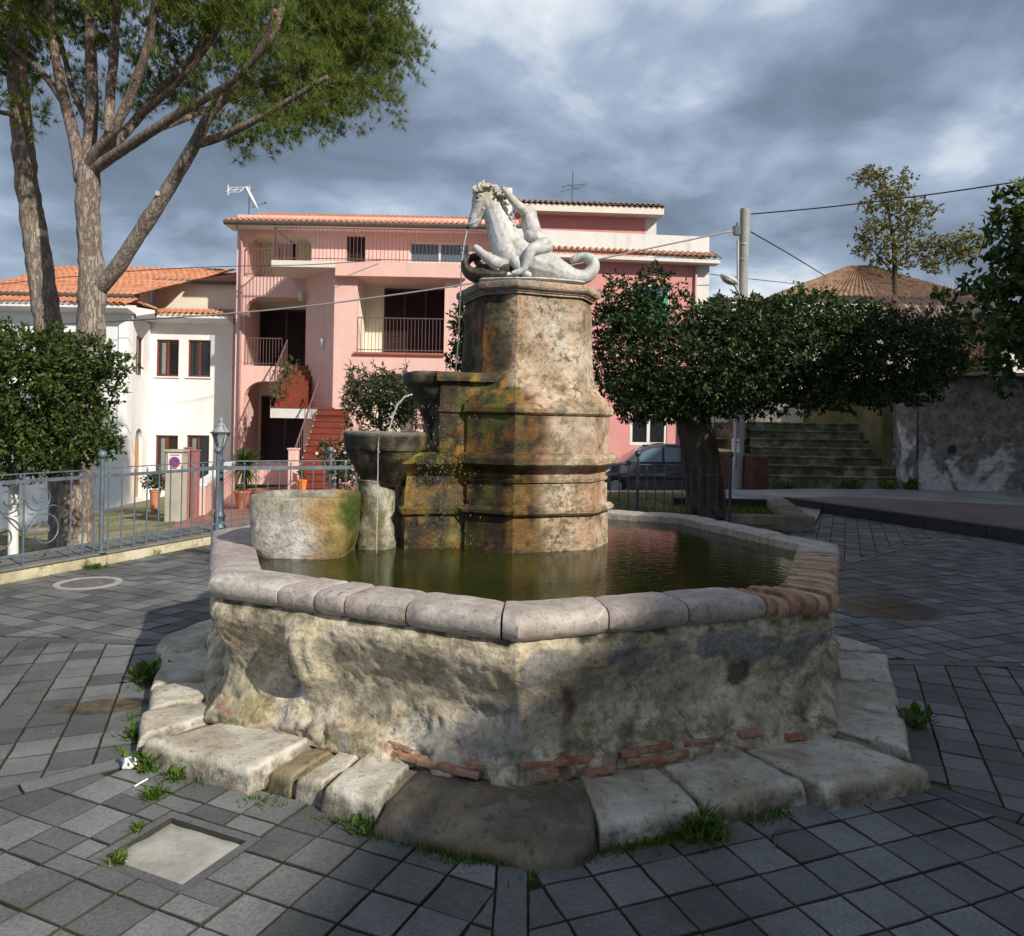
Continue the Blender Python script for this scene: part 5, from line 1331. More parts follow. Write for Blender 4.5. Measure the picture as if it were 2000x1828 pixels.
    m = MB(); xa = at(527, 790, 25.2).x; m.box(xa, at(652, 800, 25.2).x, 25.26, 27.15, 1.62, 1.95); m.build('landing', M['offwhite'], st); m = MB(); m.box(xa - .02, at(652, 800, 25.2).x, 25.24, 27.15, 1.951, 2.0); m.build('landing_tiles', M['stair_red'], st)
    for i in range(8):
        z0 = 2.0 + 1.5 * i / 8; m = MB(); m.box(at(541, 740, 26).x, at(597, 740, 26).x, 25.75 + .17 * i, 27.18, z0 + .001, z0 + 1.5 / 8); m.build('step', M['stair_red'], st)
    # sloping iron banister
    def banister(p, q, h=.9, k=10):
        m = MB(); p, q = Vector(p), Vector(q); m.tube([p + Vector((0, 0, h)), q + Vector((0, 0, h))], .028, 6)
        for i in range(k + 1): r = p.lerp(q, i / k); m.tube([r, r + Vector((0, 0, h))], .010, 5)
        m.build('banister', M['iron_brown'], st)
    xa = at(588, 900, 23.2).x - .04; banister((xa, yb, zb + .1), (xa, yt, zt2 + .1), .85, 14); banister((at(532, 740, 25.5).x, 25.35, 2.0), (at(541, 740, 26).x, 27.1, 3.5), .9, 10)
    m = MB(); m.add([(xa + .06, yb, zb), (xa + .06, yt, zt2), (xa + .06, yt, zt2 - .3), (xa + .06, yb, zb - .3), (xa + .0, yb, zb), (xa + .0, yt, zt2), (xa + .0, yt, zt2 - .3), (xa + .0, yb, zb - .3)], [(0, 1, 2, 3), (4, 7, 6, 5), (0, 4, 5, 1), (2, 6, 7, 3)]); m.build('stringer', M['offwhite'], st)
    # yellow-leaved climber pot on the landing is left to the plants
pink_house()
def right_house():
    c = at(1240, 700, 26.2); W = VP(c.x, c.y, .10); g = -1.0
    root = thing('salmon_house', 'salmon house wing with tiled eaves and white roof parapet beside the utility pole', 'house', (c.x, c.y, g))
    xl = W.hit(1000, 700)[0]; xr = W.hit(1384, 600)[0]; q0 = W.hit(1360, 600)[0]; ze = W.hit(1240, 503)[1]
    hs = [rect(W, 1234, 556, 1308, 642), rect(W, 1231, 775, 1303, 870)]
    m = MB(); m.panel(W, [(xl, g), (q0, g), (q0, ze), (xl, ze)], hs, 0, -.3); m.build('front_wall', M['pink2'], root)
    m = MB(); m.wbox(W, q0 + .001, xr, g, ze, -.3, .015); m.build('corner_quoin', M['offwhite'], root); m = MB(); m.wbox(W, xr - .3, xr, g, ze + .7, -8, -.301); m.build('side_wall', M['offwhite'], root)
    window(root, W, hs[0], .06, M['white_pvc'], M['glass_blue'], 'window', 1); window(root, W, hs[1], .06, M['white_pvc'], M['glass'], 'window', 2, fw=.09)
    a0, a1, z0, z1 = bounds(hs[0]); m = MB(); m.add([W.P(a0 + .05, z1 - .45, -.04), W.P(a1 - .05, z1 - .45, -.04), W.P(a1 - .05, z0 + .1, .1), W.P(a0 + .05, z0 + .1, .1), W.P(a0 + .05, z1 - .47, -.045), W.P(a1 - .05, z1 - .47, -.045), W.P(a1 - .05, z0 + .1, .09), W.P(a0 + .05, z0 + .1, .09)], [(0, 1, 2, 3), (4, 7, 6, 5), (0, 3, 7, 4), (1, 5, 6, 2), (3, 2, 6, 7)]); m.build('awning', M['green'], root)
    # eaves
    zo = W.hit(1240, 507)[1]; A = W.P(xl, zo + .02, .55); B = W.P(xr + .25, zo + .02, .55); C = W.P(xr + .25, zo + .35, -.1); D = W.P(xl, zo + .35, -.1)
    m = MB(); m.wbox(W, xl, xr + .2, zo - .14, zo - .02, 0.001, .5); m.build('soffit', M['soffit'], root); tiled('roof', root, M['tile_old'], A, B, C, D, .21, .36); eave_row(root, M['tile'], A + Vector((0, 0, .03)), B + Vector((0, 0, .03)), D - A, pitch=.21)
    # white parapet
    zp0 = W.hit(1050, 438)[1]; zp1 = W.hit(1384, 463)[1]; m = MB(); m.panel(W, [(xl, zo + .2), (xr, zo + .2), (xr, zp1), (xl, zp1)], [], -.05, -.25); m.build('parapet', M['offwhite'], root)
    # attic storey behind
    c2 = at(1160, 440, 30); W2 = VP(c2.x, c2.y, .05); x0 = W2.hit(1005, 440)[0]; x1 = W2.hit(1282, 440)[0]; zt = W2.hit(1160, 424)[1]
    m = MB(); m.wbox(W2, x0, x1 - .45, 5.5, zt, -.3, 0); m.build('attic_wall', M['pink2'], root); m = MB(); m.wbox(W2, x1 - .449, x1, 5.5, zt, -.3, .01); m.build('attic_pier', M['offwhite'], root)
    m = MB(); m.wbox(W2, x0, x1 + .15, zt, zt + .28, -.4, .6); m.build('fascia', M['soffit'], root); A = W2.P(x0, zt + .3, .68); B = W2.P(x1 + .2, zt + .3, .68); tiled('roof', root, M['tile_old'], A, B, W2.P(x1 + .2, zt + .55, -2), W2.P(x0, zt + .55, -2), .21, .4); eave_row(root, M['tile'], A + Vector((0, 0, .03)), B + Vector((0, 0, .03)), Vector((0, 1, .1)), pitch=.21)
    p = at(993, 396, 31); m = MB(); m.box(p.x - .15, p.x + .15, 30.9, 31.3, p.z - 1.6, at(993, 369, 31).z); m.build('chimney', M['white'], root)
    d = W.P(W.hit(1357, 600)[0], 0, .07); m = MB(); m.tube([(d.x, d.y, zo - .1), (d.x, d.y, g)], .045, 8); m.build('drainpipe', M['pipe_pink'], root, True)
right_house()
def white_house():
    g = -3.6; Y1, Y2 = 25.6, 28.4; W1 = VP(0, Y1, 0); W2 = VP(0, Y2, 0)
    root = thing('white_house', 'white house with brown wooden windows and orange tiled roof behind the pines', 'house', (at(200, 900, Y1).x, Y1, g))
    x1 = W1.hit(248, 800)[0]; x2 = W2.hit(292, 800)[0]; x3 = W2.hit(452, 800)[0]; x0 = W1.hit(-90, 800)[0]; z1 = W1.hit(120, 612)[1]; z2 = W2.hit(370, 632)[1]
    d = Vector((x2 - x1, Y2 - Y1)); WO = VP(x1, Y1, math.atan2(d.y, d.x)); L = d.length
    h1 = [rect(W1, -20, 647, 34, 735), rect(W1, 112, 650, 150, 735)]
    m = MB(); m.panel(W1, [(x0, g), (x1, g), (x1, z1), (x0, z1)], h1, 0, -.3); m.build('left_wall', M['white'], root)
    h2 = [rect(W2, 305, 664, 349, 736), rect(W2, 367, 665, 411, 737), rect(W2, 303, 851, 347, 935), rect(W2, 364, 851, 408, 935)]
    m = MB(); m.panel(W2, [(x2, g), (x3, g), (x3, z2), (x2, z2)], h2, 0, -.3); m.build('right_wall', M['white'], root)
    ho = [rect(WO, 266, 658, 280, 734), rect(WO, 263, 838, 277, 972, 'both', .42)]
    m = MB(); m.panel(WO, [(0, g), (L, g), (L, z1), (0, z1)], ho, 0, -.3); m.build('splayed_wall', M['white'], root)
    for l in h1: window(root, W1, l, .1, M['wood'], M['glass'])
    for i, l in enumerate(h2): window(root, W2, l, .1, M['wood'], M['glass'], curtain=i in (0, 2, 3), sill=M['white'])
    window(root, WO, ho[0], .1, M['wood'], M['glass'], leaves=1)
    a0, a1, zz0, zz1 = bounds(ho[1]); m = MB(); m.wbox(WO, a0 + .02, a1 - .02, zz0, zz1 - .45, -.16, -.1); m.build('door', M['yellow_door'], root); m = MB(); m.wbox(WO, a0, a1, zz1 - .449, zz1, -.16, -.12); m.build('fanlight', M['glass_blue'], root)
    # pent roofs over the walls
    def pent(A, B, back, zz, nm):
        A, B, back = Vector((*A, 0)), Vector((*B, 0)), Vector((*back, 0)); o = -back.normalized()
        Ae, Be = A + o * .6, B + o * .6; m = MB()
        m.add([(Ae.x, Ae.y, zz + .12), (Be.x, Be.y, zz + .12), (B.x, B.y, zz), (A.x, A.y, zz), (Ae.x, Ae.y, zz + .22), (Be.x, Be.y, zz + .22), (B.x, B.y, zz + .30), (A.x, A.y, zz + .30)], [(0, 3, 2, 1), (4, 5, 6, 7), (0, 1, 5, 4), (0, 4, 7, 3), (1, 2, 6, 5)]); m.build('eave', M['white'], root)
        up = Vector((0, 0, 1)); a = Ae + up * (zz + .24) + o * .06; b = Be + up * (zz + .24) + o * .06; c = B - o * .25 + up * (zz + .56); d_ = A - o * .25 + up * (zz + .56)
        tiled('roof', root, M['tile'], a, b, c, d_, .2, .34); eave_row(root, M['tile'], a + up * .02, b + up * .02, d_ - a, pitch=.2)
    n_ = Vector((WO.n.x, WO.n.y)); pent((x0, Y1), (x1 + .25, Y1), (0, 1), z1, 'a'); pent((x1 + .12, Y1 + .25), (x2 - .28, Y2 - .5), (-WO.n.x, -WO.n.y), z1 - .02, 'b'); pent((x2 - .3, Y2), (x3, Y2), (0, 1), z2, 'c')
    # upper part behind
    m = MB(); m.box(x2 - .2, x3 - .05, Y2 + .5, Y2 + .7, z2 + .3, EYE - uv(370, 556)[1] * (Y2 + .5)); m.build('upper_wall', M['cream'], root)
    zA = EYE - uv(120, 574)[1] * (Y1 + .35); zR = EYE - uv(120, 521)[1] * 31.5; xa = x1 + .0
    tiled('roof', root, M['tile'], (x0, Y1 + .35, zA), (xa, Y1 + .35, zA), (xa + 1.5, 31.5, zR), (x0, 31.5, zR)); m = MB(); m.tube([(x0, Y1 + .3, zA - .06), (xa, Y1 + .3, zA - .06)], .08, 8); m.build('gutter', M['gutter'], root)
    zB = EYE - uv(370, 549)[1] * (Y2 + .3); zR2 = EYE - uv(370, 533)[1] * 32; tiled('roof', root, M['tile'], (x2 - .1, Y2 + .3, zB), (x3, Y2 + .3, zB), (x3, 32, zR2), (x2 - .1, 32, zR2)); m = MB(); m.tube([(x2 - .1, Y2 + .25, zB - .05), (x3, Y2 + .25, zB - .05)], .08, 8); m.build('gutter', M['gutter'], root)
    m = MB(); m.box(x2 - 1.2, x2 - .25, Y2 - .4, Y2 + .4, z2 + .2, EYE - uv(275, 553)[1] * (Y2 - .4)); m.build('roof_parapet', M['offwhite'], root)
    m = MB(); m.box(x0, x3 - .02, 32.2, 32.5, g, zR - .3); m.build('back_wall', M['white'], root)
white_house()
def far_house():
    Y = 33.0; pk = at(1690, 516, Y + 3); el = at(1515, 572, Y); er = at(1925, 590, Y); z = el.z - .1
    root = thing('stone_house', 'distant house with a faded hipped tile roof behind the trees on the right', 'house', (pk.x, Y, 2.5))
    m = MB(); m.box(el.x + .3, er.x - .3, Y + .3, Y + 7, 2.2, z + .12); m.build('wall', M['beige'], root)
    A = Vector((el.x, Y, z)); B = Vector((er.x, Y, z)); C = Vector((pk.x + .4, Y + 3.5, pk.z)); D = Vector((pk.x - .4, Y + 3.5, pk.z)); A2 = Vector((el.x, Y + 7, z)); B2 = Vector((er.x, Y + 7, z))
    tiled('roof', root, M['tile_old'], A, B, C, D, .24, .4); tiled('roof', root, M['tile_old'], A2, A, D, D + Vector((.0, .1, 0)), .24, .4); tiled('roof', root, M['tile_old'], B, B2, C + Vector((0, .1, 0)), C, .24, .4)
    p0, p1 = at(1385, 590, 36), at(1530, 588, 36); r2 = thing('stone_house', 'low distant tiled roof showing between the salmon house and the pole', 'house', (p0.x, 36, 2))
    m = MB(); m.box(p0.x, p1.x, 36.3, 40, 1, p0.z); m.build('wall', M['offwhite'], r2); tiled('roof', r2, M['tile_old'], (p0.x, 36, p0.z), (p1.x, 36, p0.z), (p1.x, 39, p0.z + .7), (p0.x, 39, p0.z + .7), .24, .4)
    # house with a pillared porch, far right
    q = at(1915, 720, 27); r3 = thing('porch', 'pale porch with square pillar glimpsed behind the right-hand tree', 'porch', (q.x, 27, 2.9))
    for x in (1912, 1965):
        m = MB(); p = at(x, 700, 27); m.box(p.x - .16, p.x + .16, 26.85, 27.15, 2.9, 5.4); bevel(m.build('pillar', M['cream'], r3), .02)
    m = MB(); a, b = at(1890, 620, 27), at(2120, 620, 27); m.box(a.x, b.x, 26.7, 30, 5.4, 5.75); m.build('beam', M['shutter'], r3); m = MB(); m.box(a.x, b.x, 29.8, 30, 2.5, 5.4); m.build('wall', M['offwhite'], r3)
far_house()
def shade_block():
    # unseen house added at the right, its roof edge shaped to shade the square
    Zr = 8.6; f = lambda Y: .42 + 1.09 * (Zr - .65) + .2 * (Y - 3.0 + 1.09 * (Zr - .65))
    root = thing('unseen_shade_house', 'tall unseen beige house added on the near right to shade the square', 'house', (f(0) + 3, 0, 0))
    YE = 16.5; p = [(f(-14), -14), (f(-14) + 9, -14), (f(YE) + 9, YE), (f(YE), YE)]
    m = MB(); m.prism(p, -.3, Zr); m.build('walls', M['beige'], root)
    q = [(f(-14) - .02, -14.2), (f(-14) + 9.2, -14.2), (f(YE) + 9.2, YE + .2), (f(YE) - .02, YE + .2)]; m = MB(); m.prism(q, Zr + .002, Zr + .15); m.build('cornice', M['soffit'], root)
    for k in range(6):
        for z in (1.0, 4.2):
            y = -10 + 4.6 * k; x = f(y); d = Vector((f(1) - f(0), 1)).normalized(); W = VP(x, y, math.atan2(d.y, d.x)); W.n = -W.n
            m = MB(); m.wbox(W, 0, 1.1, z, z + 1.7, -.05, .04); m.build('window', M['shutter'], root)
shade_block()

# ================================================================== walls, steps and pole on the right
def right_side():
    # flight of old steps climbing to a lane
    st = thing('stone_steps', 'broad mossy stone steps climbing between old walls behind the tree', 'steps', (at(1610, 945, 20.6).x, 20.6, .1))
    n = 7; z0, z1 = .12, 1.78; y0 = 20.6
    for i in range(n):
        za = z0 + (z1 - z0) * i / n; zb = z0 + (z1 - z0) * (i + 1) / n; ya = y0 + .36 * i
        xa = at(1472 - 2 * i, 900, ya).x; xb = at(1752, 900, ya).x + .05 * i
        m = MB(); vs = []; g = 24
        for j in range(g + 1):
            x = xa + (xb - xa) * j / g; w = .02 * fbm((x, ya, za), 3); bow = -.25 * (1 - abs(2 * j / g - 1) ** 2) * (1 if i < 3 else .3)
            vs += [(x, ya + w + bow * .5, za - .3), (x, ya + w + bow * .5 , zb - .05), (x, ya + w + bow * .5 - .03, zb - .045), (x, ya + w + bow * .5 - .03, zb - .01 + w * .6), (x, ya + bow * .5, zb + w * .6), (x, ya + 1.1, zb + w * .6)]
        m.add(vs, [(j * 6 + k, j * 6 + k + 1, j * 6 + 7 + k, j * 6 + 6 + k) for j in range(g) for k in range(5)][::1]); o = m.build('step', M['stair_stone'], st, 40)
    lane = MB(); lane.box(at(1460, 830, 23).x, at(1760, 830, 23).x, 23.1, 30, 1.2, 1.76); tag(lane.build('lane', M['stair_stone']), kind='structure')
    # brown brick flank wall on the left of the steps
    m = MB(); p = at(1452, 950, 20.4); m.prism([(p.x + .2, 20.3), (p.x + .6, 20.25), (p.x + .5, 23.2), (p.x - .1, 23.2)], -.2, .85); o = bevel(m.build('flank_wall', M['old_brick_wall'], st), .04)
    # grey wall behind (old house flank)
    a = at(1470, 700, 24.5); b = at(1560, 700, 24.5)
    rw = thing('old_wall', 'blotchy grey plaster wall standing behind the concrete pole', 'wall', (a.x, 24.5, 0)); m = MB(); m.box(a.x - .2, at(1528, 700, 24.5).x, 24.5, 24.9, 0, 4.2); m.build('masonry', M['rubble'], rw)
    rw = thing('garden_wall', 'cream end wall with a pale gate at the top of the steps', 'wall', (b.x, 27, 1.7)); m = MB(); m.box(at(1528, 700, 27).x, at(1700, 700, 27).x, 27, 27.3, 1.7, 4.5); m.build('masonry', M['cream'], rw)
    m = MB(); q = at(1605, 780, 26.95); m.box(q.x - .45, q.x + .45, 26.9, 26.95, 1.8, 3.6); m.build('gate', M['white_pvc'], rw)
    # right flank of the steps and big rubble retaining wall
    rt = thing('retaining_wall', 'tall grey rubble retaining wall with flaking whitewash by the road', 'wall', (at(1900, 945, 20.2).x, 20.2, .1))
    xa = at(1796, 850, 20.2).x; xb = xa + 16; g, gz = 110, 26; m = MB(); 
    for j in range(g + 1):
        for k in range(gz + 1):
            x = xa + (xb - xa) * j / g; z = .05 + 3.0 * k / gz; y = 20.2 - .03 * (x - xa) + .10 * (z / 3); w = .05 * fbm((x, 0, z), 1.8) + .025 * fbm((x, 3, z), 6); m.v.append((x, y + w, z))
    m.f = [(j * (gz + 1) + k, (j + 1) * (gz + 1) + k, (j + 1) * (gz + 1) + k + 1, j * (gz + 1) + k + 1) for j in range(g) for k in range(gz)]
    m.box(xa - .02, xb, 20.36, 21.1, 0, 3.08); m.build('masonry', M['rubble'], rt, 40)
    m = MB(); m.box(xa, xb, 19.55, 21.15, 3.085, 3.16) if False else m.box(xa, xb, 20.05 - .3, 21.0, 3.083, 3.17); m.build('coping', M['concrete'], rt)
    q = at(1868, 878, 20.0); m = MB(); m.tube([(q.x, q.y + .15, q.z), (q.x, q.y + .5, q.z)], .10, 10); m.build('drain_hole', M['plastic'], rt)
    m = MB(); vs = []
    fl = thing('side_wall', 'narrow weathered plaster wall flanking the right edge of the steps', 'wall', (xa, 21, .1)); xs = at(1757, 880, 20.7).x
    m.prism([(xs, 20.55), (xa - .03, 20.3), (xa - .03, 27), (xs + .4, 27)], .0, 3.0); m.build('masonry', M['rubble'], fl)
    te = MB(); te.box(xa - .5, xa + 24, 21.16, 60, .5, 3.0); tag(te.build('terrace', M['earth']), kind='structure')
right_side()
def pole():
    b = at(1439, 952, 21.0); t = at(1455, 409, 21.0)
    root = thing('utility_pole', 'tall round concrete utility pole with bracket and notices beside the steps', 'pole', (b.x, 21, b.z - .1))
    MB().tube([(b.x, 21, b.z - .2), (t.x, 21, t.z)], [.165, .128], 24).build('shaft', M['pole'], root, 40)
    for y in (478, 508, 588):
        p = at(1453 - (y - 409) * .03, y, 21); m = MB(); m.lathe((p.x, 21, p.z), [(.145, -.02), (.147, .02)], 20, cap=False); m.build('strap', M['aerial'], root)
    p = at(1440, 452, 20.9); m = MB(); m.box(p.x - .09, p.x + .07, 20.8, 20.95, p.z - .12, p.z + .12); m.tube([(p.x - .1, 20.85, p.z - .1), (p.x - .16, 20.85, p.z + .0), (p.x - .12, 20.85, p.z + .12), (p.x + .1, 20.9, p.z + .15)], .018, 6); m.tube([(p.x - .02, 20.85, p.z + .12), (p.x - .02, 20.85, p.z + .22)], .03, 8); m.build('insulator_bracket', M['aerial_dark'], root)
    m = MB(); p0, p1 = at(1441, 470, 20.82), at(1441, 600, 20.82); m.tube([p0, p1, (p1.x, p1.y, .5)], .035, 8); m.build('cable_conduit', M['aerial'], root)
    # the pair of notices
    for (y0, y1, nm) in ((858, 871, 'a'), (872, 885, 'b')):
        z1 = at(1438, y0, 20.84).z; z0 = at(1438, y1, 20.84).z; c = at(1438, (y0 + y1) / 2, 21); m = MB(); k = 10; vs = []
        for j in range(k + 1): a = R(205 + 130 * j / k); vs += [(c.x + .166 * math.cos(a), 21 + .166 * math.sin(a), z0), (c.x + .166 * math.cos(a), 21 + .166 * math.sin(a), z1)]
        m.add(vs, [(2 * j, 2 * j + 2, 2 * j + 3, 2 * j + 1) for j in range(k)]); nt = m.build('notice', M['paper'], root, True)
        if nm == 'a':
            m = MB(); zz = z0 + (z1 - z0) * .30
            for j in range(7):
                a = R(222 + 14 * j); b2 = R(222 + 14 * j + 9); h = rnd.uniform(.03, .055); m.add([(c.x + .1675 * math.cos(q), 21 + .1675 * math.sin(q), zz + hh) for q, hh in ((a, 0), (b2, 0), (b2, h), (a, h))], [(0, 1, 2, 3)])
            m.build('lettering', M['ink'], root)
    # street light clamped to the pole
    l = thing('street_light', 'small grey street light on a bent arm in front of the pole', 'street light', at(1447, 592, 20.6))
    h = at(1424, 546, 20.4); m = MB(); m.tube([(b.x + .05, 20.86, at(1447, 612, 20.6).z), at(1447, 592, 20.6), at(1444, 575, 20.55), at(1436, 560, 20.45), h + Vector((.05, 0, -.06))], .035, 8); m.build('arm', M['lamp_grey'], l, True)
    Mr = Matrix.Rotation(R(25), 3, 'Y'); m = MB(); m.ell(h, (.27, .16, .10), Mr, 18, 10); m.build('lamp_head', M['lamp_grey'], l, True); m = MB(); m.ell(h + Vector((-.03, -.02, -.05)), (.20, .13, .085), Mr, 18, 10); m.build('lamp_lens', M['lamp_lens'], l, True)
pole()
def cable(label, pts, r, mat):
    P = [Vector(p) for p in pts]; Q = []
    for i in range(len(P) - 1):
        p0, p1, p2, p3 = P[max(i - 1, 0)], P[i], P[i + 1], P[min(i + 2, len(P) - 1)]
        for k in range(8):
            f = k / 8; Q.append(.5 * ((2 * p1) + (-p0 + p2) * f + (2 * p0 - 5 * p1 + 4 * p2 - p3) * f * f + (-p0 + 3 * p1 - 3 * p2 + p3) * f ** 3))
    Q.append(P[-1]); m = MB(); m.tube(Q, r, 6); tag(m.build('cable', mat, None, True, loc=P[0]), label, 'cable')
cable('pale cable sagging from the pole past the statue to the white house', [at(1430, 452, 20.8), at(1240, 492, 20.6), at(1090, 524, 20.6), at(905, 557, 20.8), at(640, 594, 21.3), at(450, 613, 21.8), at(200, 630, 22.5), at(-60, 641, 23)], .022, M['cable'])
cable('dark cable rising from the pole top to the right', [at(1467, 419, 21), at(1620, 405, 20), at(1800, 383, 19), at(1960, 360, 18), at(2150, 330, 17)], .018, M['cable_dark'])
cable('dark cable slanting from the pole down to the distant roof', [at(1467, 454, 21), at(1540, 496, 25), at(1612, 540, 32)], .022, M['cable_dark'])
cable('thin cable low over the road between salmon house and far roof', [at(1384, 536, 26), at(1460, 545, 27), at(1560, 556, 32)], .014, M['cable_dark'])
cable('thin dark cable across the pink house at terrace height', [at(-40, 560, 23), at(250, 531, 23.4), at(450, 521, 23.6), at(600, 518, 24), at(745, 509, 24.9)], .012, M['cable_dark'])
# ------------------------------------------------------------------ aerials
def aerials():
    p = at(486, 414, 29.0); r = thing('tv_aerial', 'white dish and comb aerial on the left end of the pink roof', 'aerial', p)
    top = at(484, 362, 29); m = MB(); m.tube([(p.x, 29, p.z - .4), (p.x, 29, top.z)], .025, 6); m.build('mast', M['aerial'], r)
    c = at(492, 388, 28.9); Mr = Matrix.Rotation(R(-28), 3, 'Y') @ Matrix.Rotation(R(8), 3, 'Z'); m = MB(); m.ell(c, (.07, .40, .50), Mr, 20, 12); m.build('dish', M['white_pvc'], r, True)
    e = at(518, 397, 28.9); m = MB(); m.tube([c + Vector((0, 0, -.35)), e], .012, 5); m.ell(e, (.05, .05, .05), n=8, m=6); m.build('dish_arm', M['aerial_dark'], r)
    m = MB(); a, b = at(446, 372, 28.9), at(486, 371, 28.9)
    for dz in (-.09, 0, .09): m.tube([a + Vector((0, 0, dz)), b + Vector((0, 0, dz))], .016, 5)
    for k in range(4): q = a.lerp(b, k / 3); m.tube([q + Vector((0, -.2, -.12)), q + Vector((0, .2, .12))], .014, 5)
    m.tube([a + Vector((-.01, 0, -.2)), a + Vector((-.01, 0, .2))], .02, 5); m.build('comb_antenna', M['white_pvc'], r)
    p = at(1116, 404, 31); r = thing('tv_aerial', 'thin dark mast aerial with crossed rods above the salmon roof', 'aerial', p); t = at(1119, 336, 31)
    m = MB(); m.tube([(p.x, 31, p.z - .8), (t.x, 31, t.z)], .022, 6); m.build('mast', M['aerial_dark'], r)
    m = MB()
    for (x0, y0, x1, y1) in ((1096, 365, 1146, 360), (1092, 376, 1136, 366), (1108, 360, 1130, 372), (1098, 370, 1104, 362), (1136, 360, 1142, 366)): m.tube([at(x0, y0, 31), at(x1, y1, 31)], .014, 5)
    m.build('rods', M['aerial_dark'], r)
aerials()

# ================================================================== iron fences
IR = M['iron']
def post(parent, p, h, mat, r=.024):
    o = bpy.data.objects.new('post', None); col.objects.link(o); o.parent = parent; o.location = Vector(p) - parent_off(parent); o.empty_display_size = .05
    MB().tube([p, (p[0], p[1], p[2] + h)], r, 12).build('shaft', mat, o, 40); MB().ell((p[0], p[1], p[2] + h + .045), (.048, .048, .048), n=16, m=10).build('ball', mat, o, True)
    MB().lathe(p, [(.06, 0), (.06, .012), (.03, .02)], 12).build('foot_plate', mat, o, 40)
def bars(parent, A, B, n, z0, z1, mat, r=.0085, skip=()):
    first = None
    for i in range(n):
        if i in skip: continue
        p = A.lerp(B, (i + .5) / n)
        if first is None:
            m = MB(); m.tube([(p.x, p.y, z0), (p.x, p.y, z1)], r, 7); m.ell((p.x, p.y, z1 + .006), (.014, .014, .016), n=8, m=6); first = m.build('bar', mat, parent, 40); f = p
        else:
            c = bpy.data.objects.new('bar', first.data); col.objects.link(c); c.parent = parent; c.location = (p.x - f.x, p.y - f.y, 0)
def rail(parent, A, B, z, mat, w=.008, h=.017, name='rail'):
    d = (B - A).normalized(); n = Vector((-d.y, d.x)) * w; m = MB(); m.prism([(v.x, v.y) for v in (A - n, B - n, B + n, A + n)], z - h, z + h); m.build(name, mat, parent)
def scroll(m, c, d, r0, turns, sx, sz, r=.008, a0=0.0):
    pts = []
    for i in range(34):
        f = i / 33; a = a0 + turns * 2 * math.pi * f; rr = r0 * (1 - .80 * f); pts.append(Vector((c[0] + d.x * sx * rr * math.cos(a), c[1] + d.y * sx * rr * math.cos(a), c[2] + sz * rr * math.sin(a))))
    m.tube(pts, [r] * 33 + [r * 1.6], 6); return pts[0]
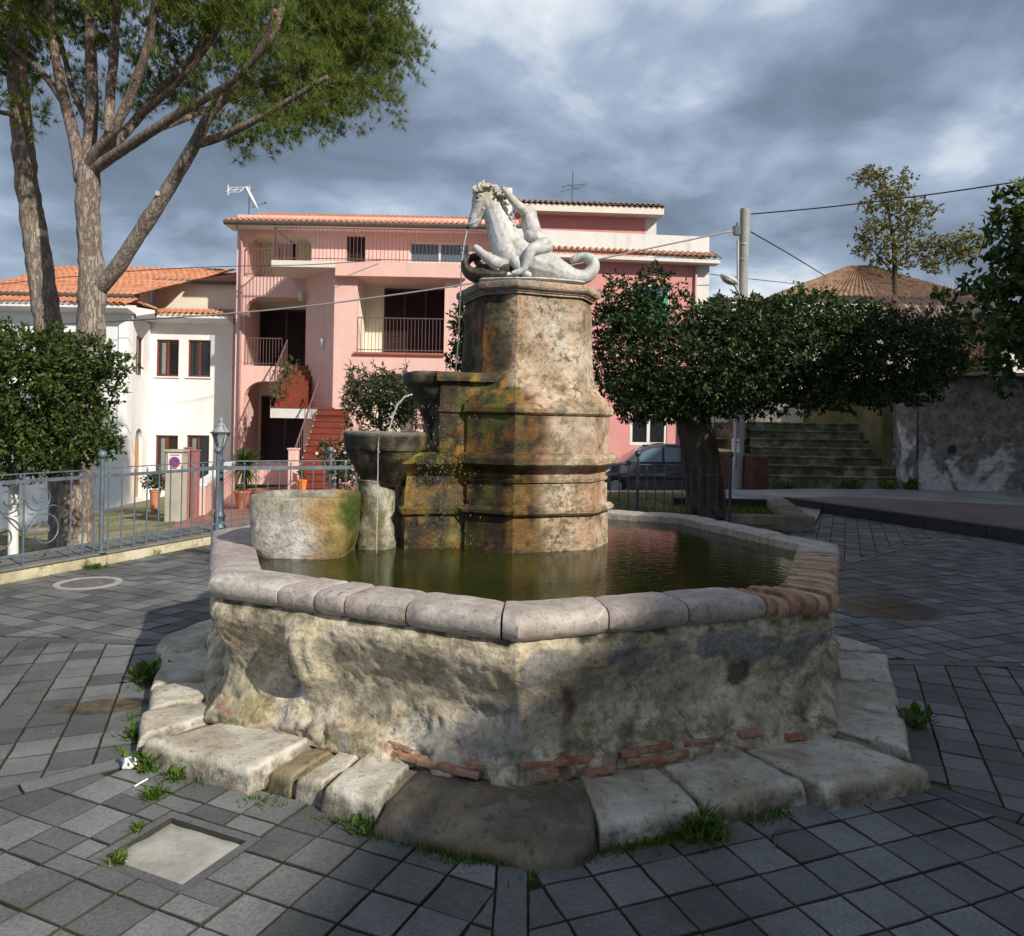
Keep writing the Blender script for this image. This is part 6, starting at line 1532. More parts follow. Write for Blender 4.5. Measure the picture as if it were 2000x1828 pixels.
def fences():
    zt = .136
    off = kn * .30
    P0 = gr(197, 1078, .136).xy      # post with ball
    line = P0
    A = P0 - kd * 4.2; C = KB + kn * .30 - kd * .1
    # project onto the kerb line
    sC = (C - P0).dot(kd); Pc = P0 + kd * sC
    root = thing('iron_fence', 'blue-grey iron fence with ball-topped posts and scrollwork along the left kerb', 'fence', (P0.x, P0.y, zt))
    pm = P0 + kd * min(sC - .0, (gr(392, 1036, .136).xy - P0).dot(kd))
    for q in (P0, pm, P0 - kd * 2.5, A): post(root, (q.x, q.y, zt), 1.02, IR)
    for z, w, h, nm in ((1.05, .006, .006, 'top_rod'), (.84 + .135, .008, .018, 'upper_rail'), (.25, .007, .014, 'lower_rail')): rail(root, A, Pc, z, IR, w, h, nm)
    nb = int((pm - P0).length / .165); bars(root, P0, pm, nb, .155, 1.01, IR); 
    if sC - (pm - P0).dot(kd) > .3: bars(root, pm, Pc, int((Pc - pm).length / .165), .155, 1.01, IR)
    # scroll panel left of the post: three plain bars then scrolls mirrored about a central upright
    bars(root, P0 - kd * .44, P0 - kd * .02, 3, .155, 1.01, IR)
    c0 = P0 - kd * .88
    for side_c in (c0, c0 - kd * 1.0):
        sp = bpy.data.objects.new('scroll_panel', None); col.objects.link(sp); sp.parent = root; sp.location = Vector((side_c.x, side_c.y, .2)) - parent_off(root); sp.empty_display_size = .05
        MB().tube([(side_c.x, side_c.y, .155), (side_c.x, side_c.y, 1.04)], .0095, 7).build('upright', IR, sp)
        for s_ in (-1, 1):
            m = MB(); q = side_c + kd * (s_ * .22); scroll(m, (q.x, q.y, .455), kd * -s_, .205, 1.55, 1, 1, .0085, 0); m.build('scroll', IR, sp, True)
            m = MB(); q = side_c + kd * (s_ * .165); scroll(m, (q.x, q.y, .80), kd * -s_, .15, 1.5, 1, -1, .0075, 0); m.build('scroll', IR, sp, True)
            m = MB(); pts = []
            for i in range(15): f = i / 14; b = side_c + kd * (s_ * (.03 + .33 * f)); pts.append((b.x, b.y, .60 + .13 * math.sin(f * 3.0 - .9) - .02))
            m.tube(pts, .007, 6); q = side_c + kd * s_ * .04; m.tube([(q.x, q.y, .655), (q.x + kd.x * s_ * .03, q.y + kd.y * s_ * .03, .635), (q.x + kd.x * s_ * .06, q.y + kd.y * s_ * .06, .64)], .006, 6); m.build('scroll', IR, sp, True)
        for z in (.455, .80): MB().ell((side_c.x, side_c.y, z), (.016, .016, .02), n=10, m=6).build('collar', IR, sp, True)
    # back fence, left stretch
    B0 = Pc; B1 = Vector((gr(712, 1000, .2).x, 0)); B1 = at(712, 950, 10.75).xy
    r2 = thing('iron_fence', 'blue-grey iron fence stretch between lamp post and fountain bowl', 'fence', (B0.x, B0.y, zt))
    d = (B1 - B0).normalized(); pp = at(645, 930, 10.68).xy
    B2 = B1 + d * 2.2
    post(r2, (pp.x, pp.y, zt), 1.02, IR)
    for z, w, h, nm in ((1.05, .006, .008, 'top_rod'), (.965, .008, .018, 'upper_rail'), (.25, .007, .014, 'lower_rail')): rail(r2, B0, B2 if nm != 'top_rod' else pp + d * .3, z, IR, w, h, nm)
    bars(r2, B0, B2, int((B2 - B0).length / .146), .155, 1.01, IR)
    # back fence, right stretch
    ID = M['iron_dark']; q0, q1 = at(1245, 950, 11.15).xy, at(1426, 950, 11.4).xy; d = (q1 - q0).normalized(); s0 = q0 - d * 1.6
    r3 = thing('iron_fence', 'dark iron fence with two ball-topped posts before the dark tree trunk', 'fence', (q0.x, q0.y, zt))
    for q in (q0, q1): post(r3, (q.x, q.y, .1), 1.07, ID)
    for z, w, h, nm in ((1.05, .006, .007, 'top_rod'), (.92, .008, .017, 'upper_rail'), (.30, .007, .013, 'lower_rail')): rail(r3, s0, q1, z, ID, w, h, nm)
    bars(r3, s0, q1, int((q1 - s0).length / .135), .14, 1.0, ID)
    # lamp post at the corner of the fence
    p = gr(428, 1031, .136); lp = thing('lamp_post', 'blue-grey cast-iron lamp post with glass lantern at the fence corner', 'lamp post', p); LM = M['lamp_iron']
    zz = lambda y: at(428, y, p.y).z
    MB().lathe((p.x, p.y, 0), [(.10, p.z), (.10, p.z + .03), (.075, p.z + .06), (.07, p.z + .14), (.088, p.z + .17), (.07, p.z + .20), (.055, p.z + .24), (.048, p.z + .5), (.042, zz(905)), (.05, zz(900)), (.036, zz(895)), (.03, zz(880)), (.045, zz(877)), (.02, zz(873))], 18).build('column', LM, lp, 40)
    zb, zm, zt_ = zz(876), zz(846), zz(833); n = 6
    m = MB()
    for k in range(n):
        a = k * math.pi / 3 + .3; m.tube([(p.x + .045 * math.cos(a), p.y + .045 * math.sin(a), zb), (p.x + .115 * math.cos(a), p.y + .115 * math.sin(a), zm)], .007, 5)
        m.tube([(p.x + .115 * math.cos(a), p.y + .115 * math.sin(a), zm), (p.x + .06 * math.cos(a), p.y + .06 * math.sin(a), zt_)], .007, 5)
    m.lathe((p.x, p.y, 0), [(.122, zm - .01), (.14, zm - .006), (.14, zm + .006), (.118, zm + .012)], 12); m.lathe((p.x, p.y, 0), [(.05, zb - .02), (.055, zb), (.03, zb + .02)], 10)
    m.build('lantern_frame', LM, lp, 40)
    for k in range(n):
        a, b = k * math.pi / 3 + .3, (k + 1) * math.pi / 3 + .3; m = MB(); m.add([(p.x + .045 * math.cos(a), p.y + .045 * math.sin(a), zb), (p.x + .045 * math.cos(b), p.y + .045 * math.sin(b), zb), (p.x + .115 * math.cos(b), p.y + .115 * math.sin(b), zm), (p.x + .115 * math.cos(a), p.y + .115 * math.sin(a), zm)], [(0, 1, 2, 3)]); m.build('pane', M['lantern'], lp)
    MB().lathe((p.x, p.y, 0), [(.118, zm + .013), (.06, zt_), (.065, zt_ + .01), (.03, zt_ + .03), (.018, zt_ + .05), (.03, zt_ + .065), (.03, zt_ + .08), (.008, zt_ + .1), (.0, zt_ + .13)], 12).build('lantern_roof', M['aerial'], lp, 30)
fences()

# ================================================================== gate posts and sign
def gates():
    g = at(342, 1005, 17.0); root = thing('gate_pillar', 'stained cream gate pillar bearing a round no-parking sign', 'pillar', (g.x, 17, -.75))
    zt = at(342, 884, 17).z; m = MB(); m.box(g.x - .18, g.x + .18, 16.85, 17.2, -.9, zt); bevel(m.build('shaft', M['pillar'], root), .02); m = MB(); m.box(g.x - .21, g.x + .21, 16.82, 17.23, zt + .002, zt + .06); bevel(m.build('cap', M['pillar'], root), .015)
    s = thing('parking_sign', 'white enamel plate with red and blue no-parking roundel on the cream pillar', 'sign', (g.x - .02, 16.83, at(340, 900, 17).z))
    c = at(340, 904, 16.8); m = MB(); m.box(c.x - .155, c.x + .155, 16.825, 16.835, c.z - .17, c.z + .20); bevel(m.build('plate', M['sign_white'], s), .004)
    def disc(r0, r1, y, mat, nm):
        m = MB(); n = 28; vs = []
        for j in range(n): a = 2 * math.pi * j / n; vs += [(c.x + r0 * math.cos(a), y, c.z + r0 * math.sin(a)), (c.x + r1 * math.cos(a), y, c.z + r1 * math.sin(a))]
        m.add(vs, [(2 * j, 2 * ((j + 1) % n), 2 * ((j + 1) % n) + 1, 2 * j + 1) for j in range(n)]); m.build(nm, mat, s)
    disc(.0, .098, 16.8215, M['sign_blue'], 'blue_disc'); disc(.092, .125, 16.8200, M['sign_red'], 'red_ring')
    m = MB(); q = .092 * .7071; w = .016; m.add([(c.x - q - w * .7, 16.8195, c.z + q - w * .7), (c.x + q - w * .7, 16.8195, c.z - q - w * .7), (c.x + q + w * .7, 16.8195, c.z - q + w * .7), (c.x - q + w * .7, 16.8195, c.z + q + w * .7)], [(0, 1, 2, 3)]); m.build('red_bar', M['sign_red'], s)
    m = MB()
    for i in range(9): m.box(c.x - .10 + i * .023, c.x - .085 + i * .023, 16.8205, 16.8235, c.z + .150, c.z + .172)
    m.build('lettering', M['ink'], s)
    for (x, lab) in ((366, 'faded red wooden gate post next to the cream pillar'), (380, 'faded red gate post, right one of the pair')):
        p = at(x, 1000, 17.6); r = thing('gate_post', lab, 'gate post', (p.x, 17.6, -.75)); z = at(x, 877 if x < 370 else 882, 17.6).z; m = MB(); m.box(p.x - .07, p.x + .07, 17.5, 17.7, -.9, z); bevel(m.build('shaft', M['gate_pink'], r), .015); m = MB(); m.box(p.x - .08, p.x + .08, 17.49, 17.71, z + .002, z + .03); m.build('cap', M['gate_pink'], r)
    p = at(572, 950, 20.5); r = thing('gate_post', 'small pink plastered post at the foot of the outside stairs', 'gate post', (p.x, 20.5, -.6)); m = MB(); z = at(572, 879, 20.5).z; m.box(p.x - .12, p.x + .12, 20.4, 20.65, -.75, z); bevel(m.build('shaft', M['pink'], r), .02); m = MB(); m.box(p.x - .14, p.x + .14, 20.38, 20.67, z + .002, z + .04); m.build('cap', M['pink'], r)
    # low garden wall with white coping
    a = Vector((at(390, 970, 17.9).x, 17.9)); b = Vector((at(452, 900, 26.5).x, 26.5)); d = (b - a).normalized(); n = Vector((-d.y, d.x)) * .12
    r = thing('garden_wall', 'low pink garden wall with white coping leading to the house', 'wall', (a.x, a.y, -.8)); m = MB(); m.prism([(v.x, v.y) for v in (a - n, b - n, b + n, a + n)], -1.3, .0); m.build('masonry', M['pink'], r); m = MB(); n *= 1.25; m.prism([(v.x, v.y) for v in (a - n, b - n, b + n, a + n)], .002, .07); m.build('coping', M['white'], r)
    # courtyard drain
    p = Vector((at(398, 995, 13.8).x, 13.8)); m = MB(); m.box(p.x - .3, p.x + .3, p.y - .25, p.y + .25, H(p.x, p.y) + .0, H(p.x, p.y) + .03); tag(m.build('drain_grate', M['castiron'], None, loc=(p.x, p.y, H(p.x, p.y))), 'dark iron drain grate in the pink courtyard paving', 'grate')
gates()

# ================================================================== car
def car():
    p = at(1272, 962, 24.8); root = thing('parked_car', 'dark grey compact car parked by the salmon house', 'car', (p.x, 24.8, -.6)); ox, oy, oz = p.x, 24.8, -.6
    # side profile, nose to the left (metres); car length 3.9
    body = [(-1.95, .32), (-1.97, .52), (-1.90, .66), (-1.72, .78), (-1.35, .88), (-1.02, .95), (-.45, 1.36), (-.20, 1.46), (.35, 1.52), (1.05, 1.50), (1.55, 1.42), (1.75, 1.20), (1.88, .95), (1.92, .60), (1.90, .34), (1.75, .22), (-1.75, .22)]
    def sec(x):      # half width factor
        return .83 * (1 - .10 * max(0, abs(x) - 1.5) / .45)
    m = MB(); prof = body = [(x, z * 1.06 if z > .3 else z) for x, z in body]; n = len(prof)
    for side, yy in ((-1, 0), (-1, 1), (1, 1), (1, 0)):
        for (x, z) in prof:
            w = sec(x) - (.17 * max(0, (z - .92)) / .6 if z > .92 else 0) - (.03 if yy == 0 else 0); zz = z
            m.v.append((ox + x * (1 if yy == 0 else 1), oy + side * (w if yy == 0 else w - .06), oz + zz + (.0 if yy == 0 else .015)))
    # strips: near side (0), near top edge(1), far top edge (2), far side (3)
    for a, b in ((0, 1), (1, 2), (2, 3)):
        for i in range(n): j = (i + 1) % n; m.f.append((a * n + i, a * n + j, b * n + j, b * n + i))
    m.f += [tuple(range(n - 1, -1, -1)), tuple(3 * n + i for i in range(n))]
    o = m.build('body', M['car'], root, 30); bm = bmesh.new(); bm.from_mesh(o.data); bmesh.ops.recalc_face_normals(bm, faces=bm.faces); bm.to_mesh(o.data); bm.free(); bevel(o, .03, 3)
    def sidepoly(name, pts, mat, dy=.006, side=-1):
        m = MB(); vs = []
        for (x, z) in [(x, z * 1.06) for x, z in pts]:
            w = sec(x) - (.17 * (z - .92) / .6 if z > .92 else 0); vs.append((ox + x, oy + side * (w + dy), oz + z))
        k = len(vs); vs += [(v[0], v[1] - side * .012, v[2]) for v in vs]; m.add(vs, [tuple(range(k)), tuple(range(2 * k - 1, k - 1, -1))] + [(i, (i + 1) % k, k + (i + 1) % k, k + i) for i in range(k)]); return m.build(name, mat, root)
    for s_ in (-1, 1):
        sidepoly('window', [(-.78, .98), (-.40, 1.30), (-.12, 1.40), (.18, 1.43), (.18, 1.0)], M['glass_blue'], side=s_); sidepoly('window', [(.26, 1.0), (.26, 1.435), (.95, 1.42), (1.02, 1.02)], M['glass_blue'], side=s_); sidepoly('window', [(1.10, 1.03), (1.04, 1.41), (1.42, 1.34), (1.58, 1.08)], M['glass_blue'], side=s_)
        sidepoly('side_strip', [(-1.1, .50), (1.1, .50), (1.1, .57), (-1.1, .57)], M['plastic'], .012, s_); sidepoly('headlight', [(-1.90, .60), (-1.62, .66), (-1.42, .80), (-1.68, .76)], M['headlight'], .010, s_)
        for x in (-.02, 1.0): sidepoly('door_handle', [(x, .86), (x + .16, .86), (x + .16, .89), (x, .89)], M['plastic'], .016, s_)
        sidepoly('mirror', [(-.86, .98), (-.68, .98), (-.70, 1.10), (-.84, 1.10)], M['plastic'], .10, s_)
    m = MB(); m.add([(ox + x, oy + y, oz + z) for x, y, z in ((-.99, -.66, .985), (-.99, .66, .985), (-.44, .56, 1.365), (-.44, -.56, 1.365))], [(0, 1, 2, 3)]); m.build('windscreen', M['glass'], root).location.x -= .02
    for x in (-1.28, 1.22):
        for s_ in (-1, 1):
            y = oy + s_ * .74; w = bpy.data.objects.new('wheel', None); col.objects.link(w); w.parent = root; w.location = (x, s_ * .74, .30); w.empty_display_size = .05; c = (ox + x, y, oz + .30)
            m = MB(); N = 28; vs = []
            ring = [(.19, -.09), (.27, -.10), (.30, -.07), (.30, .07), (.27, .10), (.19, .09)]
            for j in range(N): a = 2 * math.pi * j / N; vs += [(c[0] + r * math.cos(a), c[1] + dy, c[2] + r * math.sin(a)) for r, dy in ring]
            k = len(ring); m.add(vs, [(j * k + i, j * k + (i + 1) % k, ((j + 1) % N) * k + (i + 1) % k, ((j + 1) % N) * k + i) for j in range(N) for i in range(k)]); m.build('tyre', M['rubber'], w, 50)
            m = MB(); m.tube([(c[0], c[1] + s_ * .07, c[2]), (c[0], c[1] + s_ * .085, c[2])], .19, 24); 
            m.build('rim', M['alloy'], w, 40)
            m = MB()
            m.lathe((0, 0, 0), [(.36, 0), (.30, 0)], 20, 0, math.pi, False); m.v = [(c[0] + v[0], oy + s_ * (sec(x) + .004), c[2] + v[1]) for v in m.v]; m.build('wheel_arch', M['plastic'], root)
car()

# ================================================================== plants
def leafquad(m, p, d, up, l, w):
    """small folded leaf: 4 points"""
    s = d.cross(up); s = s.normalized() if s.length > 1e-6 else Vector((1, 0, 0))
    n = s.cross(d)
    a = p; b = p + d * (l * .5) + s * (w * .5) + n * (w * .12); c = p + d * l; e = p + d * (l * .5) - s * (w * .5) + n * (w * .12)
    k = len(m.v); m.v += [tuple(a), tuple(b), tuple(c), tuple(e)]; m.f += [(k, k + 1, k + 2), (k, k + 2, k + 3)]
def rv():
    while True:
        v = Vector((rnd.uniform(-1, 1), rnd.uniform(-1, 1), rnd.uniform(-1, 1)))
        if .05 < v.length < 1: return v.normalized()
def foliage(m, blobs, n, l, w, shell=.55, droop=.2, cl=.10, sprig=7):
    """sprigs of leaves through ellipsoid volumes; blobs: (centre, radii)"""
    tot = sum(b[1][0] * b[1][1] + b[1][1] * b[1][2] + b[1][0] * b[1][2] for b in blobs)
    for c, r in blobs:
        c = Vector(c); k = int(n * (r[0] * r[1] + r[1] * r[2] + r[0] * r[2]) / tot / sprig)
        for i in range(k):
            v = rv(); rad = (shell + (1 - shell) * rnd.random() ** .6) * (1 + .16 * nz(v, 3.1, c.x) + .06 * rnd.gauss(0, 1))
            p = c + Vector((v.x * r[0], v.y * r[1], v.z * r[2])) * rad
            ax = (v * .8 + rv() * .7 + Vector((0, 0, .25))).normalized(); ln = cl * rnd.uniform(.6, 1.5)
            for q in range(sprig):
                d = (ax * .55 + rv() * .8 + Vector((0, 0, -droop))).normalized()
                leafquad(m, p + ax * (ln * q / sprig), d, rv(), l * rnd.uniform(.65, 1.25), w * rnd.uniform(.7, 1.2))
def limb(m, pts, r0, r1, n=10):
    P = [Vector(p) for p in pts]; Q = []
    for i in range(len(P) - 1):
        p0, p1, p2, p3 = P[max(i - 1, 0)], P[i], P[i + 1], P[min(i + 2, len(P) - 1)]
        for k in range(7):
            f = k / 7; Q.append(.5 * ((2 * p1) + (-p0 + p2) * f + (2 * p0 - 5 * p1 + 4 * p2 - p3) * f * f + (-p0 + 3 * p1 - 3 * p2 + p3) * f ** 3))
    Q.append(P[-1]); K = len(Q) - 1
    rr = []
    base = len(m.v)
    for i in range(K + 1): rr.append((r0 + (r1 - r0) * i / K) * (1 + .05 * nz((i * .35, r0 * 30, 0), 1.0)))
    m.tube(Q, rr, n)
    for i in range(base, len(m.v)):
        v = m.v[i]; w = .035 * r0 / .25 * nz(v, 5, 1.) ; m.v[i] = (v[0] + w, v[1] + w * .5, v[2])
    return Q
def needles(m, p, ax, n=14, l=.15, w=.012):
    for i in range(n):
        d = (ax * rnd.uniform(.25, 1.1) + rv() * .75).normalized(); s = d.orthogonal().normalized() * (w / 2); q = p + d * (l * rnd.uniform(.7, 1.2))
        k = len(m.v); b = p + rv() * .02; m.v += [tuple(b - s), tuple(b + s), tuple(q)]; m.f.append((k, k + 1, k + 2))
def pines():
    Yp = 12.0
    def T(x, y, d=0.0): return at(x, y, Yp + d)
    base = T(150, 1075); bz = H(base.x, Yp) - .1
    root = thing('pine_tree', 'large stone pine with forked trunk and wide umbrella crown on the left', 'tree', (base.x, Yp, bz))
    m = MB()
    limb(m, [(base.x, Yp, bz), T(148, 1000), T(150, 900), T(165, 760), T(178, 640), T(178, 540), T(172, 440), T(172, 350), T(172, 320)], .265, .15, 18)
    m.lathe((base.x, Yp, bz), [(.42, -.05), (.34, .12), (.29, .35), (.25, .7)], 16)
    m.build('trunk', M['bark'], root, True)
    ends = []
    def br(pts, r0, r1, n=10):
        mm = MB(); Q = limb(mm, [T(*p) for p in pts], r0, r1, n); mm.build('branch', M['bark'], root, True); ends.append((Q, r1)); return Q
    br([(196, 560, 0), (225, 528, -.1), (280, 445, -.3), (335, 360, -.5), (380, 283, -.7), (410, 225, -.9), (470, 150, -1.1), (530, 70, -1.2), (560, -20, -1.2)], .135, .045, 12)
    br([(383, 282, -.7), (430, 268, -.8), (490, 240, -1.0), (560, 200, -1.2), (640, 150, -1.4)], .075, .03)
    br([(160, 355, 0), (150, 290, .1), (130, 210, .3), (112, 130, .5), (100, 50, .6), (92, -40, .7)], .11, .055)
    br([(172, 340, 0), (176, 270, .2), (180, 190, .3), (178, 100, .5), (172, 0, .6), (165, -90, .7)], .115, .06)
    br([(166, 335, 0), (190, 295, -.2), (225, 250, -.4), (262, 170, -.6), (290, 80, -.8), (310, -30, -1)], .095, .05)
    br([(180, 325, 0), (225, 280, .3), (270, 230, .6), (310, 180, .9), (360, 130, 1.2), (430, 50, 1.5), (480, -40, 1.6)], .095, .04)
    br([(178, 335, 0), (230, 300, -.3), (300, 255, -.7), (370, 210, -1.0), (440, 170, -1.4), (500, 110, -1.7), (540, 20, -2)], .09, .035)
    br([(215, 262, -.4), (215, 190, -.2), (222, 110, 0), (228, 0, .2), (230, -80, .3)], .085, .05)
    br([(300, 255, .2), (380, 225, .8), (460, 190, 1.4), (540, 150, 2.0), (620, 90, 2.5)], .06, .025)
    br([(130, 210, .3), (80, 140, .6), (20, 90, 1), (-60, 40, 1.4)], .06, .03)
    br([(176, 250, .2), (140, 170, .9), (120, 90, 1.6), (80, 0, 2.2)], .06, .03)
    br([(270, 230, .6), (340, 170, .2), (400, 100, .0), (450, 20, -.3)], .06, .03)
    for k, (x, y, d, r) in enumerate(((312, 380, -.43, .04), (222, 735, -.2, .0))):
        if r: c = T(x, y, d - .07); mm = MB(); mm.tube([c + Vector((-.02, .1, 0)), c + Vector((-.01, -.05, .0))], r, 12); mm.build('sawn_knot', M['cutwood'], root)
    # crown: pads of needles over the upper shell, ragged lower rim
    m = MB(); tw = MB(); pads = []
    for Q, _r in ends:
        for q in Q[int(len(Q) * .62):]:
            if rnd.random() < .75: v = (rv() + Vector((0, 0, .6))).normalized(); pads.append((q + v * rnd.uniform(.15, .5), v))
    C = at(400, -60, Yp); C = Vector((-6.35, 13.6, 8.95)); RX, RY, RZ = 4.55, 3.5, 2.9
    for i in range(4200):
        v = rv()
        if v.z < -.62: continue
        rad = rnd.uniform(.72, 1.0) if v.z > -.2 else rnd.uniform(.55, 1.0)
        p = C + Vector((v.x * RX, v.y * RY, v.z * RZ * (.9 if v.z < 0 else 1))) * (rad * (1 + .10 * nz(v, 2.4, 5.)))
        if p.z > 11.5: continue
        if nz(p, .8, 4.) < -.25 and v.z < .3: continue          # gaps between pads
        if p.x < -5.6 and v.z < .15 and nz(p, 1.1, 9.) < .16: continue   # thinner on the left
        pads.append((p, v))
    for p, v in pads:
        R0 = rnd.uniform(.22, .42); k = 9
        q = p - v * .35 + Vector((0, 0, -.18)) + rv() * .1
        if rnd.random() < .5: tw.tube([q, p.lerp(q, .4) + rv() * .07, p], [.010, .008, .004], 4, False)
        for j in range(k):
            o = rv(); o.z *= .6; pp = p + o * (R0 * rnd.uniform(.3, 1)); needles(m, pp, (v * .5 + o * .5 + Vector((0, 0, .35))).normalized(), 20, .17, .009)
    for (x, y, d) in ((762, 205, .6), (745, 190, .5), (480, 280, .0), (500, 262, .2), (455, 270, -.1), (775, 60, .4), (700, 225, .6), (640, 235, .2), (80, 225, .5), (35, 205, .8), (810, 110, .6), (560, 250, .2), (600, 240, .5), (520, 230, .8), (440, 240, .6), (730, 170, .8), (790, 140, .8), (670, 190, .4), (580, 200, .0), (620, 170, .3), (560, 160, .8)):
        c = T(x, y, d)
        for j in range(26): o = rv(); needles(m, c + o * rnd.uniform(.05, .42), (o * .6 + Vector((.1, 0, .3))).normalized(), 20, .16, .009)
    m.build('crown', M['needle'], root); tw.build('twigs', M['bark2'], root)
    # second pine, leaning
    Yq = 13.4; T2 = lambda x, y, d=0.0: at(x, y, Yq + d); b2 = T2(128, 1040); z2 = H(b2.x, Yq) - .1
    r2 = thing('pine_tree', 'leaning bare-trunked pine at the far left with sawn limb scars', 'tree', (b2.x, Yq, z2))
    m = MB(); limb(m, [(b2.x, Yq, z2), T2(125, 900), T2(112, 760), T2(96, 650), T2(84, 560), T2(68, 450), T2(54, 370), T2(44, 260), T2(36, 150), T2(34, 40), T2(36, -80)], .275, .125, 16); m.build('trunk', M['bark'], r2, True)
    for (x, y, r) in ((76, 455, .075), (52, 385, .04)):
        c = T2(x, y, -.135); mm = MB(); mm.tube([c + Vector((0, .15, 0)), c + Vector((.01, -.02, .0))], r, 14); mm.build('sawn_knot', M['cutwood'], r2)
    def br2(pts, a, b): mm = MB(); limb(mm, [T2(*p) for p in pts], a, b, 8); mm.build('branch', M['bark'], r2, True)
    br2([(40, 225, 0), (10, 222, -.3), (-30, 212, -.6)], .05, .035); br2([(40, 130, 0), (10, 90, -.3), (-40, 50, -.6)], .06, .035); br2([(38, 160, 0), (0, 140, .3), (-40, 120, .6)], .05, .03); br2([(36, 30, 0), (60, -20, .3), (90, -80, .6)], .06, .04)
    m = MB(); 
    for i in range(260):
        v = rv(); p = T2(0, -40) + Vector((v.x * 2.2 - .8, v.y * 2.2, v.z * 1.0 + .2))
        if nz(p, .9, 3.) < -.1: continue
        for j in range(9): o = rv(); needles(m, p + o * rnd.uniform(.1, .35), (v + Vector((0, 0, .4))).normalized(), 20, .17, .009)
    m.build('crown', M['needle'], r2)
pines()
def broad_tree(label, base, trunk, blobs, n, l, w, leafm, barkm, group=None, cat='tree', name='broadleaf_tree', limbs=(), **kw):
    root = thing(name, label, cat, base, group)
    if trunk:
        m = MB(); limb(m, *trunk); m.build('trunk', barkm, root, True)
    for lb in limbs: m = MB(); limb(m, *lb, 8); m.build('branch', M['bark2'], root, True)
    m = MB(); foliage(m, blobs, n, l, w, **kw); m.build('crown', leafm, root); return root
def trees():
    # evergreen on the left behind the fence
    Y = 10.1; A = lambda x, y, d=0.0: at(x, y, Y + d); z = H(-6.7, Y)
    def BL(lst, Yb):
        out = []
        for x, y, rx, ry, d, dep in lst: out.append((at(x, y, Yb + d), (rx * Yb / F, dep, ry * Yb / F)))
        return out
    bl = BL([(60, 780, 120, 120, 0, .9), (-40, 790, 120, 130, .1, .9), (150, 760, 70, 75, -.1, .7), (175, 700, 45, 40, -.2, .4), (225, 715, 26, 22, -.2, .25), (60, 690, 60, 40, -.1, .6), (130, 870, 90, 45, -.2, .7), (205, 850, 28, 22, -.2, .3), (30, 880, 110, 55, 0, .8), (20, 660, 22, 28, 0, .25), (110, 660, 16, 26, -.1, .2)], Y)
    tb = A(27, 1000); broad_tree('round dark green citrus tree with whitewashed trunk behind the scrollwork fence', (tb.x, Y, z), ([(tb.x, Y, z - .05), A(27, 960), A(28, 900), A(40, 840)], .065, .05), bl, 24000, .075, .038, M['leaf_mid'], M['whitewash'], shell=.35)
    # big clipped evergreen behind the basin, right
    Y = 12.6; b = gr(1372, 1004, .06); Y = b.y = 12.3; P = lambda x, y, d=0.0: at(x, y, Y + d); tb = P(1372, 1000)
    bl = BL([(1230, 700, 95, 110, -.1, 1.0), (1330, 720, 130, 105, -.2, 1.2), (1450, 690, 140, 95, -.3, 1.3), (1560, 680, 140, 95, -.2, 1.3), (1670, 690, 130, 90, 0, 1.2), (1780, 690, 95, 85, .2, 1.0), (1840, 680, 50, 65, .2, .6), (1215, 590, 50, 55, 0, .5), (1275, 570, 36, 48, 0, .4), (1245, 620, 55, 50, 0, .5), (1195, 640, 35, 60, -.1, .4), (1560, 620, 80, 50, -.1, .8), (1440, 625, 70, 45, -.1, .7), (1670, 640, 70, 50, 0, .7), (1270, 790, 80, 35, -.2, .8), (1440, 775, 110, 40, -.3, 1.0), (1600, 765, 110, 40, -.2, 1.0), (1740, 760, 90, 38, 0, .9), (1480, 600, 12, 22, 0, .1), (1330, 600, 22, 40, 0, .25), (1385, 620, 40, 35, 0, .4), (1235, 755, 70, 48, 2.2, .9), (1330, 760, 85, 45, 2.4, 1.0), (1440, 760, 90, 40, 2.2, 1.0)], Y)
    tz = .0
    r = broad_tree('wide dark evergreen tree with thick trunk behind the fence on the right', (tb.x, Y, tz), ([(tb.x + .05, Y, tz - .1), P(1375, 960), P(1365, 880), P(1350, 810), P(1340, 740)], .34, .25, 14), bl, 60000, .088, .044, M['leaf_dark'], M['bark2'], shell=.25,
        limbs=(([P(1350, 800), P(1300, 740), P(1240, 690)], .13, .06), ([P(1350, 800), P(1420, 740), P(1520, 700)], .15, .06), ([P(1400, 760), P(1550, 720), P(1720, 700)], .10, .05)))
    m = MB(); limb(m, [P(1385, 960), P(1395, 985, -.3), P(1412, 1012, -.5)], .08, .05, 8); limb(m, [P(1360, 985), P(1345, 1000, -.3), P(1335, 1012, -.4)], .08, .05, 8); m.build('root_flare', M['bark2'], r, True)
    # tree just behind the pedestal
    Y = 13.5; q = at(960, 700, Y); bl = BL([(935, 660, 50, 70, 0, .6), (975, 640, 60, 80, 0, .6), (905, 690, 28, 45, 0, .35), (900, 625, 18, 30, 0, .25), (890, 705, 18, 14, 0, .2)], Y)
    broad_tree('dark evergreen bush-topped tree peeping out behind the pedestal', (q.x, Y, H(q.x, Y)), ([(q.x, Y, H(q.x, Y) - .1), at(960, 850, Y), at(958, 720, Y)], .10, .07), bl, 5000, .09, .045, M['leaf_dark'], M['bark2'], shell=.3)
    # oleander in the garden left of the bowl
    Y = 16.0; q = at(745, 900, Y); bl = BL([(740, 800, 62, 55, 0, .7), (700, 790, 32, 60, 0, .5), (780, 780, 45, 50, 0, .6), (690, 735, 12, 25, 0, .2), (735, 760, 45, 40, 0, .5), (820, 800, 40, 60, .2, .5), (795, 728, 8, 16, 0, .1), (745, 738, 8, 14, 0, .1)], Y)
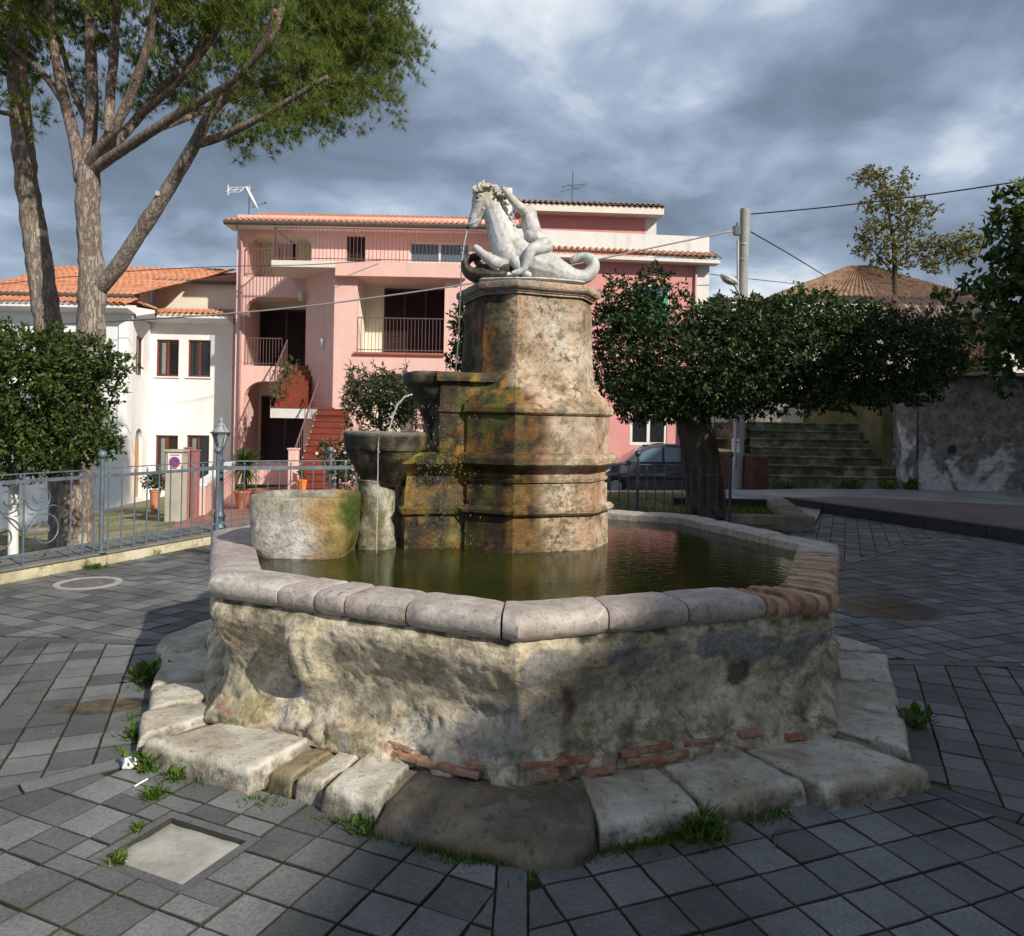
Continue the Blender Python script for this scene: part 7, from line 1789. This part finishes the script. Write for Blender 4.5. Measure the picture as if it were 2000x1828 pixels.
    broad_tree('flowering oleander shrub in front of the pink house wall', (q.x, Y, H(q.x, Y)), ([(q.x, Y, H(q.x, Y) - .05), at(745, 860, Y), at(740, 790, Y)], .05, .03), bl, 6500, .13, .032, M['leaf_ole'], M['bark2'], name='oleander_shrub', cat='shrub', shell=.2)
    Y = 14.0; q = at(660, 950, Y); bl = BL([(665, 905, 30, 40, 0, .4), (690, 880, 34, 28, 0, .4), (635, 880, 12, 20, 0, .2), (680, 935, 34, 30, 0, .4)], Y)
    r = broad_tree('small rose shrub behind the fence beside the lower bowl', (q.x, Y, H(q.x, Y)), ([(q.x, Y, H(q.x, Y) - .05), at(660, 930, Y), at(662, 890, Y)], .03, .02), bl, 2200, .07, .04, M['leaf_ole'], M['bark2'], name='rose_shrub', cat='shrub', shell=.1)
    for (x, y) in ((618, 887), (652, 882), (676, 870)): c = at(x, y, Y - .35); m = MB(); [m.ell(c + rv() * .012, (.028, .028, .02), n=8, m=5) for k in range(4)]; m.build('blossom', M['flower'], r, True)
    # sparse yellowing tree beyond the retaining wall
    Y = 25.0; q = at(1752, 640, Y); z0 = 2.98; P = lambda x, y, d=0.0: at(x, y, Y + d)
    lst = [(1690, 350, 26, 20), (1715, 345, 30, 18), (1765, 355, 18, 22), (1740, 380, 28, 22), (1700, 405, 25, 14), (1755, 405, 40, 25), (1800, 410, 40, 18), (1710, 440, 40, 14), (1775, 440, 45, 25), (1690, 470, 30, 16), (1740, 480, 45, 25), (1800, 485, 50, 25), (1685, 490, 18, 14), (1850, 480, 40, 22), (1890, 470, 38, 25), (1870, 500, 50, 20), (1740, 520, 40, 20), (1820, 520, 40, 18), (1720, 375, 14, 12)]
    root = thing('sparse_tree', 'tall thin tree with sparse yellowing leaves against the clouds', 'tree', (q.x, Y, z0)); m = MB(); limb(m, [(q.x, Y, z0 - .1), P(1748, 560), P(1745, 480), P(1735, 410), P(1728, 350)], .10, .025); m.build('trunk', M['bark2'], root, True)
    for pts in (((1747, 540), (1715, 500), (1690, 480)), ((1746, 520), (1800, 490), (1880, 475)), ((1744, 480), (1780, 440), (1820, 415)), ((1740, 450), (1710, 430), (1685, 440)), ((1738, 420), (1715, 380), (1690, 355)), ((1735, 410), (1755, 380), (1768, 350))): m = MB(); limb(m, [P(*t, rnd.uniform(-.3, .3)) for t in pts], .035, .012, 6); m.build('branch', M['bark2'], root, True)
    m = MB(); foliage(m, BL([(a, b, c, d, rnd.uniform(-.4, .4), .4) for a, b, c, d in lst], Y), 5600, .14, .07, shell=.0, sprig=4); m.build('crown', M['leaf_yel'], root)
    # bare reddish thicket
    Y = 23.0; q = at(1900, 720, Y); root = thing('bare_shrub', 'leafless reddish thicket above the retaining wall', 'shrub', (q.x, Y, 2.98)); m = MB()
    for i in range(1200):
        p = Vector((q.x + rnd.gauss(0, .5), Y + rnd.uniform(-.5, .5), 2.98)); t = at(rnd.uniform(1690, 1965), rnd.uniform(548, 660), Y + rnd.uniform(-.5, .5)); md = p.lerp(t, .5) + rv() * .12; m.tube([p, md, t], [.012, .008, .003], 3, False)
    m.build('twigs', M['twig'], root)
    # leafy tree at the right edge, near
    Y = 7.6; q = Vector((6.75, 7.7, .0)); bl = BL([(2030, 480, 60, 110, 0, .8), (2000, 600, 45, 100, 0, .6), (2060, 620, 120, 180, .2, 1.2), (2150, 520, 180, 200, .3, 1.4), (1990, 395, 26, 55, 0, .3), (1970, 690, 34, 36, 0, .3), (1945, 560, 30, 22, 0, .2), (1890, 560, 30, 14, 0, .2), (1900, 610, 34, 16, 0, .2), (1935, 650, 30, 30, 0, .25), (1960, 460, 34, 40, 0, .3), (1850, 585, 24, 10, 0, .12), (1990, 720, 40, 30, 0, .3)], Y)
    broad_tree('leafy green tree leaning into the picture from the right edge', q, ([(6.75, 7.7, -.1), (6.7, 7.7, 1.2), (6.5, 7.65, 2.4), (6.2, 7.6, 3.4)], .13, .08), bl, 9000, .095, .055, M['leaf_mid'], M['bark2'], shell=.15, limbs=(([(6.55, 7.65, 2.2), (5.8, 7.6, 2.9), (5.0, 7.6, 3.1), (4.6, 7.6, 3.0)], .05, .015), ([(6.4, 7.65, 2.9), (5.6, 7.6, 3.6), (5.1, 7.6, 4.0)], .05, .015)))
    # small hedge bits on the terrace
    for (x, y, rx, ry, lab) in ((1905, 725, 60, 22, 'low green shrub on top of the retaining wall'), (1400, 600, 16, 25, 'climbing greenery beside the corner of the salmon house')):
        Y = 21.5 if x > 1500 else 25.6; c = at(x, y, Y); bz = 2.98 if x > 1500 else -.6
        broad_tree(lab, (c.x, Y, bz), ([(c.x, Y, bz), (c.x, Y, c.z)], .02, .012), BL([(x, y, rx, ry, 0, .4)], Y), 900, .11, .05, M['grass'] if x > 1500 else M['leaf_dark'], M['bark2'], name='shrub', cat='shrub', shell=.1)
trees()
def pots():
    # spiky palm in a big pot in the courtyard
    p = at(478, 925, 19.0); z = H(p.x, 19.0); r = thing('potted_palm', 'spiky green palm in a terracotta pot by the pink house entrance', 'potted plant', (p.x, 19, z)); MB().lathe((p.x, 19, z), [(.17, .01), (.24, .38), (.26, .40), (.26, .46), (.22, .46), (.2, .40), (0, .40)], 18).build('pot', M['pot'], r, 40)
    m = MB(); c = Vector((p.x, 19, z + 1.05))
    MB().tube([(p.x, 19, z + .4), (p.x, 19, z + 1.1)], .05, 8).build('stem', M['bark2'], r)
    for i in range(260):
        d = (rv() + Vector((0, 0, .55))).normalized(); l = rnd.uniform(.4, .85); k = 5; pts = [c + d * (l * j / k) + Vector((0, 0, -.22 * (j / k) ** 2)) for j in range(k + 1)]; s = d.cross(Vector((0, 0, 1))).normalized(); base = len(m.v)
        for j, q in enumerate(pts): w = .028 * (1 - j / k) + .002; m.v += [tuple(q - s * w), tuple(q + s * w)]
        m.f += [(base + 2 * j, base + 2 * j + 1, base + 2 * j + 3, base + 2 * j + 2) for j in range(k)]
    m.build('fronds', M['palm'], r)
    for (x, y, Y, s_, lab, lm) in ((303, 965, 19.5, 1.0, 'small potted plant by the arched yellow door', 'leaf_ole'), (590, 945, 20.2, .9, 'orange terracotta pot at the foot of the red stairs', None)):
        p = at(x, y, Y); z = H(p.x, Y); r = thing('flower_pot', lab, 'potted plant', (p.x, Y, z)); zt = max(z + .25, p.z + .12); MB().lathe((p.x, Y, z), [(.09 * s_, .01), (.13 * s_, zt - z - .06), (.145 * s_, zt - z - .05), (.145 * s_, zt - z), (.12 * s_, zt - z), (.1 * s_, zt - z - .04), (0, zt - z - .04)], 16).build('pot', M['pot'] if lm else M['orange'], r, 40)
        m = MB(); foliage(m, [((p.x, Y, zt + .2), (.26, .2, .2) if lm else (.05, .05, .06))], 420 if lm else 60, .11, .05, shell=.1, sprig=5); m.build('leaves', M[lm or 'leaf_ole'], r)
    # climber on the landing
    p = at(560, 735, 25.4); r = thing('climbing_plant', 'yellowing climber hanging on the stair landing of the pink house', 'climber', (p.x, 25.4, 2.0)); m = MB(); foliage(m, [(at(565, 730, 25.4), (.45, .12, .5)), (at(545, 760, 25.3), (.2, .1, .35))], 700, .10, .05, shell=0, sprig=4); m.build('leaves', M['leaf_yel'], r); MB().tube([(p.x, 25.4, 2.0), at(560, 735, 25.4), at(566, 705, 25.4)], .012, 5).build('stem', M['bark2'], r)
pots()
def weed(label, p, n, l, spread, w=.010, broad=False):
    root_p = Vector(p); m = MB()
    for i in range(n):
        a = rnd.uniform(0, 6.28); st = root_p + Vector((rnd.gauss(0, spread * .35), rnd.gauss(0, spread * .35), 0)); d = Vector((math.cos(a), math.sin(a), rnd.uniform(.5, 2.2))).normalized(); ln = l * rnd.uniform(.5, 1.2); s = Vector((-d.y, d.x, 0)); s = s.normalized() if s.length > 1e-4 else Vector((1, 0, 0))
        if broad and i % 2: leafquad(m, st + d * ln * .5, (d + rv() * .5).normalized(), Vector((0, 0, 1)), ln * .38, ln * .24); continue
        b = len(m.v); k = 3
        for j in range(k + 1): f = j / k; q = st + d * (ln * f) + Vector((0, 0, -ln * .35 * f * f)); ww = w * (1 - .9 * f); m.v += [tuple(q - s * ww), tuple(q + s * ww)]
        m.f += [(b + 2 * j, b + 2 * j + 1, b + 2 * j + 3, b + 2 * j + 2) for j in range(k)]
    tag(m.build('weed', M['grass'], None, loc=p), label, 'weed')
def weeds():
    weed('big tuft of grass growing at the front right foot of the step', gr(1362, 1622), 330, .17, .13, .007)
    weed('leafy weed at the right end of the stone step', gr(1790, 1420), 110, .15, .08, .005, True)
    weed('small weed below the dark boulder', gr(712, 1625), 70, .09, .06, .007, True)
    weed('clump of weeds in the shade left of the step', gr(292, 1330), 170, .15, .12, .009, True)
    weed('weeds growing by the left step stone above the litter', gr(268, 1440), 80, .10, .07, .008, True)
    weed('low weed at the left corner of the step', gr(290, 1495), 130, .10, .09, .008, True)
    weed('weed tuft under the long left step stone', gr(343, 1522), 80, .07, .05, .007, True)
    weed('bright grass tuft in a paving joint left of the cover', gr(300, 1556), 90, .08, .06, .006)
    weed('tiny grass tuft by the upper edge of the concrete cover', gr(271, 1618), 40, .05, .03, .005)
    weed('grass at the left corner of the concrete cover', gr(230, 1683), 60, .06, .04, .005)
    weed('grass growing from the left kerb joint', gr(186, 1108), 110, .10, .14, .008)
    for i, (x, y, lab) in enumerate(((1540, 935, 'weeds at the left foot of the old steps'), (1660, 932, 'tall weeds in the middle of the old steps'), (1782, 935, 'bushy weeds where steps meet the rubble wall'), (1735, 945, 'low weeds along the road edge below the steps'))): q = at(x, y, 20.3); weed(lab, (q.x, 20.3, H(q.x, 20.3)), 110, .38 if i in (1, 2) else .28, .22, .02, True)
    m = MB()            # mossy fringe where step meets paving
    for i in range(4200):
        t = rnd.choice([rnd.uniform(-1.0, .3), rnd.uniform(-.5, .2), rnd.uniform(-1, 1.5)]); q = octp(t, 2.66 + rnd.gauss(0, .03)); l = rnd.uniform(.010, .042)
        if nz((q.x, q.y, 0), 3.5, 8.) < -.05: continue
        a = rnd.uniform(0, 6.28); s = Vector((math.cos(a), math.sin(a), 0)) * .004; p = Vector((q.x, q.y, -.004)); k = len(m.v); m.v += [tuple(p - s), tuple(p + s), tuple(p + Vector((rnd.uniform(-.012, .012), rnd.uniform(-.012, .012), l)))]; m.f.append((k, k + 1, k + 2))
    tag(m.build('moss_fringe', M['grass']), kind='stuff')
    m = MB()            # grass in the planting bed and verge
    for i in range(5200):
        x, y = (rnd.uniform(PX0, PX1 + .1), rnd.uniform(PY0 + .24, PY0 + 2.7)) if i % 2 else (rnd.uniform(1.2, 4.2), rnd.uniform(11.7, 16))
        z = .035 if i % 2 else H(x, y) + .02; l = rnd.uniform(.05, .16) if i % 2 else rnd.uniform(.02, .07); a = rnd.uniform(0, 6.28); s = Vector((math.cos(a), math.sin(a), 0)) * .012; p = Vector((x, y, z)); k = len(m.v); m.v += [tuple(p - s), tuple(p + s), tuple(p + Vector((rnd.uniform(-.06, .06), rnd.uniform(-.06, .06), l)))]; m.f.append((k, k + 1, k + 2))
    tag(m.build('grass', M['grass']), kind='stuff')
    m = MB()
    for i in range(1800):
        x, y = rnd.uniform(-14, -6.5), rnd.uniform(9, 21); z = H(x, y) + .0
        if nz((x, y, 0), .6, 2.) < .0: continue
        l = rnd.uniform(.05, .14); a = rnd.uniform(0, 6.28); s = Vector((math.cos(a), math.sin(a), 0)) * .014; p = Vector((x, y, z)); k = len(m.v); m.v += [tuple(p - s), tuple(p + s), tuple(p + Vector((rnd.uniform(-.06, .06), rnd.uniform(-.06, .06), l)))]; m.f.append((k, k + 1, k + 2))
    tag(m.build('grass', M['grass']), kind='stuff')
weeds()
def litter():
    p = gr(253, 1500); m = MB(); m.ell((p.x, p.y, .025), (.032, .028, .026), n=18, m=12); m.v = [(v[0] + .014 * nz(v, 45), v[1] + .014 * nz(v, 45, 3.), max(.003, v[2] + .014 * nz(v, 45, 7.))) for v in m.v]
    tag(m.build('paper_tissue', M['tissue'], None, 30, loc=(p.x, p.y, 0)), 'crumpled white tissue lying by the left corner of the step', 'litter')
    a, b = gr(263, 1537), gr(288, 1523); m = MB(); m.tube([(a.x, a.y, .006), (b.x, b.y, .006)], .004, 6); tag(m.build('stick', M['tissue'], None, loc=(a.x, a.y, 0)), 'short white stick on the paving below the tissue', 'litter')
    p = gr(1418, 1618)
    q = [gr(1500, 1640), gr(1515, 1630), gr(1530, 1622), gr(1552, 1626)]; m = MB(); m.tube([(v.x, v.y, .008 + .01 * (i % 2)) for i, v in enumerate(q)], .004, 5); m.tube([(q[1].x, q[1].y, .01), (gr(1512, 1662).x, gr(1512, 1662).y, .008)], .003, 5); tag(m.build('twig', M['twig'], None, loc=(q[0].x, q[0].y, 0)), 'thin dry twig on the paving right of the grass tuft', 'twig')
litter()
